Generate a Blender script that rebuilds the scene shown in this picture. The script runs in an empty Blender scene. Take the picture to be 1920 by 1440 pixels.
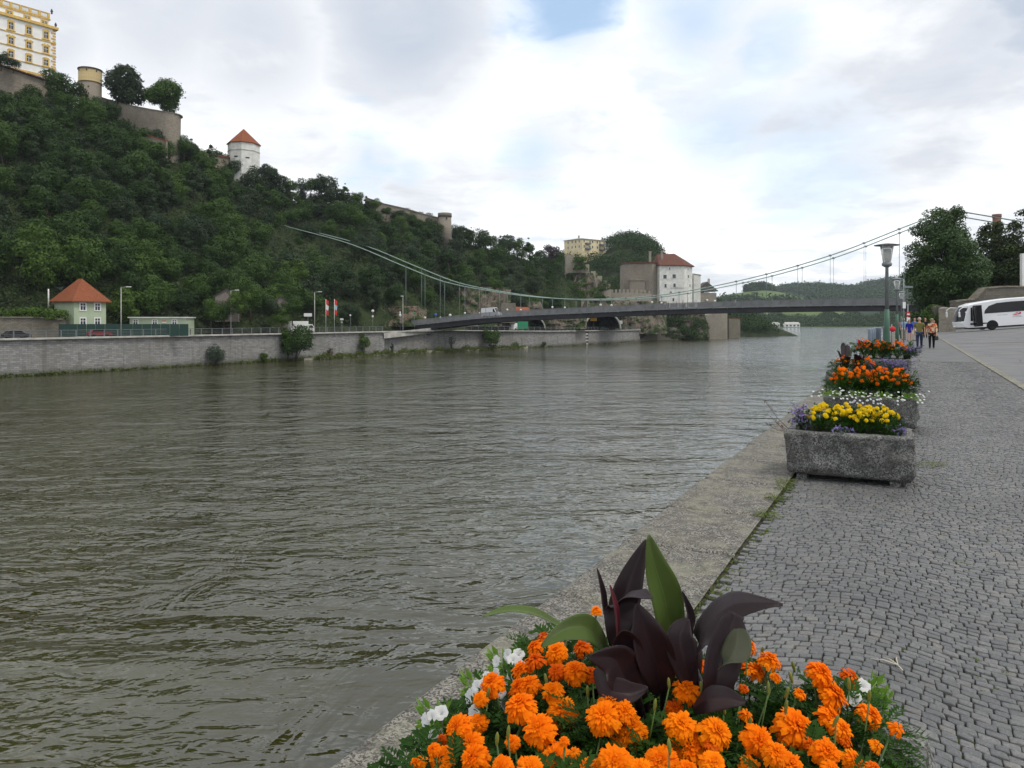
import bpy, bmesh, math, random
import numpy as np
from mathutils import Vector, Matrix, noise as mnoise
from math import radians as R, sin, cos, pi

# ------------------------------------------------------------ camera, sky, sun
scene = bpy.context.scene
C = scene.collection
H = 1.65                       # eye height over the promenade
F = 1400.0                     # focal length in pixels of a 1920 wide picture
cam_data = bpy.data.cameras.new("camera")
cam = bpy.data.objects.new("camera", cam_data); C.objects.link(cam)
cam.location = (0, 0, H); cam.rotation_euler = (R(90), 0, 0)
cam_data.sensor_width = 36.0; cam_data.lens = 36.0 * F / 1920.0
cam_data.shift_y = -120.0 / 1920.0
cam_data.clip_start = 0.05; cam_data.clip_end = 20000
scene.camera = cam
scene.view_settings.view_transform = 'Standard'; scene.view_settings.look = 'None'
scene.view_settings.gamma = 1.0; scene.view_settings.exposure = 0.08
scene.cycles.max_bounces = 6; scene.cycles.diffuse_bounces = 3; scene.cycles.glossy_bounces = 3
scene.cycles.transmission_bounces = 4; scene.cycles.volume_bounces = 0; scene.cycles.transparent_max_bounces = 8
scene.cycles.use_denoising = True
SUN_EL, SUN_AZ = 58.0, 115.0    # azimuth clockwise from +Y (the view direction)

def build_world():
    w = bpy.data.worlds.new("World"); scene.world = w; w.use_nodes = True
    nt = w.node_tree; nt.nodes.clear(); N = nt.nodes.new; L = nt.links.new
    out = N('ShaderNodeOutputWorld')
    sky = N('ShaderNodeTexSky'); sky.sky_type = 'NISHITA'; sky.sun_disc = False
    sky.sun_elevation = R(SUN_EL); sky.sun_rotation = R(SUN_AZ)
    sky.air_density = 1.0; sky.dust_density = 1.5; sky.ozone_density = 1.0
    b1 = N('ShaderNodeBackground'); b1.inputs[1].default_value = 0.15
    L(sky.outputs[0], b1.inputs[0])
    tc = N('ShaderNodeTexCoord')
    sep = N('ShaderNodeSeparateXYZ'); L(tc.outputs['Generated'], sep.inputs[0])
    def math_(op, a, b=None, c=None, clamp=False):
        m = N('ShaderNodeMath'); m.operation = op; m.use_clamp = clamp
        for k, v in enumerate((a, b, c)):
            if v is None: continue
            if isinstance(v, (int, float)): m.inputs[k].default_value = v
            else: L(v, m.inputs[k])
        return m.outputs[0]
    zz = math_('ADD', math_('MAXIMUM', sep.outputs[2], 0.0), 0.17)
    px = math_('DIVIDE', sep.outputs[0], zz); py = math_('DIVIDE', sep.outputs[1], zz)
    comb = N('ShaderNodeCombineXYZ'); L(px, comb.inputs[0]); L(py, comb.inputs[1])
    def nz(scale, detail, rough, off, dist=0.0):
        mp = N('ShaderNodeMapping'); L(comb.outputs[0], mp.inputs[0]); mp.inputs['Location'].default_value = off
        n = N('ShaderNodeTexNoise'); n.inputs['Scale'].default_value = scale; n.inputs['Detail'].default_value = detail
        n.inputs['Roughness'].default_value = rough; n.inputs['Distortion'].default_value = dist
        L(mp.outputs[0], n.inputs['Vector']); return n.outputs[0]
    n1 = nz(1.1, 8, 0.55, (3.1, 7.7, 0), 0.25); n2 = nz(0.7, 5, 0.5, (11.3, 2.2, 4)); n3 = nz(3.2, 6, 0.6, (1.3, 5.2, 9), 0.3)
    nrm = N('ShaderNodeVectorMath'); nrm.operation = 'NORMALIZE'; L(tc.outputs['Generated'], nrm.inputs[0])
    def blob(x, y, r, soft):      # soft patch round a direction of the sky, broken up by the noise
        d = Vector((x - 960, F, 600 - y)).normalized()
        dv = N('ShaderNodeVectorMath'); dv.operation = 'DISTANCE'; L(nrm.outputs[0], dv.inputs[0]); dv.inputs[1].default_value = d
        q = math_('ADD', dv.outputs['Value'], math_('MULTIPLY', math_('SUBTRACT', n3, 0.5), 0.22))
        mr = N('ShaderNodeMapRange'); mr.interpolation_type = 'SMOOTHSTEP'; L(q, mr.inputs[0])
        mr.inputs[1].default_value = r * (1 - soft); mr.inputs[2].default_value = r
        mr.inputs[3].default_value = 1; mr.inputs[4].default_value = 0
        return mr.outputs[0]
    def addall(l):
        a = l[0]
        for b in l[1:]: a = math_('MAXIMUM', a, b)
        return a
    gaps = addall([blob(1060, 15, .105, .95), math_('MULTIPLY', blob(1290, 45, .10, .95), .7), math_('MULTIPLY', blob(1000, 290, .08, .95), .55),
                   math_('MULTIPLY', blob(690, 290, .06, .95), .6), math_('MULTIPLY', blob(1420, 90, .06, .95), .5), math_('MULTIPLY', blob(1350, 250, .12, .95), .5),
                   math_('MULTIPLY', blob(1500, 330, .14, .95), .5), math_('MULTIPLY', blob(760, 330, .04, .9), .35)])
    mr = N('ShaderNodeMapRange'); mr.interpolation_type = 'SMOOTHSTEP'; L(n1, mr.inputs[0])
    mr.inputs[1].default_value = .56; mr.inputs[2].default_value = .74
    rnd = math_('MULTIPLY', mr.outputs[0], .35)
    gap = math_('MAXIMUM', gaps, rnd)
    # cloud tone: white tops, grey bases
    greys = addall([math_('MULTIPLY', blob(760, 40, .16, .85), .85), math_('MULTIPLY', blob(470, 60, .15, .9), .5), math_('MULTIPLY', blob(300, -20, .18, .9), .5),
                    blob(1910, 10, .09, .8), math_('MULTIPLY', blob(60, 40, .12, .9), .5)])
    mr2 = N('ShaderNodeMapRange'); mr2.interpolation_type = 'SMOOTHSTEP'; L(n2, mr2.inputs[0])
    mr2.inputs[1].default_value = .35; mr2.inputs[2].default_value = .72
    g = math_('MAXIMUM', greys, math_('MULTIPLY', mr2.outputs[0], .50))
    g = math_('ADD', g, math_('MULTIPLY', math_('SUBTRACT', n3, .47), 1.15), None, True)
    g = math_('MULTIPLY', g, math_('SUBTRACT', 1.0, math_('MULTIPLY', gap, .9)), None, True)
    ramp = N('ShaderNodeValToRGB'); L(g, ramp.inputs[0])
    e = ramp.color_ramp.elements
    e[0].position = 0; e[0].color = (1.0, 1.0, 1.0, 1); e[1].position = 1; e[1].color = (.40, .45, .53, 1)
    k = e.new(.16); k.color = (.72, .74, .765, 1); k = e.new(.45); k.color = (.56, .585, .63, 1)
    veil = N('ShaderNodeMix'); veil.data_type = 'RGBA'; L(gap, veil.inputs[0]); L(ramp.outputs[0], veil.inputs[6]); veil.inputs[7].default_value = (.40, .55, .74, 1)   # thin bright haze in the gaps
    b2 = N('ShaderNodeBackground'); L(veil.outputs[2], b2.inputs[0]); b2.inputs[1].default_value = CLOUD
    mx = N('ShaderNodeMixShader'); L(math_('MULTIPLY', gap, .35), mx.inputs[0]); L(b2.outputs[0], mx.inputs[1]); L(b1.outputs[0], mx.inputs[2])
    L(mx.outputs[0], out.inputs[0])
CLOUD = 1.36
build_world()
sl = bpy.data.lights.new("sun", 'SUN'); sl.energy = 1.4; sl.angle = R(12); sl.color = (1, .94, .84)
sun = bpy.data.objects.new("sun", sl); C.objects.link(sun)
sdir = Vector((sin(R(SUN_AZ)) * cos(R(SUN_EL)), cos(R(SUN_AZ)) * cos(R(SUN_EL)), sin(R(SUN_EL))))
sun.rotation_euler = (-sdir).to_track_quat('-Z', 'Y').to_euler()
# ------------------------------------------------------------ helpers
rng = np.random.default_rng(7); random.seed(7)
UX, UY = 0.4697, 0.8828           # direction of the quay in plan
def P(s, t, z=0.0):               # s metres along the quay, t metres to its right
    return Vector((s * UX + t * UY, s * UY - t * UX, z))
def W(px, py, Y):                 # the place at depth Y that was measured at a pixel of the photograph
    return Vector(((px - 960) / F * Y, Y, H + (600 - py) / F * Y))
def GX(px, Y): return (px - 960) / F * Y
def zat(py, Y): return H + (600 - py) / F * Y
PROM = math.atan2(UY, UX)         # rotation that turns local +x along the quay
def lerp(a, b, k): return a + (b - a) * k

class MB:
    def __init__(s): s.v = []; s.f = []; s.m = []; s.sm = []; s.n = 0
    def add(s, vs, fs, m=0, smooth=False):
        b = s.n
        s.v.extend([tuple(v) for v in vs]); s.n += len(vs)
        for f in fs: s.f.append(tuple(b + i for i in f)); s.m.append(m); s.sm.append(smooth)
        return s
    def box(s, c, size, rz=0.0, m=0, mat=None):
        x, y, z = [q / 2 for q in size]
        vs = [Vector((a * x, b * y, d * z)) for d in (-1, 1) for b in (-1, 1) for a in (-1, 1)]
        rot = mat if mat is not None else Matrix.Rotation(rz, 3, 'Z')
        vs = [rot @ v + Vector(c) for v in vs]
        return s.add(vs, [(0, 2, 3, 1), (4, 5, 7, 6), (0, 1, 5, 4), (2, 6, 7, 3), (0, 4, 6, 2), (1, 3, 7, 5)], m)
    def bbox(s, c, size, bev, rz=0.0, m=0, mat=None):      # box with chamfered edges
        bm = bmesh.new(); bmesh.ops.create_cube(bm, size=1.0)
        for v in bm.verts: v.co = Vector((v.co.x * size[0], v.co.y * size[1], v.co.z * size[2]))
        bmesh.ops.bevel(bm, geom=bm.edges[:], offset=bev, segments=2, affect='EDGES', profile=.5)
        rot = mat if mat is not None else Matrix.Rotation(rz, 3, 'Z')
        bm.verts.index_update()
        vs = [rot @ v.co + Vector(c) for v in bm.verts]; fs = [[v.index for v in f.verts] for f in bm.faces]
        bm.free(); return s.add(vs, fs, m)
    def beam(s, a, b, w, h=None, m=0):                     # rectangular bar from a to b
        a = Vector(a); b = Vector(b); h = h or w; d = b - a; l = d.length
        if l < 1e-6: return s
        d.normalize(); up = Vector((0, 0, 1)) if abs(d.z) < .95 else Vector((0, 1, 0))
        sx = d.cross(up).normalized(); sz = sx.cross(d)
        vs = [p + sx * (i * w / 2) + sz * (j * h / 2) for p in (a, b) for j in (-1, 1) for i in (-1, 1)]
        return s.add(vs, [(0, 1, 3, 2), (4, 6, 7, 5), (0, 4, 5, 1), (2, 3, 7, 6), (0, 2, 6, 4), (1, 5, 7, 3)], m)
    def tube(s, pts, rad, seg=8, m=0, caps=True, smooth=True):
        pts = [Vector(p) for p in pts]; n = len(pts)
        if isinstance(rad, (int, float)): rad = [rad] * n
        vs = []; prev = None
        for i, p in enumerate(pts):
            d = (pts[min(i + 1, n - 1)] - pts[max(i - 1, 0)]).normalized()
            if prev is None:
                up = Vector((0, 0, 1)) if abs(d.z) < .9 else Vector((1, 0, 0)); x = d.cross(up).normalized()
            else: x = (prev - d * prev.dot(d)).normalized()
            prev = x; y = d.cross(x)
            for k in range(seg):
                a = 2 * pi * k / seg; vs.append(p + (x * cos(a) + y * sin(a)) * rad[i])
        fs = [(i * seg + k, i * seg + (k + 1) % seg, (i + 1) * seg + (k + 1) % seg, (i + 1) * seg + k) for i in range(n - 1) for k in range(seg)]
        if caps: fs += [tuple(range(seg))[::-1], tuple((n - 1) * seg + k for k in range(seg))]
        return s.add(vs, fs, m, smooth)
    def lathe(s, c, prof, seg=16, m=0, smooth=True, a0=0.0, caps=True):      # prof: (radius, z)
        c = Vector(c); n = len(prof)
        vs = [c + Vector((r * cos(a0 + 2 * pi * k / seg), r * sin(a0 + 2 * pi * k / seg), z)) for r, z in prof for k in range(seg)]
        fs = [(i * seg + k, i * seg + (k + 1) % seg, (i + 1) * seg + (k + 1) % seg, (i + 1) * seg + k) for i in range(n - 1) for k in range(seg)]
        if caps: fs += [tuple(range(seg))[::-1], tuple((n - 1) * seg + k for k in range(seg))]
        return s.add(vs, fs, m, smooth)
    def poly(s, pts, m=0): return s.add([Vector(p) for p in pts], [tuple(range(len(pts)))], m)
    def prism(s, pts, vec, m=0):                           # flat polygon pushed along a vector
        n = len(pts); vec = Vector(vec); a = [Vector(p) for p in pts]; b = [p + vec for p in a]
        return s.add(a + b, [tuple(range(n))[::-1], tuple(range(n, 2 * n))] + [(i, (i + 1) % n, n + (i + 1) % n, n + i) for i in range(n)], m)
    def arr(s, V, Fc, m=0, smooth=False): return s.add(V.tolist(), Fc.tolist(), m, smooth)
    def mesh(s, name, mats, off=None, uv=True):
        me = bpy.data.meshes.new(name)
        V = np.array(s.v, dtype=np.float64).reshape(-1, 3)
        if off is not None: V = V - np.array(off)
        me.from_pydata(V.tolist(), [], s.f)
        for mm in (mats if isinstance(mats, (list, tuple)) else [mats]): me.materials.append(mm)
        me.polygons.foreach_set('material_index', s.m); me.polygons.foreach_set('use_smooth', s.sm)
        if uv: box_uv(me, off)
        me.update(); return me

def box_uv(me, off=None):
    nl = len(me.loops); npol = len(me.polygons)
    if nl == 0: return
    me.update()
    li = np.empty(nl, np.int32); me.loops.foreach_get('vertex_index', li)
    co = np.empty(len(me.vertices) * 3); me.vertices.foreach_get('co', co); co = co.reshape(-1, 3)
    if off is not None: co = co + np.array(off)
    nm = np.empty(npol * 3); me.polygons.foreach_get('normal', nm); nm = nm.reshape(-1, 3)
    lt = np.empty(npol, np.int32); me.polygons.foreach_get('loop_total', lt)
    pi_ = np.repeat(np.arange(npol), lt); n = nm[pi_]; p = co[li]
    t = np.stack([-n[:, 1], n[:, 0], np.zeros(nl)], 1); ln = np.linalg.norm(t, axis=1); flat = ln < .35
    t /= np.maximum(ln, 1e-6)[:, None]
    sl_ = np.maximum(ln, .35)
    u = np.where(flat, p[:, 0], (p * t).sum(1)); v = np.where(flat, p[:, 1], p[:, 2] / sl_)
    uvl = me.uv_layers.new(name='UVMap'); uvl.data.foreach_set('uv', np.stack([u, v], 1).ravel())

def link(name, me, parent=None, loc=(0, 0, 0)):
    o = bpy.data.objects.new(name, me); C.objects.link(o); o.location = loc
    if parent is not None: o.parent = parent
    return o
def tag(o, label=None, cat=None, group=None, kind=None):
    if label: o['label'] = label
    if cat: o['category'] = cat
    if group: o['group'] = group
    if kind: o['kind'] = kind
    return o
def thing(name, label, cat, loc=(0, 0, 0), rz=0.0, group=None):
    o = bpy.data.objects.new(name, None); C.objects.link(o); o.location = loc; o.rotation_euler = (0, 0, rz)
    o.empty_display_size = .2
    return tag(o, label, cat, group)
def part(name, mb, mats, parent, world=False, label=None):      # world: the vertices are in world space
    off = None
    if world:
        p = parent; off = Vector((0, 0, 0))
        while p is not None: off += Vector(p.location); p = p.parent
    o = link(name, mb.mesh(name, mats, off), parent)
    if label: o['label'] = label
    return o
def solo(name, mb, mats, label=None, cat=None, group=None, kind=None, base=None):   # one-mesh thing, origin at base
    off = Vector(base) if base is not None else None
    o = link(name, mb.mesh(name, mats, off), None, off if off is not None else (0, 0, 0))
    return tag(o, label, cat, group, kind)
def copy_tree(o, parent=None):
    c = o.copy(); C.objects.link(c); c.parent = parent
    for ch in list(o.children): copy_tree(ch, c)
    return c

# ------------------------------------------------------------ materials
class NT:
    def __init__(s, name):
        s.mat = bpy.data.materials.new(name); s.mat.use_nodes = True; s.t = s.mat.node_tree; s.t.nodes.clear()
        s.out = s.N('ShaderNodeOutputMaterial'); s.b = s.N('ShaderNodeBsdfPrincipled'); s.L(s.b.outputs[0], s.out.inputs[0])
        s.tc = s.N('ShaderNodeTexCoord')
    def N(s, t): return s.t.nodes.new(t)
    def L(s, a, b): s.t.links.new(a, b)
    def set(s, sock, v):
        if hasattr(v, 'is_linked') or hasattr(v, 'links'): s.L(v, sock)
        elif isinstance(v, (tuple, list)) and len(v) == 3 and sock.type == 'RGBA': sock.default_value = (*v, 1)
        else: sock.default_value = v
    def map(s, scale=(1, 1, 1), rz=0.0, src='Object', loc=(0, 0, 0)):
        m = s.N('ShaderNodeMapping'); s.L(s.tc.outputs[src], m.inputs[0]); m.inputs['Scale'].default_value = scale
        m.inputs['Rotation'].default_value = (0, 0, rz); m.inputs['Location'].default_value = loc; return m.outputs[0]
    def noise(s, scale, detail=4, rough=.55, vec=None, dist=0, col=False):
        n = s.N('ShaderNodeTexNoise'); n.inputs['Scale'].default_value = scale; n.inputs['Detail'].default_value = detail
        n.inputs['Roughness'].default_value = rough; n.inputs['Distortion'].default_value = dist
        s.L(vec if vec is not None else s.tc.outputs['Object'], n.inputs['Vector']); return n.outputs[1 if col else 0]
    def voro(s, scale, vec=None, feature='F1', out=0, rnd=1.0):
        n = s.N('ShaderNodeTexVoronoi'); n.feature = feature; n.inputs['Scale'].default_value = scale; n.inputs['Randomness'].default_value = rnd
        s.L(vec if vec is not None else s.tc.outputs['Object'], n.inputs['Vector']); return n.outputs[out]
    def mr(s, v, a, b, c=0.0, d=1.0, smooth=True):
        m = s.N('ShaderNodeMapRange'); m.interpolation_type = 'SMOOTHSTEP' if smooth else 'LINEAR'
        s.set(m.inputs[0], v)
        for k, q in enumerate((a, b, c, d)): m.inputs[k + 1].default_value = q
        return m.outputs[0]
    def mix(s, f, a, b, mode='MIX'):
        m = s.N('ShaderNodeMix'); m.data_type = 'RGBA'; m.blend_type = mode
        s.set(m.inputs[0], f); s.set(m.inputs[6], a); s.set(m.inputs[7], b); return m.outputs[2]
    def math(s, op, a, b=0.0, clamp=False):
        m = s.N('ShaderNodeMath'); m.operation = op; m.use_clamp = clamp; s.set(m.inputs[0], a); s.set(m.inputs[1], b); return m.outputs[0]
    def bump(s, h, strength=.5, dist=.02, nrm=None):
        b = s.N('ShaderNodeBump'); b.inputs['Strength'].default_value = strength; b.inputs['Distance'].default_value = dist
        s.L(h, b.inputs['Height'])
        if nrm is not None: s.L(nrm, b.inputs['Normal'])
        return b.outputs[0]
    def fin(s, col=None, rough=None, nrm=None, metal=None, spec=None, **kw):
        if col is not None: s.set(s.b.inputs['Base Color'], col)
        if rough is not None: s.set(s.b.inputs['Roughness'], rough)
        if nrm is not None: s.L(nrm, s.b.inputs['Normal'])
        if metal is not None: s.set(s.b.inputs['Metallic'], metal)
        if spec is not None: s.set(s.b.inputs['Specular IOR Level'], spec)
        for k, v in kw.items(): s.set(s.b.inputs[k], v)
        return s.mat
def sc(c, k): return tuple(min(1, q * k) for q in c)

def m_plain(name, col, rough=.7, var=.25, scale=3.0, bump=.0, bd=.01, bs=30, metal=0.0, spec=.4):
    t = NT(name); n = t.noise(scale, 5)
    c = t.mix(t.mr(n, .3, .7), sc(col, 1 - var), sc(col, 1 + var))
    nr = t.bump(t.noise(bs, 4), bump, bd) if bump else None
    return t.fin(c, rough, nr, metal, spec)
def m_leaf(name, c1, c2, rough=.55, trans=.25, spec=.35, rnd=.5):
    t = NT(name)
    oi = t.N('ShaderNodeObjectInfo')
    n = t.noise(.35, 3); n2 = t.noise(2.5, 2)
    f = t.mr(t.math('ADD', t.math('MULTIPLY', n, .6), t.math('MULTIPLY', n2, .4)), .35, .65)
    f = t.math('ADD', t.math('MULTIPLY', f, 1 - rnd), t.math('MULTIPLY', oi.outputs['Random'], rnd))
    c = t.mix(f, c1, c2)
    t.fin(c, rough, spec=spec)
    tr = t.N('ShaderNodeBsdfTranslucent'); t.L(c, tr.inputs[0])
    mx = t.N('ShaderNodeMixShader'); mx.inputs[0].default_value = trans
    t.L(t.b.outputs[0], mx.inputs[1]); t.L(tr.outputs[0], mx.inputs[2]); t.L(mx.outputs[0], t.out.inputs[0])
    return t.mat
def m_masonry(name, c1, c2, mortar, bw, bh, ms=.012, bump=.4, stain=(.1, .1, .08), stain_amt=.4, bd=.03, big=.12, sq=1.0, tide=False):
    t = NT(name); uv = t.map(src='UV')
    nn = t.noise(1.2, 3, vec=uv, col=True)
    v = t.mix(.015 / max(bh, .2), uv, nn, 'ADD')
    br = t.N('ShaderNodeTexBrick'); t.L(v, br.inputs['Vector'])
    br.inputs['Scale'].default_value = 1.0; br.inputs['Brick Width'].default_value = bw; br.inputs['Row Height'].default_value = bh
    br.inputs['Mortar Size'].default_value = ms; br.inputs['Mortar Smooth'].default_value = .3; br.offset = .45; br.squash = sq; br.squash_frequency = 3
    br.inputs['Color1'].default_value = (*c1, 1); br.inputs['Color2'].default_value = (*c2, 1); br.inputs['Mortar'].default_value = (*mortar, 1); br.inputs['Bias'].default_value = 0
    n1 = t.noise(big, 6, .6, uv); n2 = t.noise(2.2, 5, .6, uv)
    c = t.mix(t.math('MULTIPLY', t.mr(n1, .42, .7), stain_amt), br.outputs['Color'], stain)
    c = t.mix(t.mr(n2, .3, .75, 0, .45), c, sc(c1, .55))
    if tide:
        sx = t.N('ShaderNodeSeparateXYZ'); t.L(uv, sx.inputs[0]); zt = t.math('ADD', sx.outputs[1], t.math('MULTIPLY', n2, 1.6))
        c = t.mix(t.mr(zt, -7.1, -5.6, .75, 0), c, (.085, .085, .06)); st = t.noise(1.0, 4, .6, t.map(scale=(.8, .06, 1), src='UV')); c = t.mix(t.mr(st, .52, .68, 0, .55), c, (.12, .115, .105))
    h = t.math('ADD', t.math('MULTIPLY', br.outputs['Fac'], -1.0), t.math('MULTIPLY', t.noise(6, 5, .6, uv), .8))
    return t.fin(c, .9, t.bump(h, bump, bd), spec=.2)
def m_granite(name, base, lichen=(.30, .31, .17), lich=.35, bump=.6, fine=140.0, dark=.25, bd=.006):
    t = NT(name)
    v1 = t.voro(fine, out=1); g = t.N('ShaderNodeSeparateColor'); t.L(v1, g.inputs[0])
    n = t.noise(fine * .45, 4, .65); big = t.noise(2.3, 6, .62); mid = t.noise(11, 5, .6)
    c = t.mix(t.mr(g.outputs[0], .1, .9, 0, 1), sc(base, dark), sc(base, 1.9))
    c = t.mix(.22, c, sc(base, 1.0))
    c = t.mix(t.mr(mid, .45, .60, 0, .6), c, sc(base, .45)); c = t.mix(t.mr(big, .52, .64, 0, .4), c, sc(base, 1.5))
    c = t.mix(t.math('MULTIPLY', t.mr(big, .46, .66), lich), c, lichen)
    sp = t.mr(t.voro(9, feature='F1'), .10, .17, 1, 0); sp2 = t.mr(t.noise(1.1, 3), .5, .62)
    c = t.mix(t.math('MULTIPLY', t.math('MULTIPLY', sp, sp2), min(1, lich * 1.4)), c, sc(lichen, 1.25))
    h = t.math('ADD', t.math('MULTIPLY', n, 1.0), t.math('MULTIPLY', mid, 1.3))
    return t.fin(c, .88, t.bump(h, bump, bd), spec=.25)
# ------------------------------------------------------------ the land: river, banks, hills
ZW = -8.0                                   # water level
def interp(x, tab): return float(np.interp(x, [a for a, b in tab], [b for a, b in tab]))
BASE_Y = [(-500, 738), (-400, 732), (0, 708), (400, 684.2), (800, 660.4), (1040, 650), (1195, 640), (1300, 633.5), (1395, 629)]
def bankY(px): return F * (H - ZW) / (interp(px, BASE_Y) - 600)
def bank(px, z=ZW, back=0.0):
    Y = bankY(px) + back; return Vector((GX(px, Y), Y, z))

# water
def m_water():
    t = NT('river_water')
    a = math.atan2(UY, UX)
    v = t.map(rz=0.0)
    vs = t.map(scale=(.55, 1.25, 1)); vf = t.map(scale=(.7, 1.25, 1)); vs2 = t.map(scale=(.7, 1.3, 1), rz=R(-12))
    sw = t.noise(.055, 5, .55, v, 1.2)               # large eddies, smooth against rippled patches
    sw2 = t.noise(.21, 4, .55, v, 1.5)
    w1 = t.noise(.35, 3, .5, vs, .8); w2 = t.noise(1.2, 3, .5, vs2, .7); w3 = t.noise(4.0, 3, .5, vf, .4)
    ridge = t.math('ABSOLUTE', t.math('SUBTRACT', t.noise(.9, 3, .5, vs, 1.0), .5))
    amp = t.mr(t.math('ADD', t.math('MULTIPLY', sw, .6), t.math('MULTIPLY', sw2, .4)), .38, .60, .5, 1.0)
    rd2 = t.math('ABSOLUTE', t.math('SUBTRACT', t.noise(.85, 2, .45, vs2, .8), .5))
    h = t.math('SUBTRACT', t.math('ADD', t.math('MULTIPLY', w1, .95), t.math('MULTIPLY', w2, .42)), t.math('MULTIPLY', rd2, 1.15))
    h = t.math('ADD', h, t.math('MULTIPLY', w3, .09))
    h = t.math('SUBTRACT', h, t.math('MULTIPLY', ridge, .45))
    w0 = t.noise(.10, 3, .5, t.map(scale=(.5, 1.4, 1), rz=R(-10)), 1.4)
    sp = t.N('ShaderNodeSeparateXYZ'); t.L(v, sp.inputs[0]); tt = t.math('SUBTRACT', t.math('MULTIPLY', sp.outputs[0], UY), t.math('MULTIPLY', sp.outputs[1], UX))
    calm = t.mr(t.math('ADD', tt, t.math('MULTIPLY', t.math('SUBTRACT', sw2, .5), 26.0)), -26, -3, 1.0, .30)
    amp = t.math('MULTIPLY', amp, calm)
    h = t.math('ADD', t.math('MULTIPLY', h, amp), t.math('MULTIPLY', w0, 2.8))
    h = t.math('ADD', h, t.math('MULTIPLY', sw2, 1.1))
    n = t.bump(h, 1.0, .23)
    col = t.mix(t.mr(sw, .35, .65), (.024, .022, .002), (.034, .034, .009))
    return t.fin(col, .07, n, IOR=1.66)
mb = MB()
mb.poly([(-900, -60, ZW), (1400, -60, ZW), (2600, 3300, ZW), (-900, 3300, ZW)])
solo('river_water', mb, m_water(), kind='structure')
# river bed and the land sheet under everything
M_soil = m_plain('soil_and_grass', (.07, .085, .03), .95, .35, .2, .6, .2, 1.5, spec=.1)
mb = MB(); mb.poly([(-3000, -300, ZW - 3), (3000, -300, ZW - 3), (3000, 3500, ZW - 3), (-3000, 3500, ZW - 3)])
solo('ground', mb, M_soil, kind='structure')

# hillside on the far bank
RIDGE_PY = [(-500, 60), (-200, 130), (0, 190), (100, 196), (200, 222), (270, 258), (340, 282), (430, 328), (500, 344), (560, 384), (620, 388), (700, 410), (760, 422), (850, 450), (950, 476), (1050, 510), (1100, 535), (1160, 552), (1230, 572), (1300, 590)]
RIDGE_Y = [(-500, 190), (0, 228), (300, 238), (430, 262), (540, 292), (700, 306), (850, 328), (1050, 350), (1160, 375), (1230, 385), (1300, 392)]
ROADZ = [(-500, -1.75), (720, -1.75), (860, -1.9), (1029, -2.5), (1195, -3.0), (1300, -4.5)]
ROADW = [(-500, 19), (700, 19), (860, 24), (1195, 22), (1300, 12)]
def hill(px, j):                     # j 0 foot .. 1 ridge .. 2 plateau behind
    Yf = bankY(px) + interp(px, ROADW); zf = interp(px, ROADZ)
    Yr = interp(px, RIDGE_Y); zr = zat(interp(px, RIDGE_PY), Yr)
    steep = interp(px, [(0, .85), (600, .75), (800, .5), (1100, .45), (1300, .6)])
    if j <= 1:
        k = j; Y = lerp(Yf, Yr, k); z = zf + (zr - zf) * (k ** steep * .55 + k * .45)
        z += 2.2 * sin(pi * k) * mnoise.noise(Vector((px * .012, k * 4, 2.0))) * 1.5
    else:
        k = j - 1; Y = Yr + 90 * k; z = zr - 2 * k - (30 * max(0, k - .5))
    return Vector((GX(px, Y), Y, z))
pxs = list(range(-500, 1301, 15)); js = [k / 16 for k in range(17)] + [1.15, 1.4, 1.7, 2.0]
mb = MB(); vs = []
for px in pxs:
    vs.append(bank(px, interp(px, ROADZ), .6))
    for j in js: vs.append(hill(px, j))
    e = hill(px, 2.0); e.z = ZW - 3; e.y += 10; vs.append(e)
nr = len(js) + 2
mb.add(vs, [(i * nr + k, (i + 1) * nr + k, (i + 1) * nr + k + 1, i * nr + k + 1) for i in range(len(pxs) - 1) for k in range(nr - 1)], 0, True)
def m_hill():
    t = NT('hillside_soil'); n = t.noise(.15, 6, .6); n2 = t.noise(1.2, 5, .6)
    c = t.mix(t.mr(n, .4, .62), (.014, .022, .009), (.035, .05, .018)); c = t.mix(t.mr(n2, .55, .7, 0, .6), c, (.12, .105, .08))
    return t.fin(c, .95, t.bump(n2, .8, .6), spec=.1)
solo('hillside', mb, m_hill(), kind='structure')

# riverside road on the far bank
M_asph = m_plain('asphalt', (.075, .075, .078), .9, .18, 1.2, .3, .01, 60, spec=.2)
mb = MB(); vs = []
pr = list(range(-500, 1261, 20))
for px in pr:
    z = interp(px, ROADZ) + .05
    vs += [bank(px, z, 1.0), bank(px, z, 12.5)]
mb.add(vs, [(2 * i, 2 * i + 2, 2 * i + 3, 2 * i + 1) for i in range(len(pr) - 1)], 0)
solo('riverside_road', mb, M_asph, kind='structure')

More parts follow.
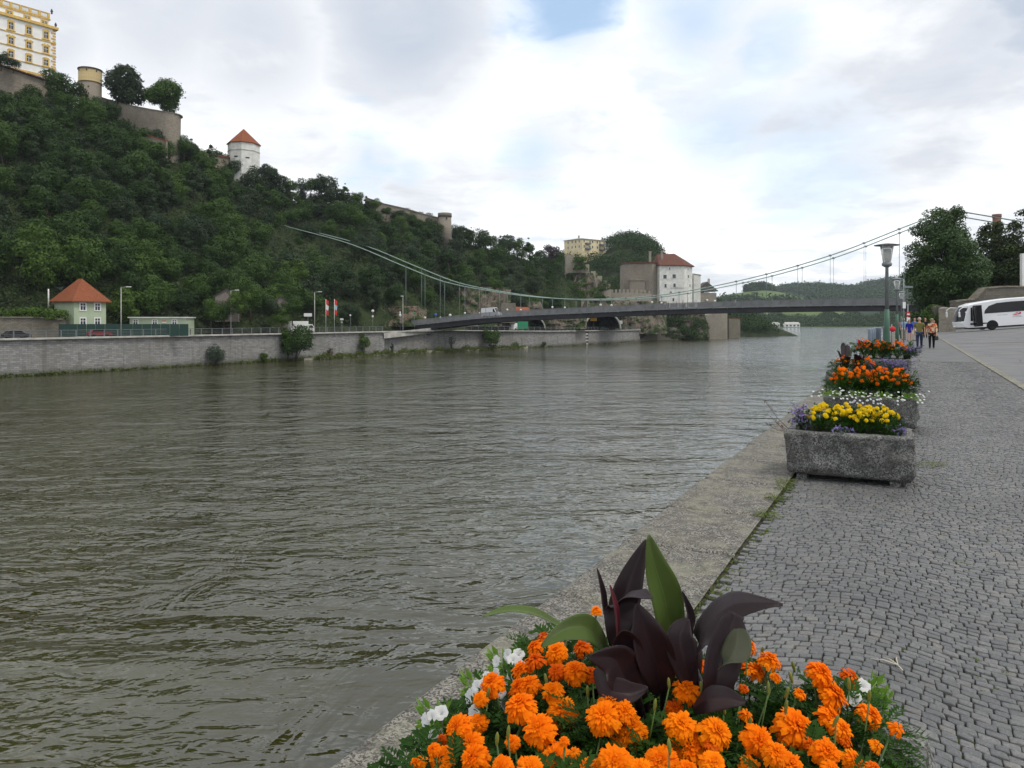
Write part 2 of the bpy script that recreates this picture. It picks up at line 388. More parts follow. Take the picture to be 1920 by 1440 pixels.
# masonry embankment wall of the far bank
M_wall = m_masonry('embankment_masonry', (.35, .345, .335), (.20, .20, .20), (.14, .135, .13), .95, .33, .03, .6, (.15, .14, .11), .5, tide=True)
M_conc = m_plain('pale_concrete', (.42, .41, .38), .85, .2, .6, .3, .01, 20, spec=.2)
M_rail = m_plain('galvanised_rail', (.17, .18, .19), .6, .12, 2, metal=.3)
M_dark = m_plain('dark_metal', (.03, .032, .036), .55, .2, 2)
def embank(name, label, pts, tops, thick=1.2):
    th = thing(name, label, 'wall', pts[len(pts) // 2])
    mb = MB(); n = len(pts); vs = []
    for p, zt in zip(pts, tops):
        q = p + Vector((0, thick, 0)); b = 0.5
        vs += [Vector((p.x, p.y, ZW - 1.5)), Vector((p.x, p.y + b, zt)), Vector((q.x, q.y, zt)), Vector((q.x, q.y, ZW - 1.5))]
    fs = []
    for i in range(n - 1):
        for k in range(4):
            a, b = i * 4 + k, i * 4 + (k + 1) % 4; fs.append((a, a + 4, b + 4, b))
    fs += [(0, 1, 2, 3), tuple(n * 4 - 4 + k for k in (3, 2, 1, 0))]
    mb.add(vs, fs); part('wall_face', mb, M_wall, th, True)
    mb = MB()                               # overhanging parapet slab
    for i in range(n - 1):
        a = pts[i] + Vector((0, .1, 0)); b = pts[i + 1] + Vector((0, .1, 0)); a.z = tops[i] + .16; b.z = tops[i + 1] + .16
        mb.beam(a, b, .9, .32)
    part('coping', mb, M_conc, th, True)
    return th
def railing(name, label, pts, tops, post=2.6, h=1.25):
    th = thing(name, label, 'railing', (pts[len(pts) // 2].x, pts[len(pts) // 2].y, tops[len(pts) // 2]))
    A = [Vector((p.x, p.y, z + .33)) for p, z in zip(pts, tops)]
    mb = MB()
    for i in range(len(A) - 1):
        for hz, w in ((h, .09), (h * .72, .04), (h * .5, .04), (h * .28, .04)):
            mb.beam(A[i] + Vector((0, 0, hz)), A[i + 1] + Vector((0, 0, hz)), w)
    part('rails', mb, M_rail, th, True)
    L = [0]
    for i in range(len(A) - 1): L.append(L[-1] + (A[i + 1] - A[i]).length)
    n = int(L[-1] / post); ps = []
    for k in range(n + 1):
        d = k * post; i = min(np.searchsorted(L, d, side='right') - 1, len(A) - 2); f = (d - L[i]) / (L[i + 1] - L[i])
        ps.append(A[i].lerp(A[i + 1], f))
    p0 = None
    def pm(): m = MB(); m.beam((0, 0, -.62), (0, 0, h + .03), .16); m.box((0, -.42, -.22), (.2, .16, .55)); m.beam((0, 0, -.02), (0, -.42, -.02), .12); return m
    me = pm().mesh('post', M_rail)
    ps.sort(key=lambda q: abs(q.x / q.y + .1))
    for q in ps[:100]: link('post', me, th, q - Vector(th.location))
    if len(ps) > 100:
        mb = MB()
        for q in ps[100:]: mb.beam(q + Vector((0, 0, -.62)), q + Vector((0, 0, h)), .16)
        o = part('far_posts', mb, M_rail, th, True); o['kind'] = 'stuff'
    return th
pa = [bank(px) for px in range(-500, 721, 20)]
embank('embankment_wall', 'long grey masonry embankment wall on the far bank below the red roofed house', pa, [-1.75] * len(pa))
railing('parapet_railing', 'grey metal railing on the far embankment wall in front of the green house', pa, [-1.75] * len(pa))
pb = [bank(px, back=3.0 if px < 860 else max(0, 3.0 - (px - 860) / 60)) for px in range(720, 1201, 16)]
tb = [interp(p.x / p.y * F + 960, [(720, -1.75), (860, -1.75), (1029, -2.45), (1195, -2.95)]) - .05 for p in pb]
embank('embankment_wall', 'pale grey embankment wall under the bridge in front of the tunnel mouths', pb, tb)
railing('parapet_railing', 'grey railing on the wall under the bridge by the tunnel mouths', pb[7:], tb[7:], 3.0)
# quay stairs and old bastion further right
M_old = m_masonry('old_stone', (.30, .27, .215), (.19, .172, .14), (.15, .14, .12), .6, .28, .03, .8, (.10, .085, .06), .5)
M_old2 = m_masonry('old_stone_pale', (.42, .38, .31), (.30, .27, .22), (.2, .185, .16), .55, .26, .03, .7, (.17, .15, .11), .4)
th = thing('bastion', 'old rough stone landing wall with a stair beside the end of the embankment wall', 'wall', bank(1215))
mb = MB(); a = bank(1197); b = bank(1242)
mb.prism([(a.x, a.y, ZW - 1), (b.x, b.y, ZW - 1), (b.x, b.y, ZW + 4.2), (lerp(a.x, b.x, .45), lerp(a.y, b.y, .45), ZW + 4.2), (a.x + .5, a.y, ZW + .6)], (2, 8, 0))
part('wall', mb, M_old, th, True)
mb = MB(); a2 = a + Vector((2, 8, 0)); b2 = b + Vector((3, 8, 0))
mb.prism([(a2.x - 2, a2.y, ZW - 1), (b2.x + 8, b2.y, ZW - 1), (b2.x + 8, b2.y, ZW + 6.2), (a2.x - 2, a2.y, ZW + 5.4)], (0, 9, 0))
part('upper_wall', mb, M_old2, th, True)
# ------------------------------------------------------------ foliage
def leaf_cloud(pos, nrm, size, g, aspect=.62):       # one leaf-clump face per point, faceted and bent
    n = len(pos); nrm = nrm / np.maximum(np.linalg.norm(nrm, axis=1, keepdims=True), 1e-6)
    r = g.normal(size=(n, 3)); a = np.cross(nrm, r); a /= np.maximum(np.linalg.norm(a, axis=1, keepdims=True), 1e-6)
    b = np.cross(nrm, a); s = size[:, None]
    v = np.stack([pos - a * s * .5, pos - b * s * .5 * aspect - nrm * s * .08, pos + a * s * .5, pos + b * s * .5 * aspect + nrm * s * .1], 1).reshape(-1, 3)
    f = np.arange(n * 4).reshape(-1, 4); return v, f
def crown(seed, rx, rz, lobes, n, ls, shape='round', zc=0.0, jit=.55):
    g = np.random.default_rng(seed); cs = []; rs = []
    for k in range(lobes):
        d = g.normal(size=3); d /= np.linalg.norm(d); q = g.uniform(.25, .74)
        z = d[2] * q
        w = 1.0
        if shape == 'cone': z = g.uniform(-.8, .8); w = max(.12, (1 - (z + .8) / 1.75)) ** .8; d[:2] *= 1.25 / max(.2, np.linalg.norm(d[:2])) * g.uniform(.3, 1)
        if shape == 'flat': z *= .8
        cs.append((d[0] * q * w * rx if shape != 'cone' else d[0] * w * .62 * rx, d[1] * q * w * rx if shape != 'cone' else d[1] * w * .62 * rx, z * rz))
        rs.append(g.uniform(.26, .48) * rx * (1 if shape != 'cone' else max(.3, w ** .6) * .85))
    cs = np.array(cs); rs = np.array(rs)
    pr = rs ** 2; li = g.choice(lobes, size=int(n * 1.6), p=pr / pr.sum())
    d = g.normal(size=(len(li), 3)); d[:, 2] += .25; d /= np.linalg.norm(d, axis=1, keepdims=True)
    rad = rs[li] * (g.uniform(.55, 1.12, len(li)) ** .7)
    bump_ = 1 + .22 * np.sin(d[:, 0] * 6 + li) * np.sin(d[:, 1] * 6 + 2 * li) + .15 * np.sin(d[:, 2] * 11 + li)
    p = cs[li] + d * (rad * bump_)[:, None] * np.array([1, 1, .8])
    keep = np.ones(len(p), bool)
    for k in range(lobes):
        dd = np.linalg.norm((p - cs[k]) / np.array([1, 1, .8]), axis=1); keep &= ~((dd < rs[k] * .62) & (li != k))
    p = p[keep][:n]; d = d[keep][:n]
    nr = d + g.normal(size=p.shape) * jit; nr[:, 2] += .35
    p[:, 2] += zc
    sz = ls * g.uniform(.6, 1.35, len(p))
    v, f = leaf_cloud(p, nr, sz, g)
    return v, f, cs + np.array([0, 0, zc]), rs
def mesh_np(name, v, f, mat, smooth=False):
    me = bpy.data.meshes.new(name); nf = len(f); k = f.shape[1]
    me.vertices.add(len(v)); me.vertices.foreach_set('co', np.ascontiguousarray(v, dtype=np.float32).ravel())
    me.loops.add(nf * k); me.loops.foreach_set('vertex_index', f.astype(np.int32).ravel())
    me.polygons.add(nf); me.polygons.foreach_set('loop_start', np.arange(0, nf * k, k, dtype=np.int32)); me.polygons.foreach_set('loop_total', np.full(nf, k, np.int32))
    me.polygons.foreach_set('use_smooth', np.full(nf, smooth)); me.materials.append(mat); me.update(calc_edges=True); return me
M_bark = m_plain('bark', (.07, .055, .042), .95, .35, 3, .8, .03, 12, spec=.1)
M_hl = m_leaf('hill_foliage', (.012, .034, .005), (.048, .100, .010), .6, .12, .2, .75)
M_hl2 = m_leaf('bright_foliage', (.034, .080, .009), (.074, .128, .015), .6, .18, .2, .5)
M_hl3 = m_leaf('dark_foliage', (.014, .032, .011), (.034, .058, .020), .6, .1, .2, .5)
M_hl4 = m_leaf('bluish_foliage', (.035, .060, .034), (.050, .075, .045), .6, .1, .2, .5)
M_hl5 = m_leaf('purple_foliage', (.040, .026, .034), (.060, .042, .050), .6, .1, .2, .5)
def trunk_mb(cs, rs, h, r, zc, seed, n=7):
    g = random.Random(seed); mb = MB()
    top = Vector((g.uniform(-.4, .4), g.uniform(-.4, .4), zc)); mid = Vector((g.uniform(-.2, .2), g.uniform(-.2, .2), zc * .5))
    mb.tube([(0, 0, -1.5), (0, 0, 0), mid, top], [r * 1.25, r, r * .75, r * .45], 8)
    idx = sorted(range(len(cs)), key=lambda k: -rs[k])[:n]
    for k in idx:
        c = Vector(cs[k].tolist()); st = mid.lerp(top, g.uniform(.1, .9))
        mb.tube([st, st.lerp(c, .5) + Vector((0, 0, -.1 * r)), c], [r * .42, r * .26, r * .10], 6)
    return mb
def tree_meshes(seed, rx, rz, lobes, n, ls, mat, h, shape='round', r=.22, limbs=6, jit=.55):
    v, f, cs, rs = crown(seed, rx, rz, lobes, n, ls, shape, h, jit)
    return mesh_np('crown', v, f, mat), trunk_mb(cs, rs, h, r, h, seed, limbs).mesh('trunk', M_bark)
def plant_tree(name, label, cat, loc, meshes, scale=1.0, rz=0.0, group=None, sz=None):
    th = thing(name, label, cat, loc, rz, group); th.scale = (scale, scale, sz or scale)
    link('trunk', meshes[1], th); link('crown', meshes[0], th); return th

protos = [tree_meshes(100 + k, 5.0, 4.6, 13 + k % 4, 4600, .44, (M_hl, M_hl, M_hl3, M_hl, M_hl2, M_hl3, M_hl)[k], 5.2, 'round', .25, 5, .30) for k in range(7)]
protos += [tree_meshes(140 + k, 4.0, 6.0, 18, 3400, .46, (M_hl, M_hl3)[k], 6.0, 'cone', .22, 5, .35) for k in range(2)]
EXCL = [  # px0, px1, py0, py1 where buildings, lawns and rock stay open
    (-120, 240, 505, 660), (232, 360, 575, 660), (418, 490, 240, 300), (1040, 1110, 470, 560), (660, 800, 562, 660), (835, 960, 535, 660), (960, 1240, 560, 660), (1130, 1240, 500, 660), (-50, 118, -50, 140), (225, 345, 100, 236)]
cand = []
g = random.Random(5)
for px in np.arange(-130, 1190, 14.0):
    for jj in np.arange(.05, 1.12, .06):
        p_ = px + g.uniform(-7, 7); j_ = jj + g.uniform(-.03, .03) + (.04 if int(px) % 2 else 0)
        p = hill(p_, j_); py = 600 - (p.z + 5 - H) / p.y * F
        if any(a < p_ < b and c < py < d for a, b, c, d in EXCL): continue
        cand.append((p_, j_, p))
# thin to an even spacing
sel = []
g.shuffle(cand)
for c in cand:
    md = 5.3 + .012 * max(0, c[2].y - 190)
    if all((c[2] - s_[2]).length > md for s_ in sel): sel.append(c)
sel.sort(key=lambda c: c[2].y)
print('hill trees', len(sel))
def hlab(px, j, pi_):
    look = ['dark green', 'dark green', 'very dark', 'mid green', 'bright green', 'very dark', 'mid green', 'pointed green', 'pointed very dark'][pi_]
    where = ('at the foot of the slope', 'low on the slope', 'halfway up the slope', 'high on the slope', 'near the ridge')[min(4, int(j * 5))]
    mark = [(20, 'at the picture left edge'), (90, 'above the ivy topped wall'), (150, 'above the orange roof, left half'), (210, 'above the orange roof, right half'), (260, 'above the lamp near the house'), (320, 'above the pale shed'), (375, 'above the round waterside bush'), (430, 'above the grey cottage gable'), (490, 'in line with the white tower'), (550, 'above the white box truck'), (600, 'above the leftmost flag'), (660, 'above the rightmost flag'), (720, 'left of the bridge end'), (790, 'above the lamp at the bridge end'), (850, 'in line with the round turret'), (910, 'above the white van'), (980, 'above the green lorry'), (1040, 'in line with the purple tree'), (2000, 'beside the ruined rock tower')]
    m = [b for a, b in mark if px < a][0]
    return f'{look} tree {where}, {m}'
HB = []
for k, (p_, j_, p) in enumerate(sel):
    low = j_ < .22
    pi_ = g.choice([4, 4, 0, 1, 6]) if (low and g.random() < .6) else g.choice([0, 1, 2, 3, 5, 6, 7, 8, 2, 3, 4 if g.random() < .4 else 1])
    s_ = g.uniform(.72, 1.18) * (.8 if j_ > .92 else 1)
    if p_ > 1000: s_ *= .8
    cpy = float(np.interp(p_, [540, 655, 760, 835], [425, 457, 500, 530])); cY = float(np.interp(p_, [540, 655, 760, 835], [256, 244, 233, 226]))
    if 525 < p_ < 700 and p.y < cY + 8 and 600 - (p.z + 11 - H) / p.y * F < cpy + 6 and 600 - (p.z - H) / p.y * F > cpy - 30: s_ = .36
    if k < 285: plant_tree('broadleaf_tree', hlab(p_, j_, pi_).replace('pointed very dark', 'pointed dark'), 'tree', p - Vector((0, 0, .8)), protos[pi_], s_, g.uniform(0, 6.28), 'trees of the hillside wood', s_ * g.uniform(.85, 1.15))
    else: HB.append((p, pi_, s_))
for k in range(90):     # the wood goes on beyond the left edge of the picture
    p_ = g.uniform(-480, -140); j_ = g.uniform(.05, 1.1); HB.append((hill(p_, j_) - Vector((0, 0, .8)), g.choice([0, 1, 3, 6]), g.uniform(.9, 1.3)))
def merged_wood(name, lst, kindmesh, mat):
    VV = []; FF = []; b = 0
    for p, pi_, s_ in lst:
        me = protos[pi_][0]; co = np.empty(len(me.vertices) * 3); me.vertices.foreach_get('co', co); co = co.reshape(-1, 3)[:4 * 2200]
        a = random.uniform(0, 6.28); rot = np.array([[cos(a), -sin(a), 0], [sin(a), cos(a), 0], [0, 0, 1]])
        v = co @ rot.T * s_ + np.array(p); VV.append(v); FF.append(np.arange(len(v)).reshape(-1, 4) + b); b += len(v)
    o = link(name, mesh_np(name, np.concatenate(VV), np.concatenate(FF), mat)); o['kind'] = 'stuff'; return o
if HB: merged_wood('wood', HB, None, M_hl)
# undergrowth over the whole slope
gg = np.random.default_rng(3); n = 34000
pxr = gg.uniform(-160, 1240, n); jr = gg.uniform(0, 1.1, n); pos = []
for a, b in zip(pxr, jr):
    p = hill(a, b); py = 600 - (p.z - H) / p.y * F
    if (660 < a < 795 and 566 < py < 640) or (835 < a < 960 and 530 < py < 640): 
        if random.random() < .8: continue
    if 1060 < a < 1175 and py > 565: continue
    pos.append((p.x, p.y, p.z + mnoise.noise(p * .22) * 1.2 + .5))
pos = np.array(pos); pos = np.repeat(pos, 3, 0) + gg.normal(size=(len(pos) * 3, 3)) * np.array([.7, .7, .35])
nr = gg.normal(size=pos.shape) * .6 + np.array([.1, -.6, .8])
v, f = leaf_cloud(pos, nr, gg.uniform(.35, .9, len(pos)), gg)
tag(link('undergrowth', mesh_np('undergrowth', v, f, m_leaf('undergrowth', (.014, .030, .009), (.045, .075, .017), .65, .12, .2, .0))), kind='stuff')
# ------------------------------------------------------------ suspension bridge
BL = Vector((-27, 230, 0)); BD = Vector((119, -63.4, 0)); SU = Vector((UX, UY, 0))
DECKZ = [(-.25, -1.2), (-.12, -.5), (0, .65), (.147, 2.4), (.278, 3.3), (.37, 3.75), (.554, 4.65), (.715, 5.1), (.85, 5.3), (1.0, 5.35), (1.3, 5.35)]
CABZ = [(-.44, 34.6), (-.42, 33.7), (-.22, 26.6), (-.053, 18.3), (.057, 13.2), (.2, 9.6), (.3, 8.0), (.41, 7.3), (.554, 8.2), (.715, 11.8), (.86, 17.0), (.994, 23.8), (1.04, 25.8)]
def crv(tab, x):                        # smooth interpolation
    xs = [a for a, b in tab]; ys = [b for a, b in tab]; n = len(xs)
    x = min(max(x, xs[0]), xs[-1]); i = max(0, min(n - 2, int(np.searchsorted(xs, x, side='right')) - 1))
    def sl_(k):
        if k == 0: return (ys[1] - ys[0]) / (xs[1] - xs[0])
        if k == n - 1: return (ys[-1] - ys[-2]) / (xs[-1] - xs[-2])
        return (ys[k + 1] - ys[k - 1]) / (xs[k + 1] - xs[k - 1])
    h = xs[i + 1] - xs[i]; u = (x - xs[i]) / h; a, b, c, d = ys[i], ys[i + 1], sl_(i) * h, sl_(i + 1) * h
    return a * (2 * u ** 3 - 3 * u * u + 1) + c * (u ** 3 - 2 * u * u + u) + b * (-2 * u ** 3 + 3 * u * u) + d * (u ** 3 - u * u)
def bp(k, off=0.0, z=0.0): return BL + BD * k + SU * off + Vector((0, 0, z))
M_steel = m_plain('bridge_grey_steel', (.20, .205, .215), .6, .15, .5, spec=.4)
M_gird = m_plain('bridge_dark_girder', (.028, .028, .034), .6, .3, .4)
M_cable = m_plain('bridge_green_cable', (.30, .40, .36), .5, .1, .5)
M_cable_r = m_plain('hanger_steel', (.17, .22, .21), .5, .1, .5)
M_glob = m_plain('lamp_glass_white', (.75, .75, .72), .3, .05)
WB = 8.5
br = thing('suspension_bridge', 'grey suspension bridge with green cables spanning the river', 'bridge', bp(.5, 0, 0))
ks = [x / 40 for x in range(-9, 45)]
mb = MB(); vs = []
for k in ks:
    z = crv(DECKZ, k); vs += [bp(k, -.4, z + .0), bp(k, WB + .4, z), bp(k, WB + .4, z - .35), bp(k, -.4, z - .35)]
fs = [(i * 4 + a, i * 4 + (a + 1) % 4, i * 4 + 4 + (a + 1) % 4, i * 4 + 4 + a) for i in range(len(ks) - 1) for a in range(4)]
mb.add(vs, fs); part('deck', mb, M_steel, br, True)
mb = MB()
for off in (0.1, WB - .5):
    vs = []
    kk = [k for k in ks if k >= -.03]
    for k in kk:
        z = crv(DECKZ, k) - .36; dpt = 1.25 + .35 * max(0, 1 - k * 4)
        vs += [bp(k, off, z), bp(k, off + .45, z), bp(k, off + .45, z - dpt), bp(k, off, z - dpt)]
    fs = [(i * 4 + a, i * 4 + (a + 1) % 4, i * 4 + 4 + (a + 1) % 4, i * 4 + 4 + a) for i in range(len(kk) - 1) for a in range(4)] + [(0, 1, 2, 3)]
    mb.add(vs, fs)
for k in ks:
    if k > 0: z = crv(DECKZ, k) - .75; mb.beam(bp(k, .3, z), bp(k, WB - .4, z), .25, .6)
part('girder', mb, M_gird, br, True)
# railings: top rail, panel of thin bars, posts that reach below the deck edge
for off in (-.42, WB + .42):
    mb = MB()
    for i in range(len(ks) - 1):
        a, b = ks[i], ks[i + 1]
        for hz, w, hh in ((1.28, .10, .07), (.10, .05, .05), (-.2, .10, .34)):
            mb.beam(bp(a, off, crv(DECKZ, a) + hz), bp(b, off, crv(DECKZ, b) + hz), w, hh)
        for q in range(30):
            k = a + (b - a) * q / 30; z = crv(DECKZ, k); mb.beam(bp(k, off, z + .1), bp(k, off, z + 1.25), .07, .03)
    rl = part('railing', mb, M_steel, br, True)
    for i in range(0, 48):
        k = -.2 + i * .0267; z = crv(DECKZ, k); mb = MB(); o2 = off + (-.12 if off < 0 else .12)
        if i == 0: pass
        mb.beam(bp(k, o2, z - .55), bp(k, o2, z + 1.3), .14)
        part('post', mb, M_steel, rl, True)
for off, nm in ((0, 'near'), (WB, 'far')):
    mb = MB(); pts = [bp(k, off, crv(CABZ, k)) for k in [x / 60 for x in range(-26, 63)]]
    mb.tube(pts, .14, 6); part('main_cable', mb, M_cable, br, True)
    mb = MB(); mb.tube([bp(1.04, off, 25.8), bp(1.16, off, 21.5), bp(1.45, off, 9)], .14, 6); part('back_cable', mb, M_cable_r, br, True)
    for i in range(20):
        k = .963 - .0534 * i
        if k < -.06: continue
        z0 = crv(DECKZ, k); z1 = crv(CABZ, k)
        mb = MB()
        mb.tube([bp(k, off - .14, z0), bp(k, off - .14, z1)], .035, 5); mb.tube([bp(k, off + .14, z0), bp(k, off + .14, z1)], .035, 5)
        mb.box(bp(k, off, z1), (.5, .4, .4)); hg = part('hanger', mb, M_cable_r, br, True)
        if i % 2 == 0 and i > 4:
            mb = MB(); mb.lathe(bp(k, off, z0 + 1.75), [(.08, -.32), (.26, -.2), (.3, 0), (.22, .2), (.05, .28)], 10); part('lamp_globe', mb, M_glob, hg, True)
# pylon behind the tall tree on the near bank
mb = MB()
for off in (0, WB): mb.beam(bp(1.04, off, -2), bp(1.04, off, 26), .9, 1.2)
mb.beam(bp(1.04, 0, 24), bp(1.04, WB, 24), .8, 1.4); mb.beam(bp(1.04, 0, 8), bp(1.04, WB, 8), .6, 1.0)
part('pylon', mb, M_conc, br, True)
# concrete ramp beam at the far abutment
mb = MB(); a = bank(720, back=-.3); 
p0 = Vector((a.x, a.y, -1.9)); p1 = bp(0.02, -.6, -.75)
mb.prism([p0, p1, p1 - Vector((0, 0, 1.6)), p0 - Vector((0, 0, 1.6)) + Vector((0, 0, 0))], (1.2, 9, 0))
part('abutment', mb, M_conc, br, True)
mb = MB()
for x in np.linspace(0, 1, 9):
    q = bp(.0 + .03 * x, -2.2, -2.6); mb.beam(q, q + Vector((0, 0, 2.0 if x in (0, 1) else 1.0)), .06)
mb.beam(bp(0, -2.2, -1.6), bp(.03, -2.2, -1.6), .06); mb.box(bp(.015, -1.6, -2.75), (4, 1.4, .2), -.49)
part('inspection_landing', mb, M_dark, br, True)
# ------------------------------------------------------------ buildings
M_white = m_plain('white_render', (.80, .80, .78), .85, .06, .5, .2, .01, 8, spec=.2)
M_whitew = m_plain('weathered_white_render', (.66, .66, .62), .85, .14, .6, .3, .01, 6, spec=.2)
M_yel = m_plain('ochre_stucco', (.62, .42, .13), .85, .15, 2, spec=.2)
M_pyel = m_plain('pale_yellow_render', (.70, .60, .38), .85, .1, .4, spec=.2)
M_green = m_plain('pale_green_render', (.40, .47, .33), .85, .06, .6, .2, .01, 8, spec=.2)
M_glass = m_plain('window_glass', (.035, .042, .05), .12, .3, 1, spec=.7)
M_wframe = m_plain('white_frame', (.78, .78, .76), .6, .04)
M_wood = m_plain('brown_wood', (.10, .06, .035), .7, .25, 3)
def m_tiles(name, c1, c2, bw=.32, bh=.30, moss=.25):
    return m_masonry(name, c1, c2, sc(c2, .45), bw, bh, .022, .9, (.10, .07, .045), moss, .05, .3)
M_tile = m_tiles('orange_roof_tiles', (.34, .11, .05), (.26, .085, .04), moss=.12)
M_tile2 = m_tiles('old_red_roof_tiles', (.21, .085, .06), (.14, .06, .045), moss=.6)
M_grout = m_tiles('grey_roof_tiles', (.17, .15, .14), (.10, .09, .085))

def ring(mb, x, z, w, h, fw, d, y=0.0):       # four bars round an opening on the plane y, proud towards -y
    mb.box((x, y - d / 2, z + h / 2 + fw / 2), (w + 2 * fw, d, fw)); mb.box((x, y - d / 2, z - h / 2 - fw / 2), (w + 2 * fw, d, fw))
    mb.box((x - w / 2 - fw / 2, y - d / 2, z), (fw, d, h)); mb.box((x + w / 2 + fw / 2, y - d / 2, z), (fw, d, h))
def rotz_mb(mb, rz, off):
    c, s_ = cos(rz), sin(rz); mb.v = [(x * c - y * s_ + off[0], x * s_ + y * c + off[1], z + off[2]) for x, y, z in mb.v]; return mb
def window(parent, x, z, w, h, rz=0.0, off=(0, 0, 0), fw=.14, fm=None, ped=None, sh=None, cross=True, d=.12):
    mb = MB(); ring(mb, x, z, w, h, fw, d)
    if ped == 'arch':
        pts = [(x + cos(a) * (w / 2 + fw * 1.3), 0, z + h / 2 + fw + sin(a) * w * .42) for a in np.linspace(0, pi, 9)]; mb.prism(pts[::-1], (0, -d * 1.2, 0))
        mb.box((x, -d * .8, z - h / 2 - fw - .1), (w + 4 * fw, d * 1.6, .2))
    if ped == 'scroll':
        mb.prism([(x - w / 2 - fw * 2, 0, z + h / 2 + fw), (x - w / 2 - fw * 2, 0, z + h / 2 + fw + .25), (x - w * .3, 0, z + h / 2 + fw + .75), (x - w * .08, 0, z + h / 2 + fw + .35), (x + w * .08, 0, z + h / 2 + fw + .35), (x + w * .3, 0, z + h / 2 + fw + .75), (x + w / 2 + fw * 2, 0, z + h / 2 + fw + .25), (x + w / 2 + fw * 2, 0, z + h / 2 + fw)], (0, -d * 1.2, 0))
        mb.box((x, -d * .8, z - h / 2 - fw - .1), (w + 4 * fw, d * 1.6, .2))
    rotz_mb(mb, rz, off); o = part('window', mb, fm or M_wframe, parent)
    mb = MB(); mb.box((x, -.02, z), (w, .04, h)); rotz_mb(mb, rz, off); part('pane', mb, M_glass, o)
    if cross:
        mb = MB(); mb.box((x, -.055, z), (.10, .03, h)); mb.box((x, -.057, z + h * .12), (w, .03, .10)); rotz_mb(mb, rz, off); part('sash', mb, M_wframe, o)
    if sh:
        for q in (-1, 1):
            mb = MB(); mb.box((x + q * (w / 2 + fw + w * .26), -.05, z), (w * .48, .07, h + .1)); rotz_mb(mb, rz, off); part('shutter', mb, sh, o)
    return o
def hip_roof(mb, x0, x1, y0, y1, z, h, rx=.25, over=.5, thick=.25, ry=.5):   # ridge along x, inset rx of the length at both ends
    a = [(x0 - over, y0 - over, z), (x1 + over, y0 - over, z), (x1 + over, y1 + over, z), (x0 - over, y1 + over, z)]
    ym = lerp(y0, y1, ry); r = [(lerp(x0, x1, rx), ym, z + h), (lerp(x0, x1, 1 - rx), ym, z + h)]
    b = [(p[0], p[1], z - thick) for p in a]
    mb.add(a + r + b, [(0, 1, 5, 4), (1, 2, 5), (2, 3, 4, 5), (3, 0, 4), (6, 9, 8, 7), (0, 6, 7, 1), (1, 7, 8, 2), (2, 8, 9, 3), (3, 9, 6, 0)])

# the castle on the hill top: white facade with ochre trim
cas = thing('castle_building', 'tall white castle palace with ochre window surrounds and balustrade on the hill top', 'castle', (-155.9, 255, 84.0), math.atan2(.786, .618))
cas_x0 = -34
mb = MB(); mb.box((cas_x0 / 2, 9, 6.5), (-cas_x0, 18, 21)); part('wall', mb, M_white, cas)
mb = MB(); mb.box((cas_x0 / 2 - .7, 9.6, 18.4), (-cas_x0 - 1.4, 16.4, 3.2)); part('attic_wall', mb, M_white, cas)
ZS = 84.0
for nm, z, hh, dd in (('main_cornice', 101.1, .9, .75), ('string_course', 96.0, .32, .22), ('string_course', 91.5, .32, .22), ('string_course', 87.2, .32, .22), ('plinth_band', 84.15, .7, .2)):
    mb = MB(); mb.box((cas_x0 / 2 + dd / 2, 9 - dd / 2, z - ZS), (-cas_x0 + dd, 18 + dd, hh))
    part(nm, mb, M_yel, cas)
mb = MB(); mb.box((cas_x0 / 2 - .65, 9.55, 104.1 - ZS), (-cas_x0 - .9, 16.9, .45)); part('attic_cornice', mb, M_yel, cas)
# corner quoins
for k in range(17):
    mb = MB(); wq = 1.5 if k % 2 else .95
    mb.box((-wq / 2 + .07, wq / 2 - .07, .9 + k * .96), (wq, wq, .62)); part('quoin', mb, m_plain('quoin_stone', (.55, .34, .12), .85, .3, 2) if k == 0 else bpy.data.materials['quoin_stone'], cas)
# balustrade of the attic
mb = MB(); mb.box((cas_x0 / 2 - .7, 1.3, 106.1 - ZS), (-cas_x0 - 1.6, .5, .3)); mb.box((cas_x0 / 2 - .7, 1.3, 104.45 - ZS), (-cas_x0 - 1.6, .5, .3))
for k in range(12): mb.box((-1.7 - k * 2.8, 1.3, 105.2 - ZS), (.7, .6, 2.0))
bal = part('balustrade', mb, M_yel, cas)
mb = MB()
for k in range(12):
    for q in range(6): mb.lathe((-2.35 - k * 2.8 - q * .33, 1.3, 104.6 - ZS), [(.07, 0), (.13, .35), (.08, .9), (.12, 1.4)], 6)
part('balusters', mb, M_whitew, bal)
mb = MB(); mb.lathe((-.8, 1.0, 106.2 - ZS), [(.35, 0), (.2, .3), (.45, .8), (.3, 1.2), (.1, 1.7)], 8); part('finial', mb, M_dark, cas)
mb = MB(); mb.lathe((.1, .1, 101.6 - ZS), [(.35, 0), (.2, .3), (.45, .8), (.3, 1.2), (.1, 1.7)], 8); part('finial', mb, M_dark, cas)
for L in (2.95, 8.1, 13.3, 18.5, 23.7):
    window(cas, -L, 102.75 - ZS, 1.5, .75, fw=.32, fm=M_yel, d=.2, off=(0, 1.38, 0))
    window(cas, -L, 98.0 - ZS, 1.25, 2.2, fw=.34, fm=M_yel, ped='arch', d=.22)
    window(cas, -L, 93.1 - ZS, 1.25, 2.0, fw=.34, fm=M_yel, ped='scroll', d=.22)
    window(cas, -L, 88.7 - ZS, 1.25, 1.9, fw=.34, fm=M_yel, ped='arch', d=.22)
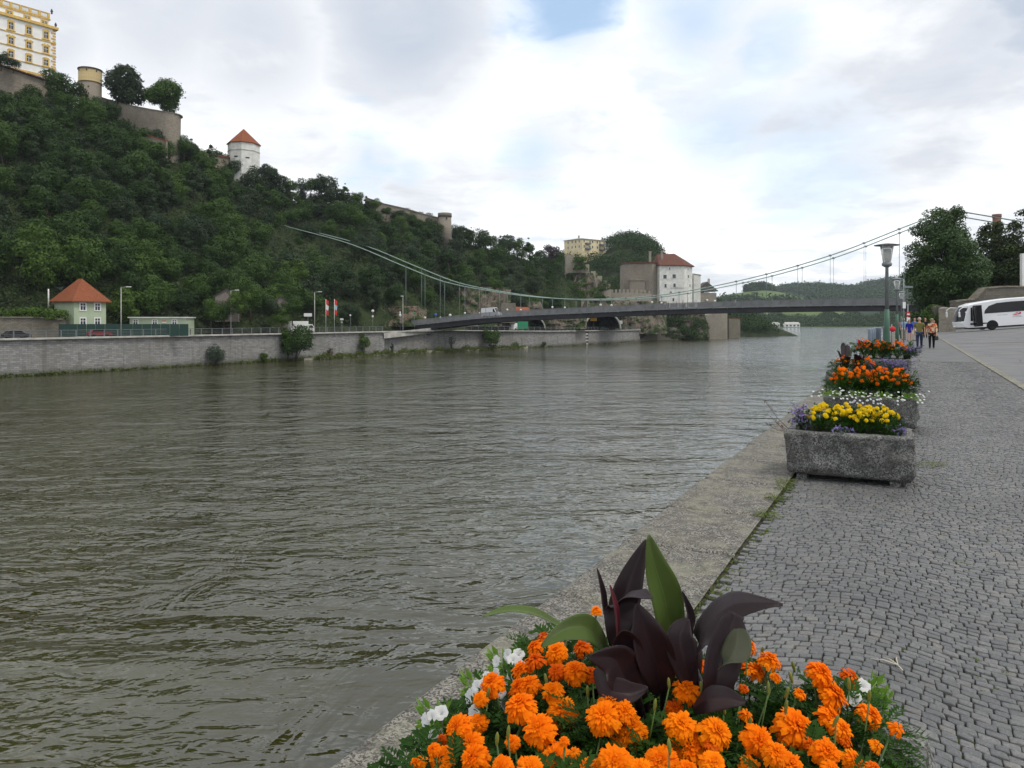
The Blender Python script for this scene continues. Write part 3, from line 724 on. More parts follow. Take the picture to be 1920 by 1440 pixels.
# curtain wall below the castle
M_cas = m_masonry('castle_masonry', (.37, .325, .265), (.26, .225, .185), (.17, .15, .12), .55, .3, .03, .9, (.12, .10, .075), .4)
def wall_run(name, label, pts, thick, depth, mat, cap=None, capmat=None, merl=None):   # pts (px, py_top, Y)
    T = [W(*p) for p in pts]; th = thing(name, label, 'wall', T[len(T) // 2] - Vector((0, 0, depth)))
    mb = MB(); vs = []
    for p in T: q = p + Vector((0, thick, 0)); vs += [p - Vector((0, 0, depth)), p, q, q - Vector((0, 0, depth))]
    n = len(T); fs = [(i * 4 + a, i * 4 + 4 + a, i * 4 + 4 + (a + 1) % 4, i * 4 + (a + 1) % 4) for i in range(n - 1) for a in range(4)] + [(0, 1, 2, 3), tuple(n * 4 - 4 + k for k in (3, 2, 1, 0))]
    mb.add(vs, fs); part('wall_face', mb, mat, th, True)
    if cap:
        mb = MB()
        for i in range(n - 1): mb.beam(T[i] + Vector((0, thick / 2, cap / 2)), T[i + 1] + Vector((0, thick / 2, cap / 2)), thick + .5, cap)
        part('coping', mb, capmat, th, True)
    if merl:
        w_, gap_, hh = merl; mb = MB()
        for i in range(n - 1):
            a, b = T[i], T[i + 1]; L = (b - a).length; m_ = max(1, int(L / (w_ + gap_)))
            for q in range(m_):
                f0 = q / m_; f1 = (q + w_ / (w_ + gap_)) / m_
                p0 = a.lerp(b, f0); p1 = a.lerp(b, f1); z = max(p0.z, p1.z) + hh; z0 = min(p0.z, p1.z) - .1
                mb.prism([(p0.x, p0.y, z0), (p1.x, p1.y, z0), (p1.x, p1.y, z), (p0.x, p0.y, z)], (0, .8, 0))
        part('merlons', mb, capmat or mat, th, True)
    return th
wall_run('curtain_wall', 'brown stone curtain wall at the foot of the white castle palace', [(-60, 108, 226), (0, 124, 231), (40, 137, 235), (76, 149, 240), (110, 152, 246)], 3, 9, M_cas, .35, M_tile2)
rt = thing('round_tower', 'round stone tower with ochre top band right of the castle palace', 'tower', W(169, 190, 243) - Vector((0, 0, 3)))
base = rt.location; r_ = 3.35; zt = zat(131, 243) - base.z; zb = zat(157, 243) - base.z
mb = MB(); mb.lathe((0, 0, 0), [(r_ + .3, -4), (r_, 2), (r_, zb)], 28); part('shaft', mb, M_cas, rt)
mb = MB(); mb.lathe((0, 0, 0), [(r_ + .18, zb), (r_ + .18, zb + .35), (r_ + .06, zb + .4), (r_ + .06, zt - .3)], 28); part('upper_band', mb, m_masonry('ochre_masonry', (.55, .42, .20), (.42, .33, .17), (.3, .26, .2), .6, .4, .02, .5, (.2, .17, .12), .6), rt)
mb = MB(); mb.lathe((0, 0, 0), [(r_ + .3, zt - .3), (r_ + .3, zt), (.1, zt + .4)], 28); part('cap', mb, M_grout, rt)
for a in (-2.2, -1.35, -.5):
    mb = MB(); mb.box((cos(a) * (r_ + .03), sin(a) * (r_ + .03), zt - .9), (.35, .2, .55), a + pi / 2); part('loophole', mb, M_dark, rt)
for a, z in ((-1.2, zb - 1.8), (-1.35, zb - 5.4)):
    mb = MB(); mb.box((cos(a) * (r_ - .02), sin(a) * (r_ - .02), z), (.45, .2, .5), a + pi / 2); part('loophole', mb, M_dark, rt)
# great bastion wall with rounded end, carries two trees
bt = thing('bastion', 'long brown stone bastion wall with rounded end carrying two dark trees', 'wall', W(280, 262, 240) - Vector((0, 0, 4)))
tp = [(150, 170, 252), (200, 186, 248), (222, 192, 245), (250, 199, 241), (280, 205, 237), (310, 210, 234), (325, 212.5, 234), (334, 215, 236), (339, 218, 240), (339.5, 220, 246), (336, 222, 256), (330, 226, 270)]
T = [W(*p) for p in tp]; mb = MB(); vs = []
for i, p in enumerate(T): vs += [Vector((p.x, p.y, p.z - 18)) + Vector((0, -.8, 0)), p]
mb.add(vs, [(2 * i, 2 * i + 2, 2 * i + 3, 2 * i + 1) for i in range(len(T) - 1)], 0, True)
part('wall_face', mb, M_cas, bt, True)
mb = MB()
for i in range(len(T) - 1): mb.beam(T[i] + Vector((0, .3, .1)), T[i + 1] + Vector((0, .3, .1)), .9, .3)
part('coping', mb, M_old, bt, True)
mb = MB(); mb.add([p + Vector((0, .3, -.2)) for p in T] + [Vector((T[0].x, 270, T[0].z - .3)), Vector((T[-1].x - 1, 269, T[-1].z - .5))], [tuple(range(len(T))) + (len(T) + 1, len(T))])
part('terrace', mb, M_soil, bt, True)
# red capped garden walls stepping down towards the white tower
wall_run('garden_wall', 'low wall with red tile capping below the round ended bastion', [(258, 250, 228), (285, 257, 226), (312, 265, 225)], .8, 5, M_cas, .35, M_tile)
wall_run('garden_wall', 'low wall with red tile capping left of the white octagonal tower', [(338, 281, 246), (380, 287, 252), (430, 297, 262)], .8, 6, M_cas, .35, M_tile)
# white octagonal tower
ot = thing('octagonal_tower', 'white octagonal tower with pointed red roof on the wooded ridge', 'tower', W(457, 318, 266) - Vector((0, 0, 5)))
b = ot.location; z1 = zat(272, 266) - b.z; r_ = 5.45
mb = MB(); mb.lathe((0, 0, 0), [(r_ + .2, -4), (r_, 2), (r_, z1)], 8, smooth=False, a0=R(12)); part('wall', mb, M_whitew, ot)
zc = zat(286, 266) - b.z
mb = MB(); mb.lathe((0, 0, 0), [(r_ + .15, zc - .12), (r_ + .15, zc + .12)], 8, smooth=False, a0=R(12)); part('string_course', mb, M_conc, ot)
mb = MB(); mb.lathe((0, 0, 0), [(r_ + .45, z1 - .1), (r_ + .45, z1 + .1), (.12, zat(242, 266) - b.z)], 8, smooth=False, a0=R(12)); part('roof', mb, M_tile, ot)
for a, dz in ((R(-100.5), -2.4), (R(-55.5), -2.7), (R(-145.5), -1.8)):
    mb = MB(); rr = (r_ + .05) * cos(pi / 8) ; mb.box((cos(a) * rr, sin(a) * rr, zc + dz), (1.3, .16, .42), a + pi / 2); part('loophole', mb, M_dark, ot)
# long ridge wall and round turret
wall_run('ridge_wall', 'long brown stone wall running down the ridge to a round turret', [(685, 371, 306), (720, 383, 308), (760, 392, 312), (790, 401, 315), (822, 409, 318)], 1.5, 9, M_cas, .3, M_old)
tt = thing('round_turret', 'small round brown stone turret at the end of the ridge wall', 'tower', W(834, 430, 318) - Vector((0, 0, 4)))
b = tt.location; z1 = zat(400, 318) - b.z
mb = MB(); mb.lathe((0, 0, 0), [(3.1, -4), (2.85, 4), (2.75, z1 - 1.6)], 24); part('shaft', mb, M_cas, tt)
mb = MB(); mb.lathe((0, 0, 0), [(3.0, z1 - 1.6), (2.95, z1), (.5, z1 + .15)], 24); part('cap', mb, M_old, tt)
mb = MB(); mb.box((1.0, -2.65, z1 - 2.4), (.5, .3, .9), .35); part('loophole', mb, M_dark, tt)

# green house with orange hipped roof by the road
gh = thing('house', 'pale green house with steep orange hipped roof beside the riverside road', 'house', (-88, 150, -1.8), math.atan2(.85, .53))
# local +x runs along the front facade (away), local y to the left behind
mb = MB(); mb.box((3.25, 3.75, 3.4), (6.5, 7.5, 7.6)); part('wall', mb, M_green, gh)
mb = MB(); zr = 7.3; over = .75
A_ = [(-over, -over, zr), (6.5 + over, -over, zr), (6.5 + over, 7.5 + over, zr), (-over, 7.5 + over, zr)]; A2 = [(p[0], p[1], zr - .22) for p in A_]
rd = [(3.25, 3.1, zr + 4.7), (3.25, 4.5, zr + 4.7)]
mb.add(A_ + A2 + rd, [(0, 1, 8), (1, 2, 9, 8), (2, 3, 9), (3, 0, 8, 9), (4, 7, 6, 5), (0, 4, 5, 1), (1, 5, 6, 2), (2, 6, 7, 3), (3, 7, 4, 0)])
part('roof', mb, M_tile, gh)
for x in (1.75, 4.7):
    for z in (3.1, 6.15): window(gh, x, z, 1.0, 1.35, fw=.2)
mb = MB(); mb.box((-.55, 3.9, zr + 2.6), (.9, .9, .1), mat=Matrix.Rotation(R(0), 3, 'Z') @ Matrix.Rotation(R(-47), 3, 'Y')); part('skylight', mb, M_glass, gh)
mb = MB(); mb.tube([(-1.4, 7.0, 6), (-1.4, 7.0, 9.8)], .14, 8); part('flue_pipe', mb, M_whitew, gh)
# low pale annex
an = thing('annex', 'low flat roofed pale green shed right of the green house', 'shed', (GX(243, 163), 163, -1.6), R(3))
mb = MB(); mb.box((6, 2.5, 1.75), (12, 5, 3.9)); part('wall', mb, M_green, an)
mb = MB(); mb.box((6, 2.5, 3.8), (12.6, 5.6, .26)); part('roof', mb, M_whitew, an)
for x in (1.3, 5.4, 9.6): window(an, x, 2.75, .9, .9, fw=.12, fm=M_wframe)
mb = MB(); mb.box((7.4, -.04, 2.9), (.9, .06, .5)); part('notice', mb, M_wframe, an); 
mb = MB(); mb.box((7.4, -.08, 3.02), (.9, .04, .22)); part('notice_band', mb, m_plain('red_paint', (.5, .03, .03), .5, .1), an)
# dark green fence
th = thing('garden_fence', 'dark green board fence along the road below the green house', 'fence', (GX(230, 146), 146, -1.7))
for i in range(14):
    a = W(110 + i * 17.4, 0, 147 + i * .35); c = W(110 + (i + 1) * 17.4, 0, 147 + (i + 1) * .35)
    mb = MB(); mb.prism([(a.x, a.y, -1.6), (c.x - .06, c.y, -1.6), (c.x - .06, c.y, .85), (a.x, a.y, .85)], (0, .06, 0)); part('panel', mb, m_plain('green_fence_paint', (.012, .045, .035), .6, .1) if i == 0 else bpy.data.materials['green_fence_paint'], th, True)
# garden retaining wall left of the house
wall_run('garden_wall', 'rubble retaining wall with ivy left of the green house', [(-60, 601, 143), (0, 596, 144), (60, 596, 146), (112, 600, 148)], 2.5, 5, M_old, .25, M_old)

# Niederhaus: white tower house with red roof, stone bastion and crenellated walls
Yn = 372.0
nh = thing('fortress_house', 'white fortress house with dark red hipped roof at the river confluence', 'house', (GX(1283, Yn), Yn, -9), math.atan2(.10, 1.0))
k_ = Yn / F
def zz(py): return zat(py, Yn) + 9
# local x negative = front facade to the left of the corner, right facade goes back
mb = MB(); zb_ = zz(578); mb.prism([(-12.6, 0, zb_), (0, 0, zb_), (5.6, 4.2, zb_), (6.5, 16, zb_), (-12.6, 16, zb_)], (0, 0, zz(497) - zb_)); part('wall', mb, M_whitew, nh)
e = .8; z0 = zz(497)
A_ = [(-13.2, -e, z0), (.2, -e, z0), (6.6, 3.9, z0 - .2), (7.2, 16.5, z0), (-13.2, 16.5, z0)]
rd = [(-11.5, 8, zz(475)), (-2.6, 7.5, zz(473))]
mb = MB(); mb.add(A_ + [(p[0], p[1], p[2] - .4) for p in A_] + rd, [(0, 1, 11, 10), (1, 2, 11), (2, 3, 11), (3, 4, 10, 11), (4, 0, 10), (9, 8, 7, 6, 5), (0, 5, 6, 1), (1, 6, 7, 2), (2, 7, 8, 3), (3, 8, 9, 4), (4, 9, 5, 0)])
part('roof', mb, M_tile2, nh)
for x, y, h0, h1 in ((-16.0, 5, 484, 471), (-10.2, 4, 485, 470.5)):
    mb = MB(); mb.box((x, y, (zz(h0) + zz(h1)) / 2 - 1), (1.0, 1.0, zz(h1) - zz(h0) + 2)); mb.box((x, y, zz(h1) + .1), (1.3, 1.3, .3)); part('chimney', mb, M_old2, nh)
Msh = m_plain('striped_shutter', (.68, .68, .66), .7, .3, 6)
for x, py, w_, h_, shx in ((-9.9, 519, 1.7, 1.9, 1), (-5.2, 518, 1.7, 1.9, 1), (-9.6, 536, 1.1, 1.8, 0), (-5.0, 535, 1.2, 1.8, 0), (-7.5, 504, .6, 1.2, 0), (-6.9, 548, 1.1, .7, 0), (-5.6, 562, .9, 1.6, 0)):
    window(nh, x, zz(py), w_, h_, fw=.1, sh=Msh if shx else None, d=.12, cross=False)
ra = math.atan2(4.2, 5.6)
for x, py, w_, h_ in ((3.4, 518, 1.0, 1.4), (4.8, 535, .8, 1.3), (3.2, 505, .6, .8)): window(nh, x, zz(py), w_, h_, rz=ra, fw=.1, cross=False)
mb = MB(); mb.box((-3.5, -.1, zz(539.5)), (7, .2, .25)); part('ledge', mb, M_conc, nh)
mb = MB(); mb.box((9.3, 11, zz(560)), (3.6, 7, 2 * (zz(512) - zz(560)))); part('side_wing', mb, M_whitew, nh)
mb = MB(); mb.prism([(7.4, 7.3, zz(512)), (11.4, 7.3, zz(515)), (11.4, 7.3, zz(515) + .3), (7.4, 7.3, zz(511))], (0, 7.6, 0)); part('wing_roof', mb, M_tile2, nh)
# great stone bastion left of the house
fb = thing('fortress_bastion', 'massive brown stone keep joined to the left of the white fortress house', 'tower', (GX(1200, 375), 375, -2))
def zq(py): return zat(py, 375) + 2
xa = GX(1170, 375) - fb.location.x; xb = GX(1221, 375) - fb.location.x; xc = GX(1236, 373) - fb.location.x
mb = MB(); mb.prism([(xa, 1.5, -5), (xb, -2.5, -5), (xb, 14, -5), (xa, 14, -5)], (0, 0, zq(494) + 5)); part('wall', mb, M_cas, fb)
mb = MB(); mb.prism([(xb, -2.5, -5), (xc - .1, .5, -5), (xc - .1, 10, -5), (xb, 13.9, -5)], (0, 0, zq(493) + 5)); part('corner_wall', mb, M_old2, fb)
mb = MB(); mb.prism([(xa - .4, 1.1, 0), (xb, -3.0, 0), (xc, .2, 0), (xc, 14, 0), (xa - .4, 14, 0)], (0, 0, .6)); rotz_mb(mb, 0, (0, 0, zq(494))); part('roof', mb, M_tile2, fb)
mb = MB(); mb.box((xa + 6, -2.4, zq(538)), (7.2, 4, 6)); mb.box((xa + 6, -2.4, zq(538) + 3.2), (7.8, 4.6, .4)); part('gatehouse', mb, M_cas, fb)
wall_run('crenellated_wall', 'crenellated stone wall in front of the brown keep', [(1146, 549, 360), (1175, 548, 362), (1200, 549, 364), (1223, 551, 366)], 1.2, 9, M_old2, None, None, (1.1, .9, 1.5))
wall_run('crenellated_wall', 'stepped crenellated wall climbing the rock left of the keep', [(1096, 500, 350), (1108, 513, 351), (1120, 522, 352), (1132, 530, 353), (1146, 543, 356)], 1.2, 6, M_old2, None, M_old2, (1.9, .7, 1.2))
# ruined rock tower
rk = thing('ruined_tower', 'ruined grey stone wall tower standing on a rock outcrop', 'tower', W(1078, 530, 345))
zt_ = zat(479, 345) - rk.location.z
xa = GX(1060, 345) - rk.location.x; xb = GX(1095, 345) - rk.location.x
mb = MB(); mb.prism([(xa, 0, -7), (xa, 0, zt_), (xa + 1.5, 0, zt_ + .5), (xa + 3, 0, zt_ + .1), (xa + 4.2, 0, zt_ - .9), (xa + 5.1, 0, zt_ - .4), (xa + 5.1, 0, -7)], (0, 5, 0)); part('left_wall', mb, M_old2, rk)
mb = MB(); mb.prism([(xa + 5.2, .8, -4), (xa + 5.2, .8, zt_ - .4), (xb - .4, .8, zt_ - 1.2), (xb, .8, zt_ - 3), (xb, .8, -4)], (0, 4, 0)); part('right_wall', mb, M_old2, rk)
# slate roofed house behind, right
sh_ = thing('house', 'small grey roofed house with chimney just right of the white fortress house', 'house', W(1326, 566, 392) - Vector((0, 0, 4)))
def zs(py): return zat(py, 392) - sh_.location.z
mb = MB(); mb.box((0, 5, zs(552) / 2), (10, 9, zs(546))); part('wall', mb, M_old2, sh_)
mb = MB(); mb.prism([(-6.5, 0, zs(546)), (6, 0, zs(546)), (0, 0, zs(528))], (0, 10, 0)); part('roof', mb, M_grout, sh_)
mb = MB(); mb.box((1.6, 3, zs(529)), (1.0, 1.0, 4)); part('chimney', mb, M_conc, sh_)
# bastions at the water under the bridge
for nm, lab, x0, x1, yt, yb, Y in (('river_bastion', 'wide weathered stone bastion at the water beneath the bridge', 1318, 1366, 587, 632, 378), ('river_turret', 'small square stone turret at the tip of the river wall', 1367, 1390, 598, 632, 400)):
    b = thing(nm, lab, 'wall', (GX((x0 + x1) / 2, Y), Y, ZW)); hw = (x1 - x0) / 2 / F * Y; zt_ = zat(yt, Y) - ZW
    mb = MB(); mb.prism([(-hw, 0, -1), (hw, 2, -1), (hw, 2, zt_), (hw * .4, .6, zt_ + (.4 if nm[6] == 'b' else 0)), (-hw, 0, zt_ - (1.2 if nm[6] == 'b' else 0))], (0, 16, 0)); part('wall', mb, M_old2 if nm[6] == 'b' else M_old, b)
    if nm[6] == 't': mb = MB(); mb.box((0, 9, zt_ + .2), (2 * hw + .8, 16, .4)); part('roof', mb, M_tile2, b)
    else:
        mb = MB(); mb.prism([(-hw - 9, 3, -1), (-hw, 3, -1), (-hw, 3, zt_ - 2), (-hw - 9, 3, zt_ - 3.2)], (0, 9, 0)); part('side_wall', mb, M_cas, b)
# yellow apartment block on the second hill
Ya = 500
ap = thing('apartment_building', 'pale yellow apartment block with grey balconies on the far wooded hill', 'building', (GX(1092, Ya), Ya, zat(475, Ya)), math.atan2(.62, .78))
def zy(py): return zat(py, Ya) - ap.location.z
hh = zy(447)
mb = MB(); mb.box((11, 9, hh / 2 - 3), (22, 18, hh + 6)); part('wall', mb, M_pyel, ap)
mb = MB(); mb.box((25.5, 9, hh / 2 - 5), (9, 15, hh + 2)); part('white_wing', mb, M_white, ap)
mb = MB(); hip_roof(mb, 0, 22, 0, 18, hh, 1.3, .2, .7); part('roof', mb, M_conc, ap)
for x in (1.5, 7, 9.5, 14, 16.5, 20.5):
    for z in (hh - 1.7, hh - 5.2): window(ap, x, z, 1.0, 1.6, fw=.06, cross=False)
for x in (23, 25.5, 28): window(ap, x, hh - 3.5, 1.0, 2.4, fw=.06, cross=False)
for y in (3, 6.5, 10, 14):
    for z in (hh - 1.7, hh - 5.2): window(ap, 0, z, 1.0, 1.5, rz=R(-90), off=(0, y, 0), fw=.06, cross=False)
for x in (4.6, 17.8):
    for z in (hh - 3.2, hh - 6.6): mb = MB(); mb.box((x, -.8, z), (4.4, 1.6, 1.1)); part('balcony', mb, M_rail, ap)
mb = MB(); mb.box((2.5, 6, hh + 1.6), (.9, .9, 2.2)); part('chimney', mb, M_conc, ap)

# tunnel mouths under the bridge
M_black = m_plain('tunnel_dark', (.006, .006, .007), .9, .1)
def tunnel(label, x0, x1, Y, ytop, ybot):
    c = W((x0 + x1) / 2, ybot, Y); th = thing('tunnel_portal', label, 'tunnel', c); r = (x1 - x0) / 2 / F * Y; hgt = zat(ytop, Y) - c.z
    arc = [(cos(a) * r, 0, sin(a) * hgt) for a in np.linspace(0, pi, 17)]
    mb = MB(); arc2 = [(x * 1.07, 0, z * 1.07) for x, y, z in arc]
    n = len(arc); vs = []
    for p, q in zip(arc, arc2): vs += [Vector(p), Vector(q), Vector(q) + Vector((0, 3, 0)), Vector(p) + Vector((0, 3, 0))]
    mb.add(vs, [(i * 4 + a, i * 4 + 4 + a, i * 4 + 4 + (a + 1) % 4, i * 4 + (a + 1) % 4) for i in range(n - 1) for a in range(4)]); part('arch_ring', mb, M_conc, th)
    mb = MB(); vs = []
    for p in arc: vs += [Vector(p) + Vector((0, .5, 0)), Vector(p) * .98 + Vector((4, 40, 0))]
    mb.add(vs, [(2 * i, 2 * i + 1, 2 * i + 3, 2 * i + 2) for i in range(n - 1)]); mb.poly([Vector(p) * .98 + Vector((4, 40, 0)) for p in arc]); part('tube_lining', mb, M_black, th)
    return th, c, r, hgt
tunnel('dark tunnel mouth with pale arch ring, the left one under the bridge', 955, 1021, 282, 590, 615.5)
tunnel('dark tunnel mouth with pale arch ring beside the yellow road sign', 1098, 1163, 300, 586, 616)
def rock(name, label, x0, x1, y0, y1, Y, slope=6, seed=0, mat=None, nx=34, nz=18, holes=()):
    base = W((x0 + x1) / 2, y1, Y); th = None; mb = MB(); vs = []
    for j in range(nz + 1):
        for i in range(nx + 1):
            px = lerp(x0, x1, i / nx); py = lerp(y1, y0, j / nz); v = j / nz; YY = Y + slope * v
            edge = 4 * (i / nx) * (1 - i / nx); p = W(px, lerp(py, y1, (1 - min(1, edge * 2.2 + .15)) * .8), YY)
            q = p * .18 + Vector((seed * 7, 0, 0)); dd = mnoise.fractal(q, .8, 2.2, 5) * 2.4 + mnoise.noise(Vector((p.x * .5, seed, p.z * .12))) * 1.2
            p.y -= dd + edge * 1.2; vs.append(p)
    fs = [(j * (nx + 1) + i, j * (nx + 1) + i + 1, (j + 1) * (nx + 1) + i + 1, (j + 1) * (nx + 1) + i) for j in range(nz) for i in range(nx)]
    b = mb.n; back = [W(x0, y1, Y + 14), W(x1, y1, Y + 14), W(x1, y0, Y + 16 + slope), W(x0, y0, Y + 16 + slope)]
    n1 = nx + 1
    mb.add(vs + back, fs + [(nz * n1, nz * n1 + nx, len(vs) + 2, len(vs) + 3), (0, nz * n1, len(vs) + 3, len(vs)), (nx, len(vs) + 1, len(vs) + 2, nz * n1 + nx)])
    return solo(name, mb, mat, kind='structure', base=base)
def m_rock(name, c1, c2):
    t = NT(name); v = t.map(scale=(1, 1, .35)); n = t.noise(.5, 7, .65, v); n2 = t.noise(2.2, 6, .6, v); cr = t.voro(.55, v, 'DISTANCE_TO_EDGE')
    c = t.mix(t.mr(n, .35, .65), c1, c2); c = t.mix(t.mr(n2, .5, .62, 0, .6), c, sc(c2, .4)); c = t.mix(t.mr(cr, 0, .06, .6, 0), c, (.03, .03, .025))
    g_ = t.mr(t.noise(.3, 5), .47, .56, 0, .9); c = t.mix(g_, c, (.03, .055, .015))
    return t.fin(c, .95, t.bump(t.math('ADD', n, n2), .9, .6), spec=.1)
M_rock1 = m_rock('cliff_orange', (.21, .155, .11), (.13, .11, .085)); M_rock2 = m_rock('cliff_grey', (.20, .165, .13), (.12, .105, .085))
rock('rock_face', '', 678, 800, 574, 612, bankY(740) + 20, 6, 1, M_rock1)
rock('rock_face', '', 838, 958, 538, 612, bankY(890) + 24, 9, 2, M_rock2)
rock('rock_face', '', 1022, 1100, 596, 617, 286, 3, 5, M_rock2)
rock('rock_face', '', 960, 1020, 565, 592, 284, 5, 6, M_rock2)
rock('rock_face', '', 1090, 1180, 560, 590, 304, 6, 7, M_rock2)
rock('rock_face', '', 1160, 1250, 565, 626, 340, 12, 8, M_rock2)
rock('rock_face', '', 1052, 1120, 512, 580, 338, 8, 9, M_rock2)
rock('rock_face', '', 1236, 1330, 585, 634, 372, 5, 10, M_rock2)
wall_run('retaining_wall', 'brown brick retaining wall with small red roof above the bridge end', [(940, 568, 262), (967, 568, 262)], 5, 7, M_old, None)
mb = MB(); mb.prism([W(966, 584, 264), W(995, 585, 266), W(990, 577, 270), W(966, 576, 268)], (0, .4, .2)); solo('shed_roof', mb, M_tile, 'small red roof of a shed against the rock above the bridge', 'roof', base=W(980, 586, 266))
# ------------------------------------------------------------ second hill, far banks and far hills
def wood_cloud(name, pts, rad, n_each, ls, mat, seed, zr=.9):
    g = np.random.default_rng(seed); pts = np.array(pts); m = len(pts); d = g.normal(size=(m * n_each, 3)); d /= np.linalg.norm(d, axis=1, keepdims=True); d[:, 2] = np.abs(d[:, 2]) * 1.0 - .15
    r = np.repeat(rad * g.uniform(.65, 1.3, m), n_each); c = np.repeat(pts, n_each, 0)
    rr = r * g.uniform(.75, 1.08, len(r)) * (1 + .18 * np.sin(d[:, 0] * 7 + np.repeat(np.arange(m), n_each)))
    p = c + d * rr[:, None] * np.array([1, 1, zr]); v, f = leaf_cloud(p, d + g.normal(size=d.shape) * .5, ls * g.uniform(.6, 1.4, len(p)), g)
    return tag(link(name, mesh_np(name, v, f, mat)), kind='stuff')
def strip(name, prof, Y, depth, zb=ZW - 2, mat=None, back=40):     # a hill: skyline (px, py) at depth Y sloping down to the viewer
    mb = MB(); vs = []; N = 10
    xs = np.arange(prof[0][0], prof[-1][0] + 1, (prof[-1][0] - prof[0][0]) / 60)
    for x in xs:
        zt = zat(interp(x, prof), Y)
        for k in range(N + 1):
            u = k / N; YY = Y - depth * (1 - u); z = zb + (zt - zb) * sin(u * pi / 2) ** .9
            vs.append(Vector((GX(x, Y) * (1 - (1 - u) * .0), YY, z)))
        vs.append(Vector((GX(x, Y), Y + back * 4, zb)))
    n1 = N + 2
    mb.add(vs, [(i * n1 + k, (i + 1) * n1 + k, (i + 1) * n1 + k + 1, i * n1 + k + 1) for i in range(len(xs) - 1) for k in range(n1 - 1)], 0, True)
    return solo(name, mb, mat, kind='structure')
M_fwood = m_leaf('distant_foliage', (.018, .040, .014), (.050, .085, .024), .7, .08, .1, .0)
M_field = m_plain('distant_meadow', (.09, .13, .045), .95, .2, .01, spec=.1)
M_fh = m_plain('distant_forest_hill', (.022, .040, .020), .95, .4, .03, .8, 3, .12, spec=.05)
PR2 = [(1020, 500), (1060, 482), (1110, 478), (1140, 462), (1160, 452), (1185, 448), (1205, 456), (1222, 472), (1240, 506), (1265, 535), (1300, 562), (1345, 585), (1400, 604)]
strip('second_hill', PR2, 540, 110, mat=bpy.data.materials['hillside_soil'])
g = random.Random(9); pts = []
for k in range(620):
    x = g.uniform(1015, 1370); u = g.uniform(.1, 1.06); Y = 540 - 110 * (1 - min(u, 1)); zt = zat(interp(x, PR2), 540); z = (ZW - 2) + (zt - ZW + 2) * sin(min(u, 1) * pi / 2) ** .9
    p = Vector((GX(x, 540), Y, z)); pxx = 960 + p.x / p.y * F; pyy = 600 - (p.z - H) / p.y * F
    if 1052 < pxx < 1155 and Y < 512 and Y > 480 and pyy < 484: continue
    if 1052 < pxx < 1150 and pyy < 478 and Y < 515: continue
    pts.append((p.x, p.y, p.z + 1.0))
wood_cloud('wood', pts, 6.2, 210, .85, M_hl, 21)
wood_cloud('ivy', [tuple(W(g.uniform(1078, 1096), g.uniform(484, 506), g.uniform(342, 345))) for k in range(26)] + [tuple(W(g.uniform(1050, 1130), g.uniform(534, 566), 334)) for k in range(34)], 1.6, 90, .5, M_hl2, 23)
# far banks past the bridge
def bank_wood(name, x0, x1, Y, ytop, n, rad, seed, ls, zg=ZW + 1, dep=60, each=90):
    g = random.Random(seed); pts = []
    for k in range(n):
        x = g.uniform(x0, x1); yt = ytop(x); u = g.random(); zt = zat(yt, Y); z = lerp(zg, zt, u ** .8) - rad * .5
        pts.append((GX(x, Y), Y + dep * u + g.uniform(-6, 6), z))
    return wood_cloud(name, pts, rad, each, ls, M_fwood, seed)
bank_wood('wood', 1392, 1700, 996, lambda x: 589 - 5 * sin(x * .04) + 4 * sin(x * .13), 520, 7.5, 31, 1.9)
bank_wood('wood', 1700, 2000, 900, lambda x: 583, 250, 8, 32, 1.9)
bank_wood('wood', 1238, 1325, 361, lambda x: 594, 110, 1.9, 33, .55, ZW + .6, 8, 90)
bank_wood('wood', 1310, 1345, 395, lambda x: 556, 30, 2.6, 34, .7, 0, 5, 110)
bank_wood('wood', 1390, 1425, 560, lambda x: 592, 60, 3.5, 35, .9, ZW + 1, 20, 90)
mb = MB(); mb.add([(GX(1385, 990), 985, ZW + .6), (GX(2300, 990), 985, ZW + .6), (GX(2600, 1500), 1600, ZW + 8), (GX(1200, 1500), 1600, ZW + 8), (GX(1385, 990), 983, ZW - 1), (GX(2300, 990), 983, ZW - 1)], [(0, 1, 2, 3), (4, 5, 1, 0)])
solo('far_bank', mb, M_field, kind='structure')
for k, (x0, x1, yt, yb) in enumerate(((1446, 1462, 604, 612), (1472, 1500, 604.5, 612))):
    a = W((x0 + x1) / 2, yb + .6, 986); b = thing('boathouse', ('small white boathouse on the far bank, left of the pair', 'long white boathouse on the far bank, right of the pair')[k], 'building', a); w_ = (x1 - x0) / F * 986
    mb = MB(); mb.box((0, 4, 1.6), (w_, 8, 4.4)); part('wall', mb, M_white, b); mb = MB(); mb.prism([(-w_ / 2 - .6, -.5, 3.8), (w_ / 2 + .6, -.5, 3.8), (w_ / 2 - 1, 4, 6), (-w_ / 2 + 1, 4, 6)], (0, 1, .1)); part('roof', mb, M_conc, b)
    for q in range(4): mb = MB(); mb.box((-w_ / 2 + w_ * (q + .5) / 4, -.05, 1.4), (w_ * .14, .1, 2)); part('window', mb, M_glass, b)
q = W(1410, 610, 620)
b = thing('quay_house', 'low stone quay wall with a small pale hut at the far river tip', 'wall', (q.x, 620, ZW)); w_ = 34 / F * 620
mb = MB(); mb.box((-2, 4, .6), (w_, 14, 5)); part('wall', mb, M_old2, b); mb = MB(); mb.box((3.2, 2, 5.0), (4, 4, 4.6)); part('hut', mb, M_pyel, b); mb = MB(); mb.box((3.2, 2, 7.4), (4.6, 4.6, .3)); part('hut_roof', mb, M_tile2, b)
PR3 = [(1330, 566), (1370, 560), (1400, 549), (1440, 548), (1470, 542), (1500, 541), (1530, 545), (1555, 551), (1580, 549), (1620, 537), (1650, 531), (1680, 527), (1710, 521), (1760, 515), (1850, 505), (2100, 500)]
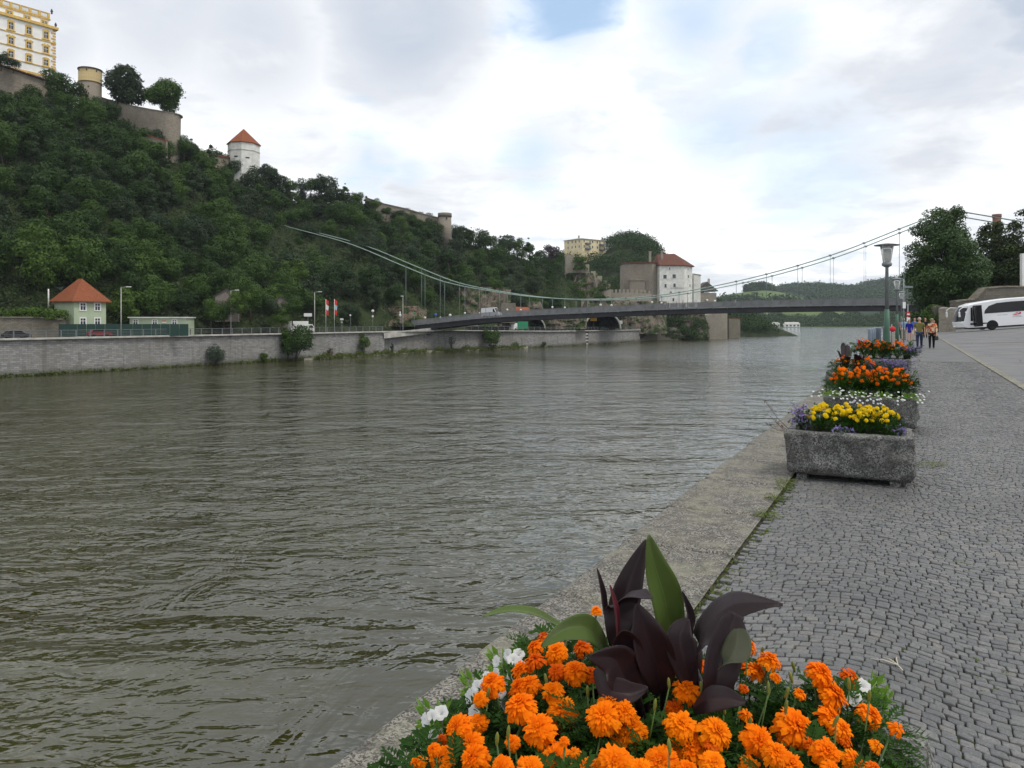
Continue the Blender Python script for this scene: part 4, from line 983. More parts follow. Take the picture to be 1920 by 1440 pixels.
PRm = [(1330, 560), (1360, 553), (1400, 547), (1425, 545), (1440, 547), (1470, 556), (1500, 570), (1560, 590)]
strip('distant_hills', PR3, 2100, 700, mat=M_fh); strip('meadow_hill', PRm, 1500, 320, mat=M_field)
g = random.Random(4); pts = []
for k in range(2600):
    x = g.uniform(1430, 1900); u = g.uniform(.2, 1.02); zt = zat(interp(x, PR3), 2100); z = (ZW - 2) + (zt - ZW + 2) * sin(min(u, 1) * pi / 2) ** .9
    pts.append((GX(x, 2100), 2100 - 700 * (1 - min(1, u)), z + 2))
for k in range(120): x = g.uniform(1400, 1440); pts.append((GX(x, 1500), 1495, zat(interp(x, PRm), 1500) + g.uniform(0, 5)))
for k in range(420): x = g.uniform(1330, 1560); pts.append((GX(x, 1400), 1300 + g.uniform(0, 60), zat(572 + g.uniform(-7, 22) + max(0, x - 1450) * .12, 1400)))
wood_cloud('distant_wood', pts, 11, 46, 4.5, M_fwood, 41, 1.25)
# ------------------------------------------------------------ single trees that stand out against the sky
big = tree_meshes(301, 6.3, 6.2, 30, 17000, .55, M_hl3, 6.2, 'round', .4, 10, .5)
big2 = tree_meshes(302, 6.2, 5.8, 32, 15000, .55, M_hl, 6.4, 'round', .35, 10, .5)
def at_px(px, pyb, Y): return W(px, pyb, Y)
plant_tree('broadleaf_tree', 'very dark dense tree on the bastion nearer the round tower', 'tree', at_px(237, 203, 246), big, 1.08, .4, None, 1.2)
plant_tree('broadleaf_tree', 'rounded green tree on the bastion end, rightmost of the two', 'tree', at_px(309, 216, 246), big2, 1.0, 2.0, None, 1.02)
lac = [tree_meshes(310 + k, 4.0, 4.8, 11 + k, 2600, .46, (M_hl4, M_hl, M_hl4)[k], 3.9, 'round', .2, 8, .6) for k in range(3)]
pur = tree_meshes(320, 4.6, 5.4, 12, 2200, .5, M_hl5, 6.5, 'round', .25, 8, .6)
for px, pyb, Y, me, s_, lab in [
    (135, 176, 236, lac[1], 1.05, 'loose crowned tree between the castle palace and the round tower'),
    (112, 185, 232, protos[3], .9, 'dark tree under the right corner of the castle palace'),
    (2, 128, 228, protos[2], .5, 'small bush at the left edge on top of the castle curtain wall'),
    (25, 133, 231, protos[5], .4, 'small conical bush growing on the castle curtain wall'),
    (385, 300, 256, lac[0], .85, 'thin bluish tree standing left of the white octagonal tower'),
    (410, 298, 262, lac[2], .7, 'small thin tree touching the left side of the octagonal tower'),
    (497, 318, 264, lac[0], .75, 'small thin tree against the right side of the octagonal tower'),
    (612, 362, 290, lac[0], 1.3, 'tall airy tree standing highest on the middle ridge'),
    (631, 366, 292, lac[1], 1.0, 'airy tree just right of the tallest tree on the middle ridge'),
    (662, 372, 300, lac[2], .75, 'spindly tree right of the airy pair on the ridge'),
    (566, 350, 286, lac[2], .8, 'airy round tree left of the airy pair on the ridge'),
    (692, 384, 306, lac[0], .5, 'small bush at the upper end of the ridge wall'),
    (737, 392, 312, lac[1], .75, 'small tree behind the middle of the ridge wall'),
    (772, 400, 315, lac[0], .7, 'small bluish tree behind the ridge wall'),
    (788, 404, 318, lac[2], .7, 'open crowned tree left of the round turret'),
    (806, 406, 318, lac[2], .7, 'thin tree touching the left side of the round turret'),
    (868, 430, 325, lac[1], .95, 'loose tree just right of the round turret'),
    (905, 448, 330, lac[2], .95, 'thin tree on the ridge between the turret and the purple tree'),
    (955, 462, 338, lac[0], 1.25, 'rounded airy tree halfway between the turret and the purple tree'),
    (1035, 482, 350, pur, 1.05, 'purple brown copper beech tree left of the yellow apartment block')]:
    plant_tree('purple_tree' if me is pur else 'broadleaf_tree', lab, 'tree', at_px(px, pyb + (24 if me in lac + [pur] else 0), Y), me, s_ * 1.15, px * .1)

for k, (px, top, Y, s_) in enumerate(((505, 308, 270, .75), (524, 322, 276, .7), (545, 336, 280, .65), (582, 334, 286, .7), (598, 326, 288, .8), (648, 348, 296, .7), (668, 358, 298, .65), (686, 372, 300, .6), (704, 372, 303, .55), (724, 386, 304, .55), (748, 392, 306, .55), (771, 402, 308, .5), (800, 414, 310, .5),
    (856, 428, 322, .65), (884, 430, 326, .7), (920, 440, 330, .7), (938, 446, 332, .65), (974, 446, 336, .7), (992, 456, 338, .65), (1012, 466, 342, .65), (1050, 474, 346, .6), (345, 262, 236, .6), (362, 270, 238, .6), (378, 282, 240, .5))):
    z = zat(top, Y) - 9.3 * s_
    plant_tree('broadleaf_tree', 'tree of the leafy ridge line ' + ('right of the round ended bastion' if px < 400 else 'between the octagonal tower and the ridge wall' if px < 690 else 'in front of the ridge wall' if px < 800 else 'between the round turret and the purple tree'), 'tree', Vector((GX(px, Y), Y, z)), protos[(k * 5) % 9], s_, k * 1.3, 'trees of the ridge line', s_)
# ------------------------------------------------------------ near bank: quay, cobbles, road
M_cop = m_granite('coping_granite', (.150, .142, .126), (.20, .20, .13), .38, 1.0, 120, .15, .006)
M_qw = m_masonry('quay_masonry', (.30, .28, .25), (.2, .19, .17), (.12, .12, .11), 1.1, .45, .02, .6)
qw = thing('quay_wall', 'near granite quay wall with lichen speckled coping slabs beside the cobbles', 'wall', P(5, -1.5, 0))
mb = MB(); vs = []
for s in (-12, 700): vs += [P(s, -1.86, -.3), P(s, -1.40, -.3), P(s, -1.4, ZW - 1), P(s, -2.2, ZW - 1)]
mb.add(vs, [(0, 4, 7, 3), (0, 1, 5, 4), (0, 3, 2, 1)]); part('wall_face', mb, M_qw, qw, True)
# coping: one slab after another, worn edges, fine relief on the near ones
def slab(mb, s0, s1, t0, t1, z0, z1, seed, fine):
    ns, nt = (int((s1 - s0) / .03), int((t1 - t0) / .03)) if fine else (2, 2)
    g = .009; vs = []; rad = .028
    for i in range(ns + 1):
        for j in range(nt + 1):
            s = lerp(s0 + g, s1 - g, i / ns); t = lerp(t0, t1, j / nt)
            z = z1
            es = min(s - s0 - g, s1 - g - s); et = t - t0
            if fine:
                for e in (es * 1.6, et): 
                    if e < rad: z -= rad - math.sqrt(max(0, rad * rad - (rad - e) ** 2))
                n_ = mnoise.fractal(Vector((s * 7, t * 7, seed)), .9, 2.1, 4); z += n_ * .0035 + mnoise.noise(Vector((s * 1.3, t * 1.3, seed))) * .006
                if j == 0: t += -.004 + mnoise.noise(Vector((s * 6, seed, 3))) * .006
            vs.append(P(s, t, z))
    fs = [(i * (nt + 1) + j, i * (nt + 1) + j + 1, (i + 1) * (nt + 1) + j + 1, (i + 1) * (nt + 1) + j) for i in range(ns) for j in range(nt)]
    fs = [f[::-1] for f in fs]
    mb.add(vs, fs, 0, fine)
    # sides
    b = [P(s0 + g, t0, z1 - (rad if fine else 0)), P(s1 - g, t0, z1 - (rad if fine else 0)), P(s1 - g, t0, z0), P(s0 + g, t0, z0)]
    mb.poly(b)
    mb.poly([P(s0 + g, t0, z1 - .02), P(s0 + g, t0, z0), P(s0 + g, t1, z0), P(s0 + g, t1, z1 - .02)]); mb.poly([P(s1 - g, t0, z1 - .02), P(s1 - g, t1, z1 - .02), P(s1 - g, t1, z0), P(s1 - g, t0, z0)])
joints = [-6, -3, -.9, .3, 1.62, 2.95, 4.1, 5.32, 6.5, 7.75, 9.0, 10.2, 11.5, 12.7, 14, 15.2]
while joints[-1] < 120: joints.append(joints[-1] + random.uniform(1.15, 1.4))
mb = MB()
for k in range(len(joints) - 1):
    s0, s1 = joints[k], joints[k + 1]; slab(mb, s0, s1, -1.9 + random.uniform(-.008, .008), -1.08, -.3, .012 + random.uniform(-.005, .005), k * 3.7, .2 < s0 < 14)
part('coping', mb, M_cop, qw, True)
mb = MB(); mb.poly([P(120, -1.9, .01), P(120, -1.08, .01), P(700, -1.08, .01), P(700, -1.9, .01)][::-1]); mb.poly([P(120, -1.9, .01), P(700, -1.9, .01), P(700, -1.9, -.3), P(120, -1.9, -.3)]); part('far_coping', mb, M_cop, qw, True)
# bed of the cobbles (earth and moss in the joints)
t = NT('joint_earth'); n = t.noise(9, 6, .65); n2 = t.noise(1.6, 5, .6)
c = t.mix(t.mr(n, .35, .65), (.028, .026, .021), (.075, .068, .052)); ms = t.math('MULTIPLY', t.mr(n, .45, .58), t.mr(n2, .46, .60))
c = t.mix(ms, c, (.055, .075, .018)); M_joint = t.fin(c, .98, t.bump(t.noise(60, 5), .8, .006), spec=.1)
mb = MB(); mb.poly([P(-12, -1.2, -.014), P(34.2, -1.2, -.014), P(34.2, 2.4, -.014), P(-12, 2.4, -.014)][::-1])
solo('cobble_bed', mb, M_joint, kind='structure')
def m_cob():
    t = NT('cobble_granite'); gm = t.N('ShaderNodeNewGeometry'); r = gm.outputs['Random Per Island']
    c = t.mix(r, (.085, .087, .090), (.150, .149, .146)); w = t.N('ShaderNodeTexWhiteNoise'); w.noise_dimensions = '1D'; t.L(r, w.inputs['W'])
    c = t.mix(t.mr(w.outputs[0], .9, .94, 0, .35), c, (.20, .175, .14)); c = t.mix(t.mr(w.outputs[0], .12, .08, 0, .6), c, (.06, .063, .07))
    n = t.noise(55, 5, .65); sp = t.voro(330, out=1); sg = t.N('ShaderNodeSeparateColor'); t.L(sp, sg.inputs[0])
    c = t.mix(t.mr(n, .35, .7, 0, .55), c, (.065, .068, .072)); c = t.mix(t.mr(sg.outputs[0], .8, .95, 0, .3), c, (.32, .32, .31))
    big = t.noise(.7, 5); c = t.mix(t.mr(big, .45, .66, 0, .5), c, (.070, .071, .072)); c = t.mix(t.mr(t.noise(1.9, 4), .58, .7, 0, .4), c, (.17, .16, .14))
    return t.fin(c, t.mr(n, .3, .7, .5, .72), t.bump(t.math('ADD', n, t.math('MULTIPLY', t.noise(20, 3), 1.2)), .55, .004), spec=.45)
M_cob = m_cob()
def cobbles():
    V = []; Fq = []; g = random.Random(12); base = 0
    def arc(t): return .13 * cos(2 * pi * (t + .3) / 1.55) + .05 * sin(t * 2.1)
    s = -1.2; row = 0; verts = []; faces = []
    while s < 34.0:
        t = -1.06 + (g.uniform(0, .09) if row % 2 else 0); fine = s < 15; rw = g.uniform(.047, .057) if fine else g.uniform(.075, .090)
        while t < 2.32:
            near = fine and t < .1125 * s + 1.3; w = g.uniform(.048, .076) if near else g.uniform(.075, .12); 
            cs = []
            for (a, b) in ((-1, -1), (1, -1), (1, 1), (-1, 1)):
                tt = t + w / 2 + a * (w / 2 - .0017) + g.uniform(-.0045, .0045); ss = s + b * (rw / 2 - .0018) + g.uniform(-.0045, .0045) + arc(tt) - .14
                cs.append((ss, tt))
            cx = sum(q[0] for q in cs) / 4; ct = sum(q[1] for q in cs) / 4
            ol = []
            for k in range(4):
                p, q = cs[k], cs[(k + 1) % 4]
                pr_ = cs[k - 1]
                c1 = (lerp(p[0], pr_[0], .10), lerp(p[1], pr_[1], .10)); c2 = (lerp(p[0], q[0], .10), lerp(p[1], q[1], .10))
                ol += [c1, c2]
            zt = g.uniform(-.004, .003); ta, tb = g.uniform(-.06, .06), g.uniform(-.06, .06); b = len(verts)
            RR = ((1.0, -.02), (.975, -.0032), (.92, -.0006), (.66, .0004)) if near else ((1.0, -.02), (.96, -.001))
            for kind, zf in RR:
                for q in ol:
                    ds = (q[0] - cx) * kind; dt = (q[1] - ct) * kind; z = zt + zf + (ta * ds + tb * dt if zf > -.02 else 0)
                    if kind in (.92, .66): z += g.uniform(-.0012, .0012)
                    verts.append(P(cx + ds, ct + dt, z))
            for r_ in range(len(RR) - 1):
                for k in range(8): faces.append((b + r_ * 8 + k, b + r_ * 8 + (k + 1) % 8, b + r_ * 8 + 8 + (k + 1) % 8, b + r_ * 8 + 8 + k))
            faces.append(tuple(b + (len(RR) - 1) * 8 + k for k in range(8)))
            t += w
        s += rw; row += 1
    # orientation check: top polygons must face up
    me = bpy.data.meshes.new('cobblestones'); me.from_pydata(verts, [], faces); me.materials.append(M_cob)
    me.polygons.foreach_set('use_smooth', [True] * len(faces)); me.update()
    if max(me.polygons[:25], key=lambda q: q.area).normal.z < 0: me.flip_normals()
    o = link('cobblestones', me); o['kind'] = 'structure'
cobbles()
# asphalt promenade beyond the cobbles, kerb, road
t = NT('promenade_asphalt'); n = t.noise(1.2, 6); n2 = t.noise(90, 3)
c = t.mix(t.mr(n, .35, .65), (.105, .105, .107), (.14, .138, .136)); c = t.mix(t.mr(n2, .4, .6, 0, .35), c, (.065, .08, .085)); M_prom = t.fin(c, .8, t.bump(n2, .6, .006), spec=.35)
mb = MB(); mb.poly([P(33.72, -1.08, .0065), P(33.72, 2.36, .0065), P(700, 2.36, .002), P(700, -1.08, .002)])
solo('promenade', mb, M_prom, kind='structure')
mb = MB(); k = -3.0; M_kerb = m_granite('kerb_stone', (.19, .18, .15), (.3, .3, .18), .3, .5, 90)
while k < 130:
    l = random.uniform(.85, 1.1); mb.bbox(P(k + l / 2, 2.47, -.10), (l - .012, .20, .26), .012, PROM); k += l
solo('kerb', mb, M_kerb, kind='structure')
def road_z(s, t):
    k = min(1, max(0, (s - 35) / 60)); k = k * k * (3 - 2 * k); return -.085 + k * .085 * max(0, t - 2.0) + (.0 if t < 45 else 0)
mb = MB(); vs = []; ss = [-12, 0, 10, 20, 30] + list(range(35, 100, 5)) + [110, 140, 180, 240, 320, 700]; ts = [2.57, 4, 6, 9, 12, 16, 20, 26, 34, 50, 80, 140, 400]
for s in ss:
    for t_ in ts: vs.append(P(s, t_, road_z(s, min(t_, 34))))
nt = len(ts); mb.add(vs, [(i * nt + j, i * nt + j + 1, (i + 1) * nt + j + 1, (i + 1) * nt + j)[::-1] for i in range(len(ss) - 1) for j in range(nt - 1)], 0, True)
t = NT('road_asphalt'); n = t.noise(.5, 6, .6); n2 = t.noise(70, 3)
c = t.mix(t.mr(n, .35, .65), (.125, .127, .13), (.165, .165, .166)); c = t.mix(t.mr(n2, .4, .6, 0, .3), c, (.09, .09, .095)); c = t.mix(t.mr(t.voro(.25, feature='DISTANCE_TO_EDGE'), 0, .012, .6, 0), c, (.05, .05, .05)); M_road = t.fin(c, .8, t.bump(n2, .5, .006), spec=.35)
solo('road', mb, M_road, kind='structure')
mb = MB(); mb.poly([P(62, 2.6, road_z(62, 2.6) + .004), P(62.35, 2.6, road_z(62.3, 2.6) + .004), P(64.4, 34, road_z(64.4, 34) + .004), P(64, 34, road_z(64, 34) + .004)]); solo('road_gutter_line', mb, M_kerb, kind='structure')
# moss, weeds and loose bits
M_moss = m_leaf('weed_green', (.05, .085, .012), (.16, .20, .035), .7, .2, .2, .0)
g = random.Random(77); pos = []; nrm = []; siz = []
def tuft(s, t, r, n, h):
    for k in range(n):
        a = g.uniform(0, 6.28); q = r * math.sqrt(g.random()); p = P(s + cos(a) * q, t + sin(a) * q, g.uniform(-.006, h)); pos.append(tuple(p)); nrm.append((g.gauss(0, .6), g.gauss(0, .6), 1)); siz.append(g.uniform(.006, .016))
for k in range(1500):
    s = g.uniform(1.5, 19); t_ = g.uniform(-1.0, 2.2)
    if mnoise.noise(Vector((s * 1.1, t_ * 1.1, 5))) < .08: continue
    tuft(s, t_, .016, 9, .004)
for k in range(560): s = 2.4 + 13.6 * g.random() ** 1.2; tuft(s, -1.07 + g.gauss(0, .035) + (.07 if g.random() < .35 else 0), .02, 16, .006)
for s, t_ in ((7.15, -1.08), (7.9, -1.1), (7.6, -1.06), (6.5, -1.05)): tuft(s, t_, .10, 520, .06)
tuft(9.6, .16, .16, 500, .05); tuft(9.8, .3, .1, 200, .03)
v, f = leaf_cloud(np.array(pos), np.array(nrm), np.array(siz), rng)
tag(link('moss', mesh_np('moss', v, f, M_moss)), kind='stuff')
p = W(1692, 1258, 0); Y0 = F * H / (1262 - 600); b0 = Vector((GX(1693, Y0), Y0, .012))
mb = MB()
mb.tube([b0, b0 + Vector((0, .05, .005))], [.0035, .003], 5)
for dx, dy in ((-.10, .062), (-.03, .075), (.035, .08)): mb.tube([b0 + Vector((0, .045, .005)), b0 + Vector((dx * .5, .045 + dy * .6, .012)), b0 + Vector((dx, .045 + dy, .006))], [.003, .0022, .0015], 5)
solo('twig', mb, m_plain('pale_twig', (.5, .46, .36), .8, .1), 'small pale forked twig lying on the cobbles', 'twig', base=b0)
# ------------------------------------------------------------ granite troughs
M_tr = m_granite('trough_granite', (.150, .150, .145), (.12, .13, .06), .16, 1.0, 95, .25, .022)
M_trtop = M_tr
M_peat = m_plain('peat', (.022, .016, .012), .95, .4, 8, .9, .02, 40, spec=.1)
def trough(label, s0, s1, t0, t1, h, seed, foot=.06, rough=.05, wall=.11):
    th = thing('stone_trough', label, 'planter', P((s0 + s1) / 2, (t0 + t1) / 2, 0), PROM)
    L, Wd = (s1 - s0) / 2, (t1 - t0) / 2     # local x along the quay, local y to the river
    N = 30; ring_ = []
    def side(k, u): return [(-L, lerp(-Wd, Wd, u)), (lerp(-L, L, u), Wd), (L, lerp(Wd, -Wd, u)), (lerp(L, -L, u), -Wd)][k]
    pts = [(*side(k, i / N), k) for k in range(4) for i in range(N)]
    n = len(pts); rows = []; vs = []
    zs_ = [foot] + [lerp(foot, h, v / 12) for v in range(1, 12)] + [h - .03, h - .008, h, h, h - .02, h - .22]
    ins = [.03, .008] + [0] * 10 + [.0, .006, .022, wall - .02, wall, wall + .01]
    for z, q in zip(zs_, ins):
        for x, y, k in pts:
            cr_ = .02    # rounded corners
            sx = max(-L + q, min(L - q, x)); sy = max(-Wd + q, min(Wd - q, y))
            cx = max(-L + q + cr_, min(L - q - cr_, sx)); cy = max(-Wd + q + cr_, min(Wd - q - cr_, sy)); d = Vector((sx - cx, sy - cy, 0))
            if d.length > cr_: d = d.normalized() * cr_
            p = Vector((cx, cy, z)) + d; o = Vector((sx, sy, 0)).normalized() if (abs(abs(x) - L) < 1e-6 and abs(abs(y) - Wd) < 1e-6) else Vector(((-1, 0, 1, 0)[k], (0, 1, 0, -1)[k], 0))
            nn = mnoise.fractal(p * 4.5 + Vector((seed * 9, 0, 0)), .75, 2.2, 6) * rough + mnoise.noise(p * 1.6 + Vector((seed, 5, 0))) * rough * .3
            amt = 1.0 if q == 0 else .35
            p += o * nn * amt; p.z += mnoise.fractal(p * 6 + Vector((seed, 0, 0)), .8, 2.1, 4) * .006 * (1 if z > h - .05 else 0) + mnoise.noise(Vector((p.x * 2, p.y * 2, seed))) * .012 * (z / h)
            vs.append(p)
    m = len(zs_); fs = [(j * n + i, j * n + (i + 1) % n, (j + 1) * n + (i + 1) % n, (j + 1) * n + i) for j in range(m - 1) for i in range(n)]
    fs = [f[::-1] for f in fs]; fs.append(tuple(range(n)))
    mb = MB(); mb.add(vs, fs, 0, True); part('basin', mb, M_tr, th)
    mb = MB(); ns = 12; sv = []
    for i in range(ns + 1):
        for j in range(ns + 1): x = lerp(-L + wall, L - wall, i / ns); y = lerp(-Wd + wall, Wd - wall, j / ns); sv.append((x, y, h - .05 + mnoise.noise(Vector((x * 5, y * 5, seed))) * .02))
    mb.add(sv, [(i * (ns + 1) + j, (i + 1) * (ns + 1) + j, (i + 1) * (ns + 1) + j + 1, i * (ns + 1) + j + 1) for i in range(ns) for j in range(ns)], 0, True); part('soil', mb, M_peat, th)
    for x in (-L + .14, L - .14):
        for y in (-Wd + .16, Wd - .16): mb = MB(); mb.bbox((x, y, foot / 2 - .01), (.16, .10, foot + .025), .006); part('foot_block', mb, M_tr, th)
    return th
trough('grey granite trough in the foreground brimming with orange marigolds and dark canna leaves', 1.28, 2.42, -1.17, .05, .50, 1)
trough('grey granite trough with yellow marigolds standing alone on four small blocks', 8.22, 9.05, -1.15, .04, .50, 2, .06)
trough('rough granite trough with orange marigolds and a fringe of small white flowers', 12.3, 13.2, -1.13, .10, .50, 3)
trough('granite trough with dark canna, orange marigolds and trailing purple flowers', 17.6, 18.9, -1.62, -.02, .52, 4)
trough('farthest stone trough with orange and purple flowers at the foot of the nearest lamp', 24.4, 25.6, -1.5, .02, .50, 5)
# ------------------------------------------------------------ flowers
def m_petal(name, c1, c2, c3, trans=.3):
    t = NT(name); oi = t.N('ShaderNodeObjectInfo'); gm = t.N('ShaderNodeNewGeometry')
    c = t.mix(oi.outputs['Random'], c1, c2); c = t.mix(t.math('MULTIPLY', gm.outputs['Random Per Island'], .45), c, c3)
    n = t.noise(260, 3); c = t.mix(t.mr(n, .4, .7, 0, .3), c, sc(c1, .75))
    t.fin(c, .8, spec=.08); tr = t.N('ShaderNodeBsdfTranslucent'); t.L(c, tr.inputs[0]); mx = t.N('ShaderNodeMixShader'); mx.inputs[0].default_value = trans
    t.L(t.b.outputs[0], mx.inputs[1]); t.L(tr.outputs[0], mx.inputs[2]); t.L(mx.outputs[0], t.out.inputs[0]); return t.mat
M_or = m_petal('marigold_orange', (.90, .16, .002), (.95, .24, .003), (.97, .33, .006))
M_or2 = m_petal('marigold_deep_orange', (.72, .10, .004), (.82, .15, .005), (.85, .20, .008))
M_ye = m_petal('marigold_yellow', (.86, .62, .012), (.88, .68, .02), (.82, .52, .01))
M_wp = m_petal('petunia_white', (.80, .80, .82), (.84, .84, .84), (.78, .80, .76), .4)
M_pu = m_petal('purple_flower', (.20, .15, .38), (.27, .21, .45), (.36, .32, .52), .25)
M_fern = m_leaf('marigold_leaf', (.014, .046, .006), (.040, .10, .013), .6, .25, .12, .3)
M_petleaf = m_leaf('petunia_leaf', (.12, .25, .03), (.20, .34, .05), .5, .35, .35, .3)
M_stem = m_leaf('flower_stem', (.05, .10, .025), (.10, .16, .03), .5, .1, .35, .3)
M_bud = m_leaf('bud_green', (.14, .19, .035), (.26, .24, .05), .5, .15, .35, .4)
def bloom(seed, layers=7, r=.5, n0=7, ruff=.35, dome=.55):    # a double marigold head, unit diameter 1, facing +z
    g = random.Random(seed); mb = MB()
    for L in range(layers):
        k = L / (layers - 1); n = int(n0 + 11 * (1 - k)); rr = r * (1 - .86 * k); tilt = lerp(-.25, 1.25, k ** 1.1); base_z = dome * r * (k ** .8) * .55
        for i in range(n):
            a = 2 * pi * (i + g.uniform(-.35, .35)) / n + L * .7; ln = rr * g.uniform(.82, 1.12) * (1 - .15 * k) + .04; wd = lerp(.30, .15, k) * r * 2 * .55 * g.uniform(.8, 1.2) * .9
            tl = tilt + g.uniform(-.22, .22); rt = rr * .18
            ax = Vector((cos(a), sin(a), 0)); tx = Vector((-sin(a), cos(a), 0)); vs = []
            for u, wf in ((0, .35), (.45, .95), (.82, 1.15), (1.0, .8)):
                curl = tl - .55 * u * (1 - k) * 1.1
                p = ax * (rt + ln * u * cos(curl)) + Vector((0, 0, base_z + ln * u * sin(max(-1.2, curl)) * .8 + .03))
                for q in (-1, 0, 1):
                    z = ruff * wd * (.22 if q == 0 else 0) * (1 if u > .3 else .3) + (g.uniform(-.5, .5) * ruff * wd * .7 if u > .7 else 0)
                    vs.append(p + tx * (q * wd * .5 * wf) + Vector((0, 0, 1)) * z + (ax * g.uniform(-.04, .03) if u == 1.0 else Vector()) - (ax * .035 if (u == 1.0 and q == 0) else Vector()))
            mb.add(vs, [(b * 3 + q, b * 3 + q + 1, b * 3 + q + 4, b * 3 + q + 3) for b in range(3) for q in range(2)], 0, False)
    # scaled green cup below
    return mb
def calyx(r=.13, l=.42): mb = MB(); mb.lathe((0, 0, -l + .05), [(r * .25, 0), (r * .85, l * .3), (r, l * .8), (r * 1.1, l)], 8); return mb
BL_or = [bloom(k, 7 + k % 2, n0=7 + k % 3).mesh('flower_head', M_or, uv=False) for k in range(5)]
BL_dp = [bloom(20 + k, 5, n0=6, ruff=.5, dome=.4).mesh('flower_head', M_or2, uv=False) for k in range(3)]
BL_sm = [bloom(30 + k, 3, n0=5, ruff=.4, dome=.3).mesh('flower_head', M_or, uv=False) for k in range(2)]
BL_lo = [bloom(40 + k, 4, n0=6).mesh('flower_head', M_or, uv=False) for k in range(2)]
BL_lod = [bloom(44 + k, 4, n0=6).mesh('flower_head', M_or2, uv=False) for k in range(2)]
BL_ye = [bloom(50 + k, 5, n0=6).mesh('flower_head', M_ye, uv=False) for k in range(3)]
me_cal = calyx().mesh('calyx', M_stem, uv=False)
mb = MB(); mb.lathe((0, 0, 0), [(.05, -.5), (.16, -.35), (.24, 0), (.20, .3), (.10, .45), (.04, .5)], 8); me_bud = mb.mesh('bud', M_bud, uv=False)
def pet(seed):
    g = random.Random(seed); mb = MB(); n = 20; rows = [(.04, -.55), (.06, -.3), (.12, -.1), (.34, .02), (.5, .0)]; vs = []
    for j, (r, z) in enumerate(rows):
        for k in range(n):
            a = 2 * pi * k / n; lob = 1 + (.08 * cos(5 * a) if j > 2 else 0) + (g.uniform(-.04, .04) if j == 4 else 0); vs.append((r * lob * cos(a), r * lob * sin(a), z + (.05 * cos(10 * a) if j == 4 else 0)))
    mb.add(vs, [(j * n + k, j * n + (k + 1) % n, j * n + n + (k + 1) % n, j * n + n + k) for j in range(4) for k in range(n)], 0, True); return mb
PET = [pet(k).mesh('flower_head', M_wp, uv=False) for k in range(2)]
def fern_leaf(g, L):          # feathery leaf: midrib with pairs of narrow leaflets; returns verts, faces
    vs = []; fs = []; n = 6; bend = g.uniform(.2, .9)
    def pt(u): return Vector((0, L * u * cos(bend * u), L * u * sin(-bend * u) * .9 + L * .15 * u))
    w = .018 * L / .1 * .3
    for k in range(n + 1):
        u = .18 + .82 * k / n; p = pt(u); ll = L * (.30 * sin(pi * min(.98, u * .85)) + .06)
        dirs = ((1, .75), (-1, .75)) if k < n else ((0, 1),)
        for sx, fy in dirs:
            d = Vector((sx, fy, g.uniform(-.25, .2))).normalized() * ll; nrm = Vector((-d.y, d.x, 0)).normalized() * w * g.uniform(.8, 1.3); b = len(vs)
            vs += [p, p + d * .45 + nrm, p + d, p + d * .45 - nrm + Vector((0, 0, w * .4))]; fs.append((b, b + 1, b + 2, b + 3))
    b = len(vs); q = Vector((w * .25, 0, 0)); vs += [pt(0) - q, pt(0) + q, pt(.5) + q, pt(.5) - q, pt(1), ]; fs += [(b, b + 1, b + 2, b + 3), (b + 3, b + 2, b + 4)]
    return vs, fs
def fern_clump(seed, n, rad, h, Lf=.070):       # foliage dome of one plant, root at origin
    g = random.Random(seed); mb = MB()
    for k in range(n):
        a = g.uniform(0, 6.28); q = rad * math.sqrt(g.random()); z = h * g.uniform(.25, 1.0) * (1 - .35 * (q / rad) ** 2); L = Lf * g.uniform(.65, 1.3)
        v, f = fern_leaf(g, L); rot = Matrix.Rotation(a + g.gauss(0, .9) - pi / 2, 3, 'Z') @ Matrix.Rotation(g.uniform(-.3, .9), 3, 'X')
        mb.add([rot @ x + Vector((cos(a) * q, sin(a) * q, z)) for x in v], f)
    for k in range(9): a = g.uniform(0, 6.28); q = rad * g.uniform(.2, .8); mb.tube([(0, 0, 0), (cos(a) * q * .6, sin(a) * q * .6, h * .5), (cos(a) * q, sin(a) * q, h * .9)], [.004, .003, .002], 4)
    return mb
FC = [fern_clump(k, 330, .15, .19).mesh('foliage', M_fern, uv=False) for k in range(4)]
FC_lo = [fern_clump(10 + k, 110, .17, .15, .09).mesh('foliage', M_fern, uv=False) for k in range(2)]
def put(me, name, parent, loc, scale, nrm=(0, 0, 1), spin=0.0, rand=None):
    o = link(name, me, parent, loc); q = Vector(nrm).to_track_quat('Z', 'Y'); o.rotation_mode = 'QUATERNION'
    from mathutils import Quaternion
    o.rotation_quaternion = q @ Quaternion((0, 0, 1), spin); o.scale = (scale,) * 3; return o

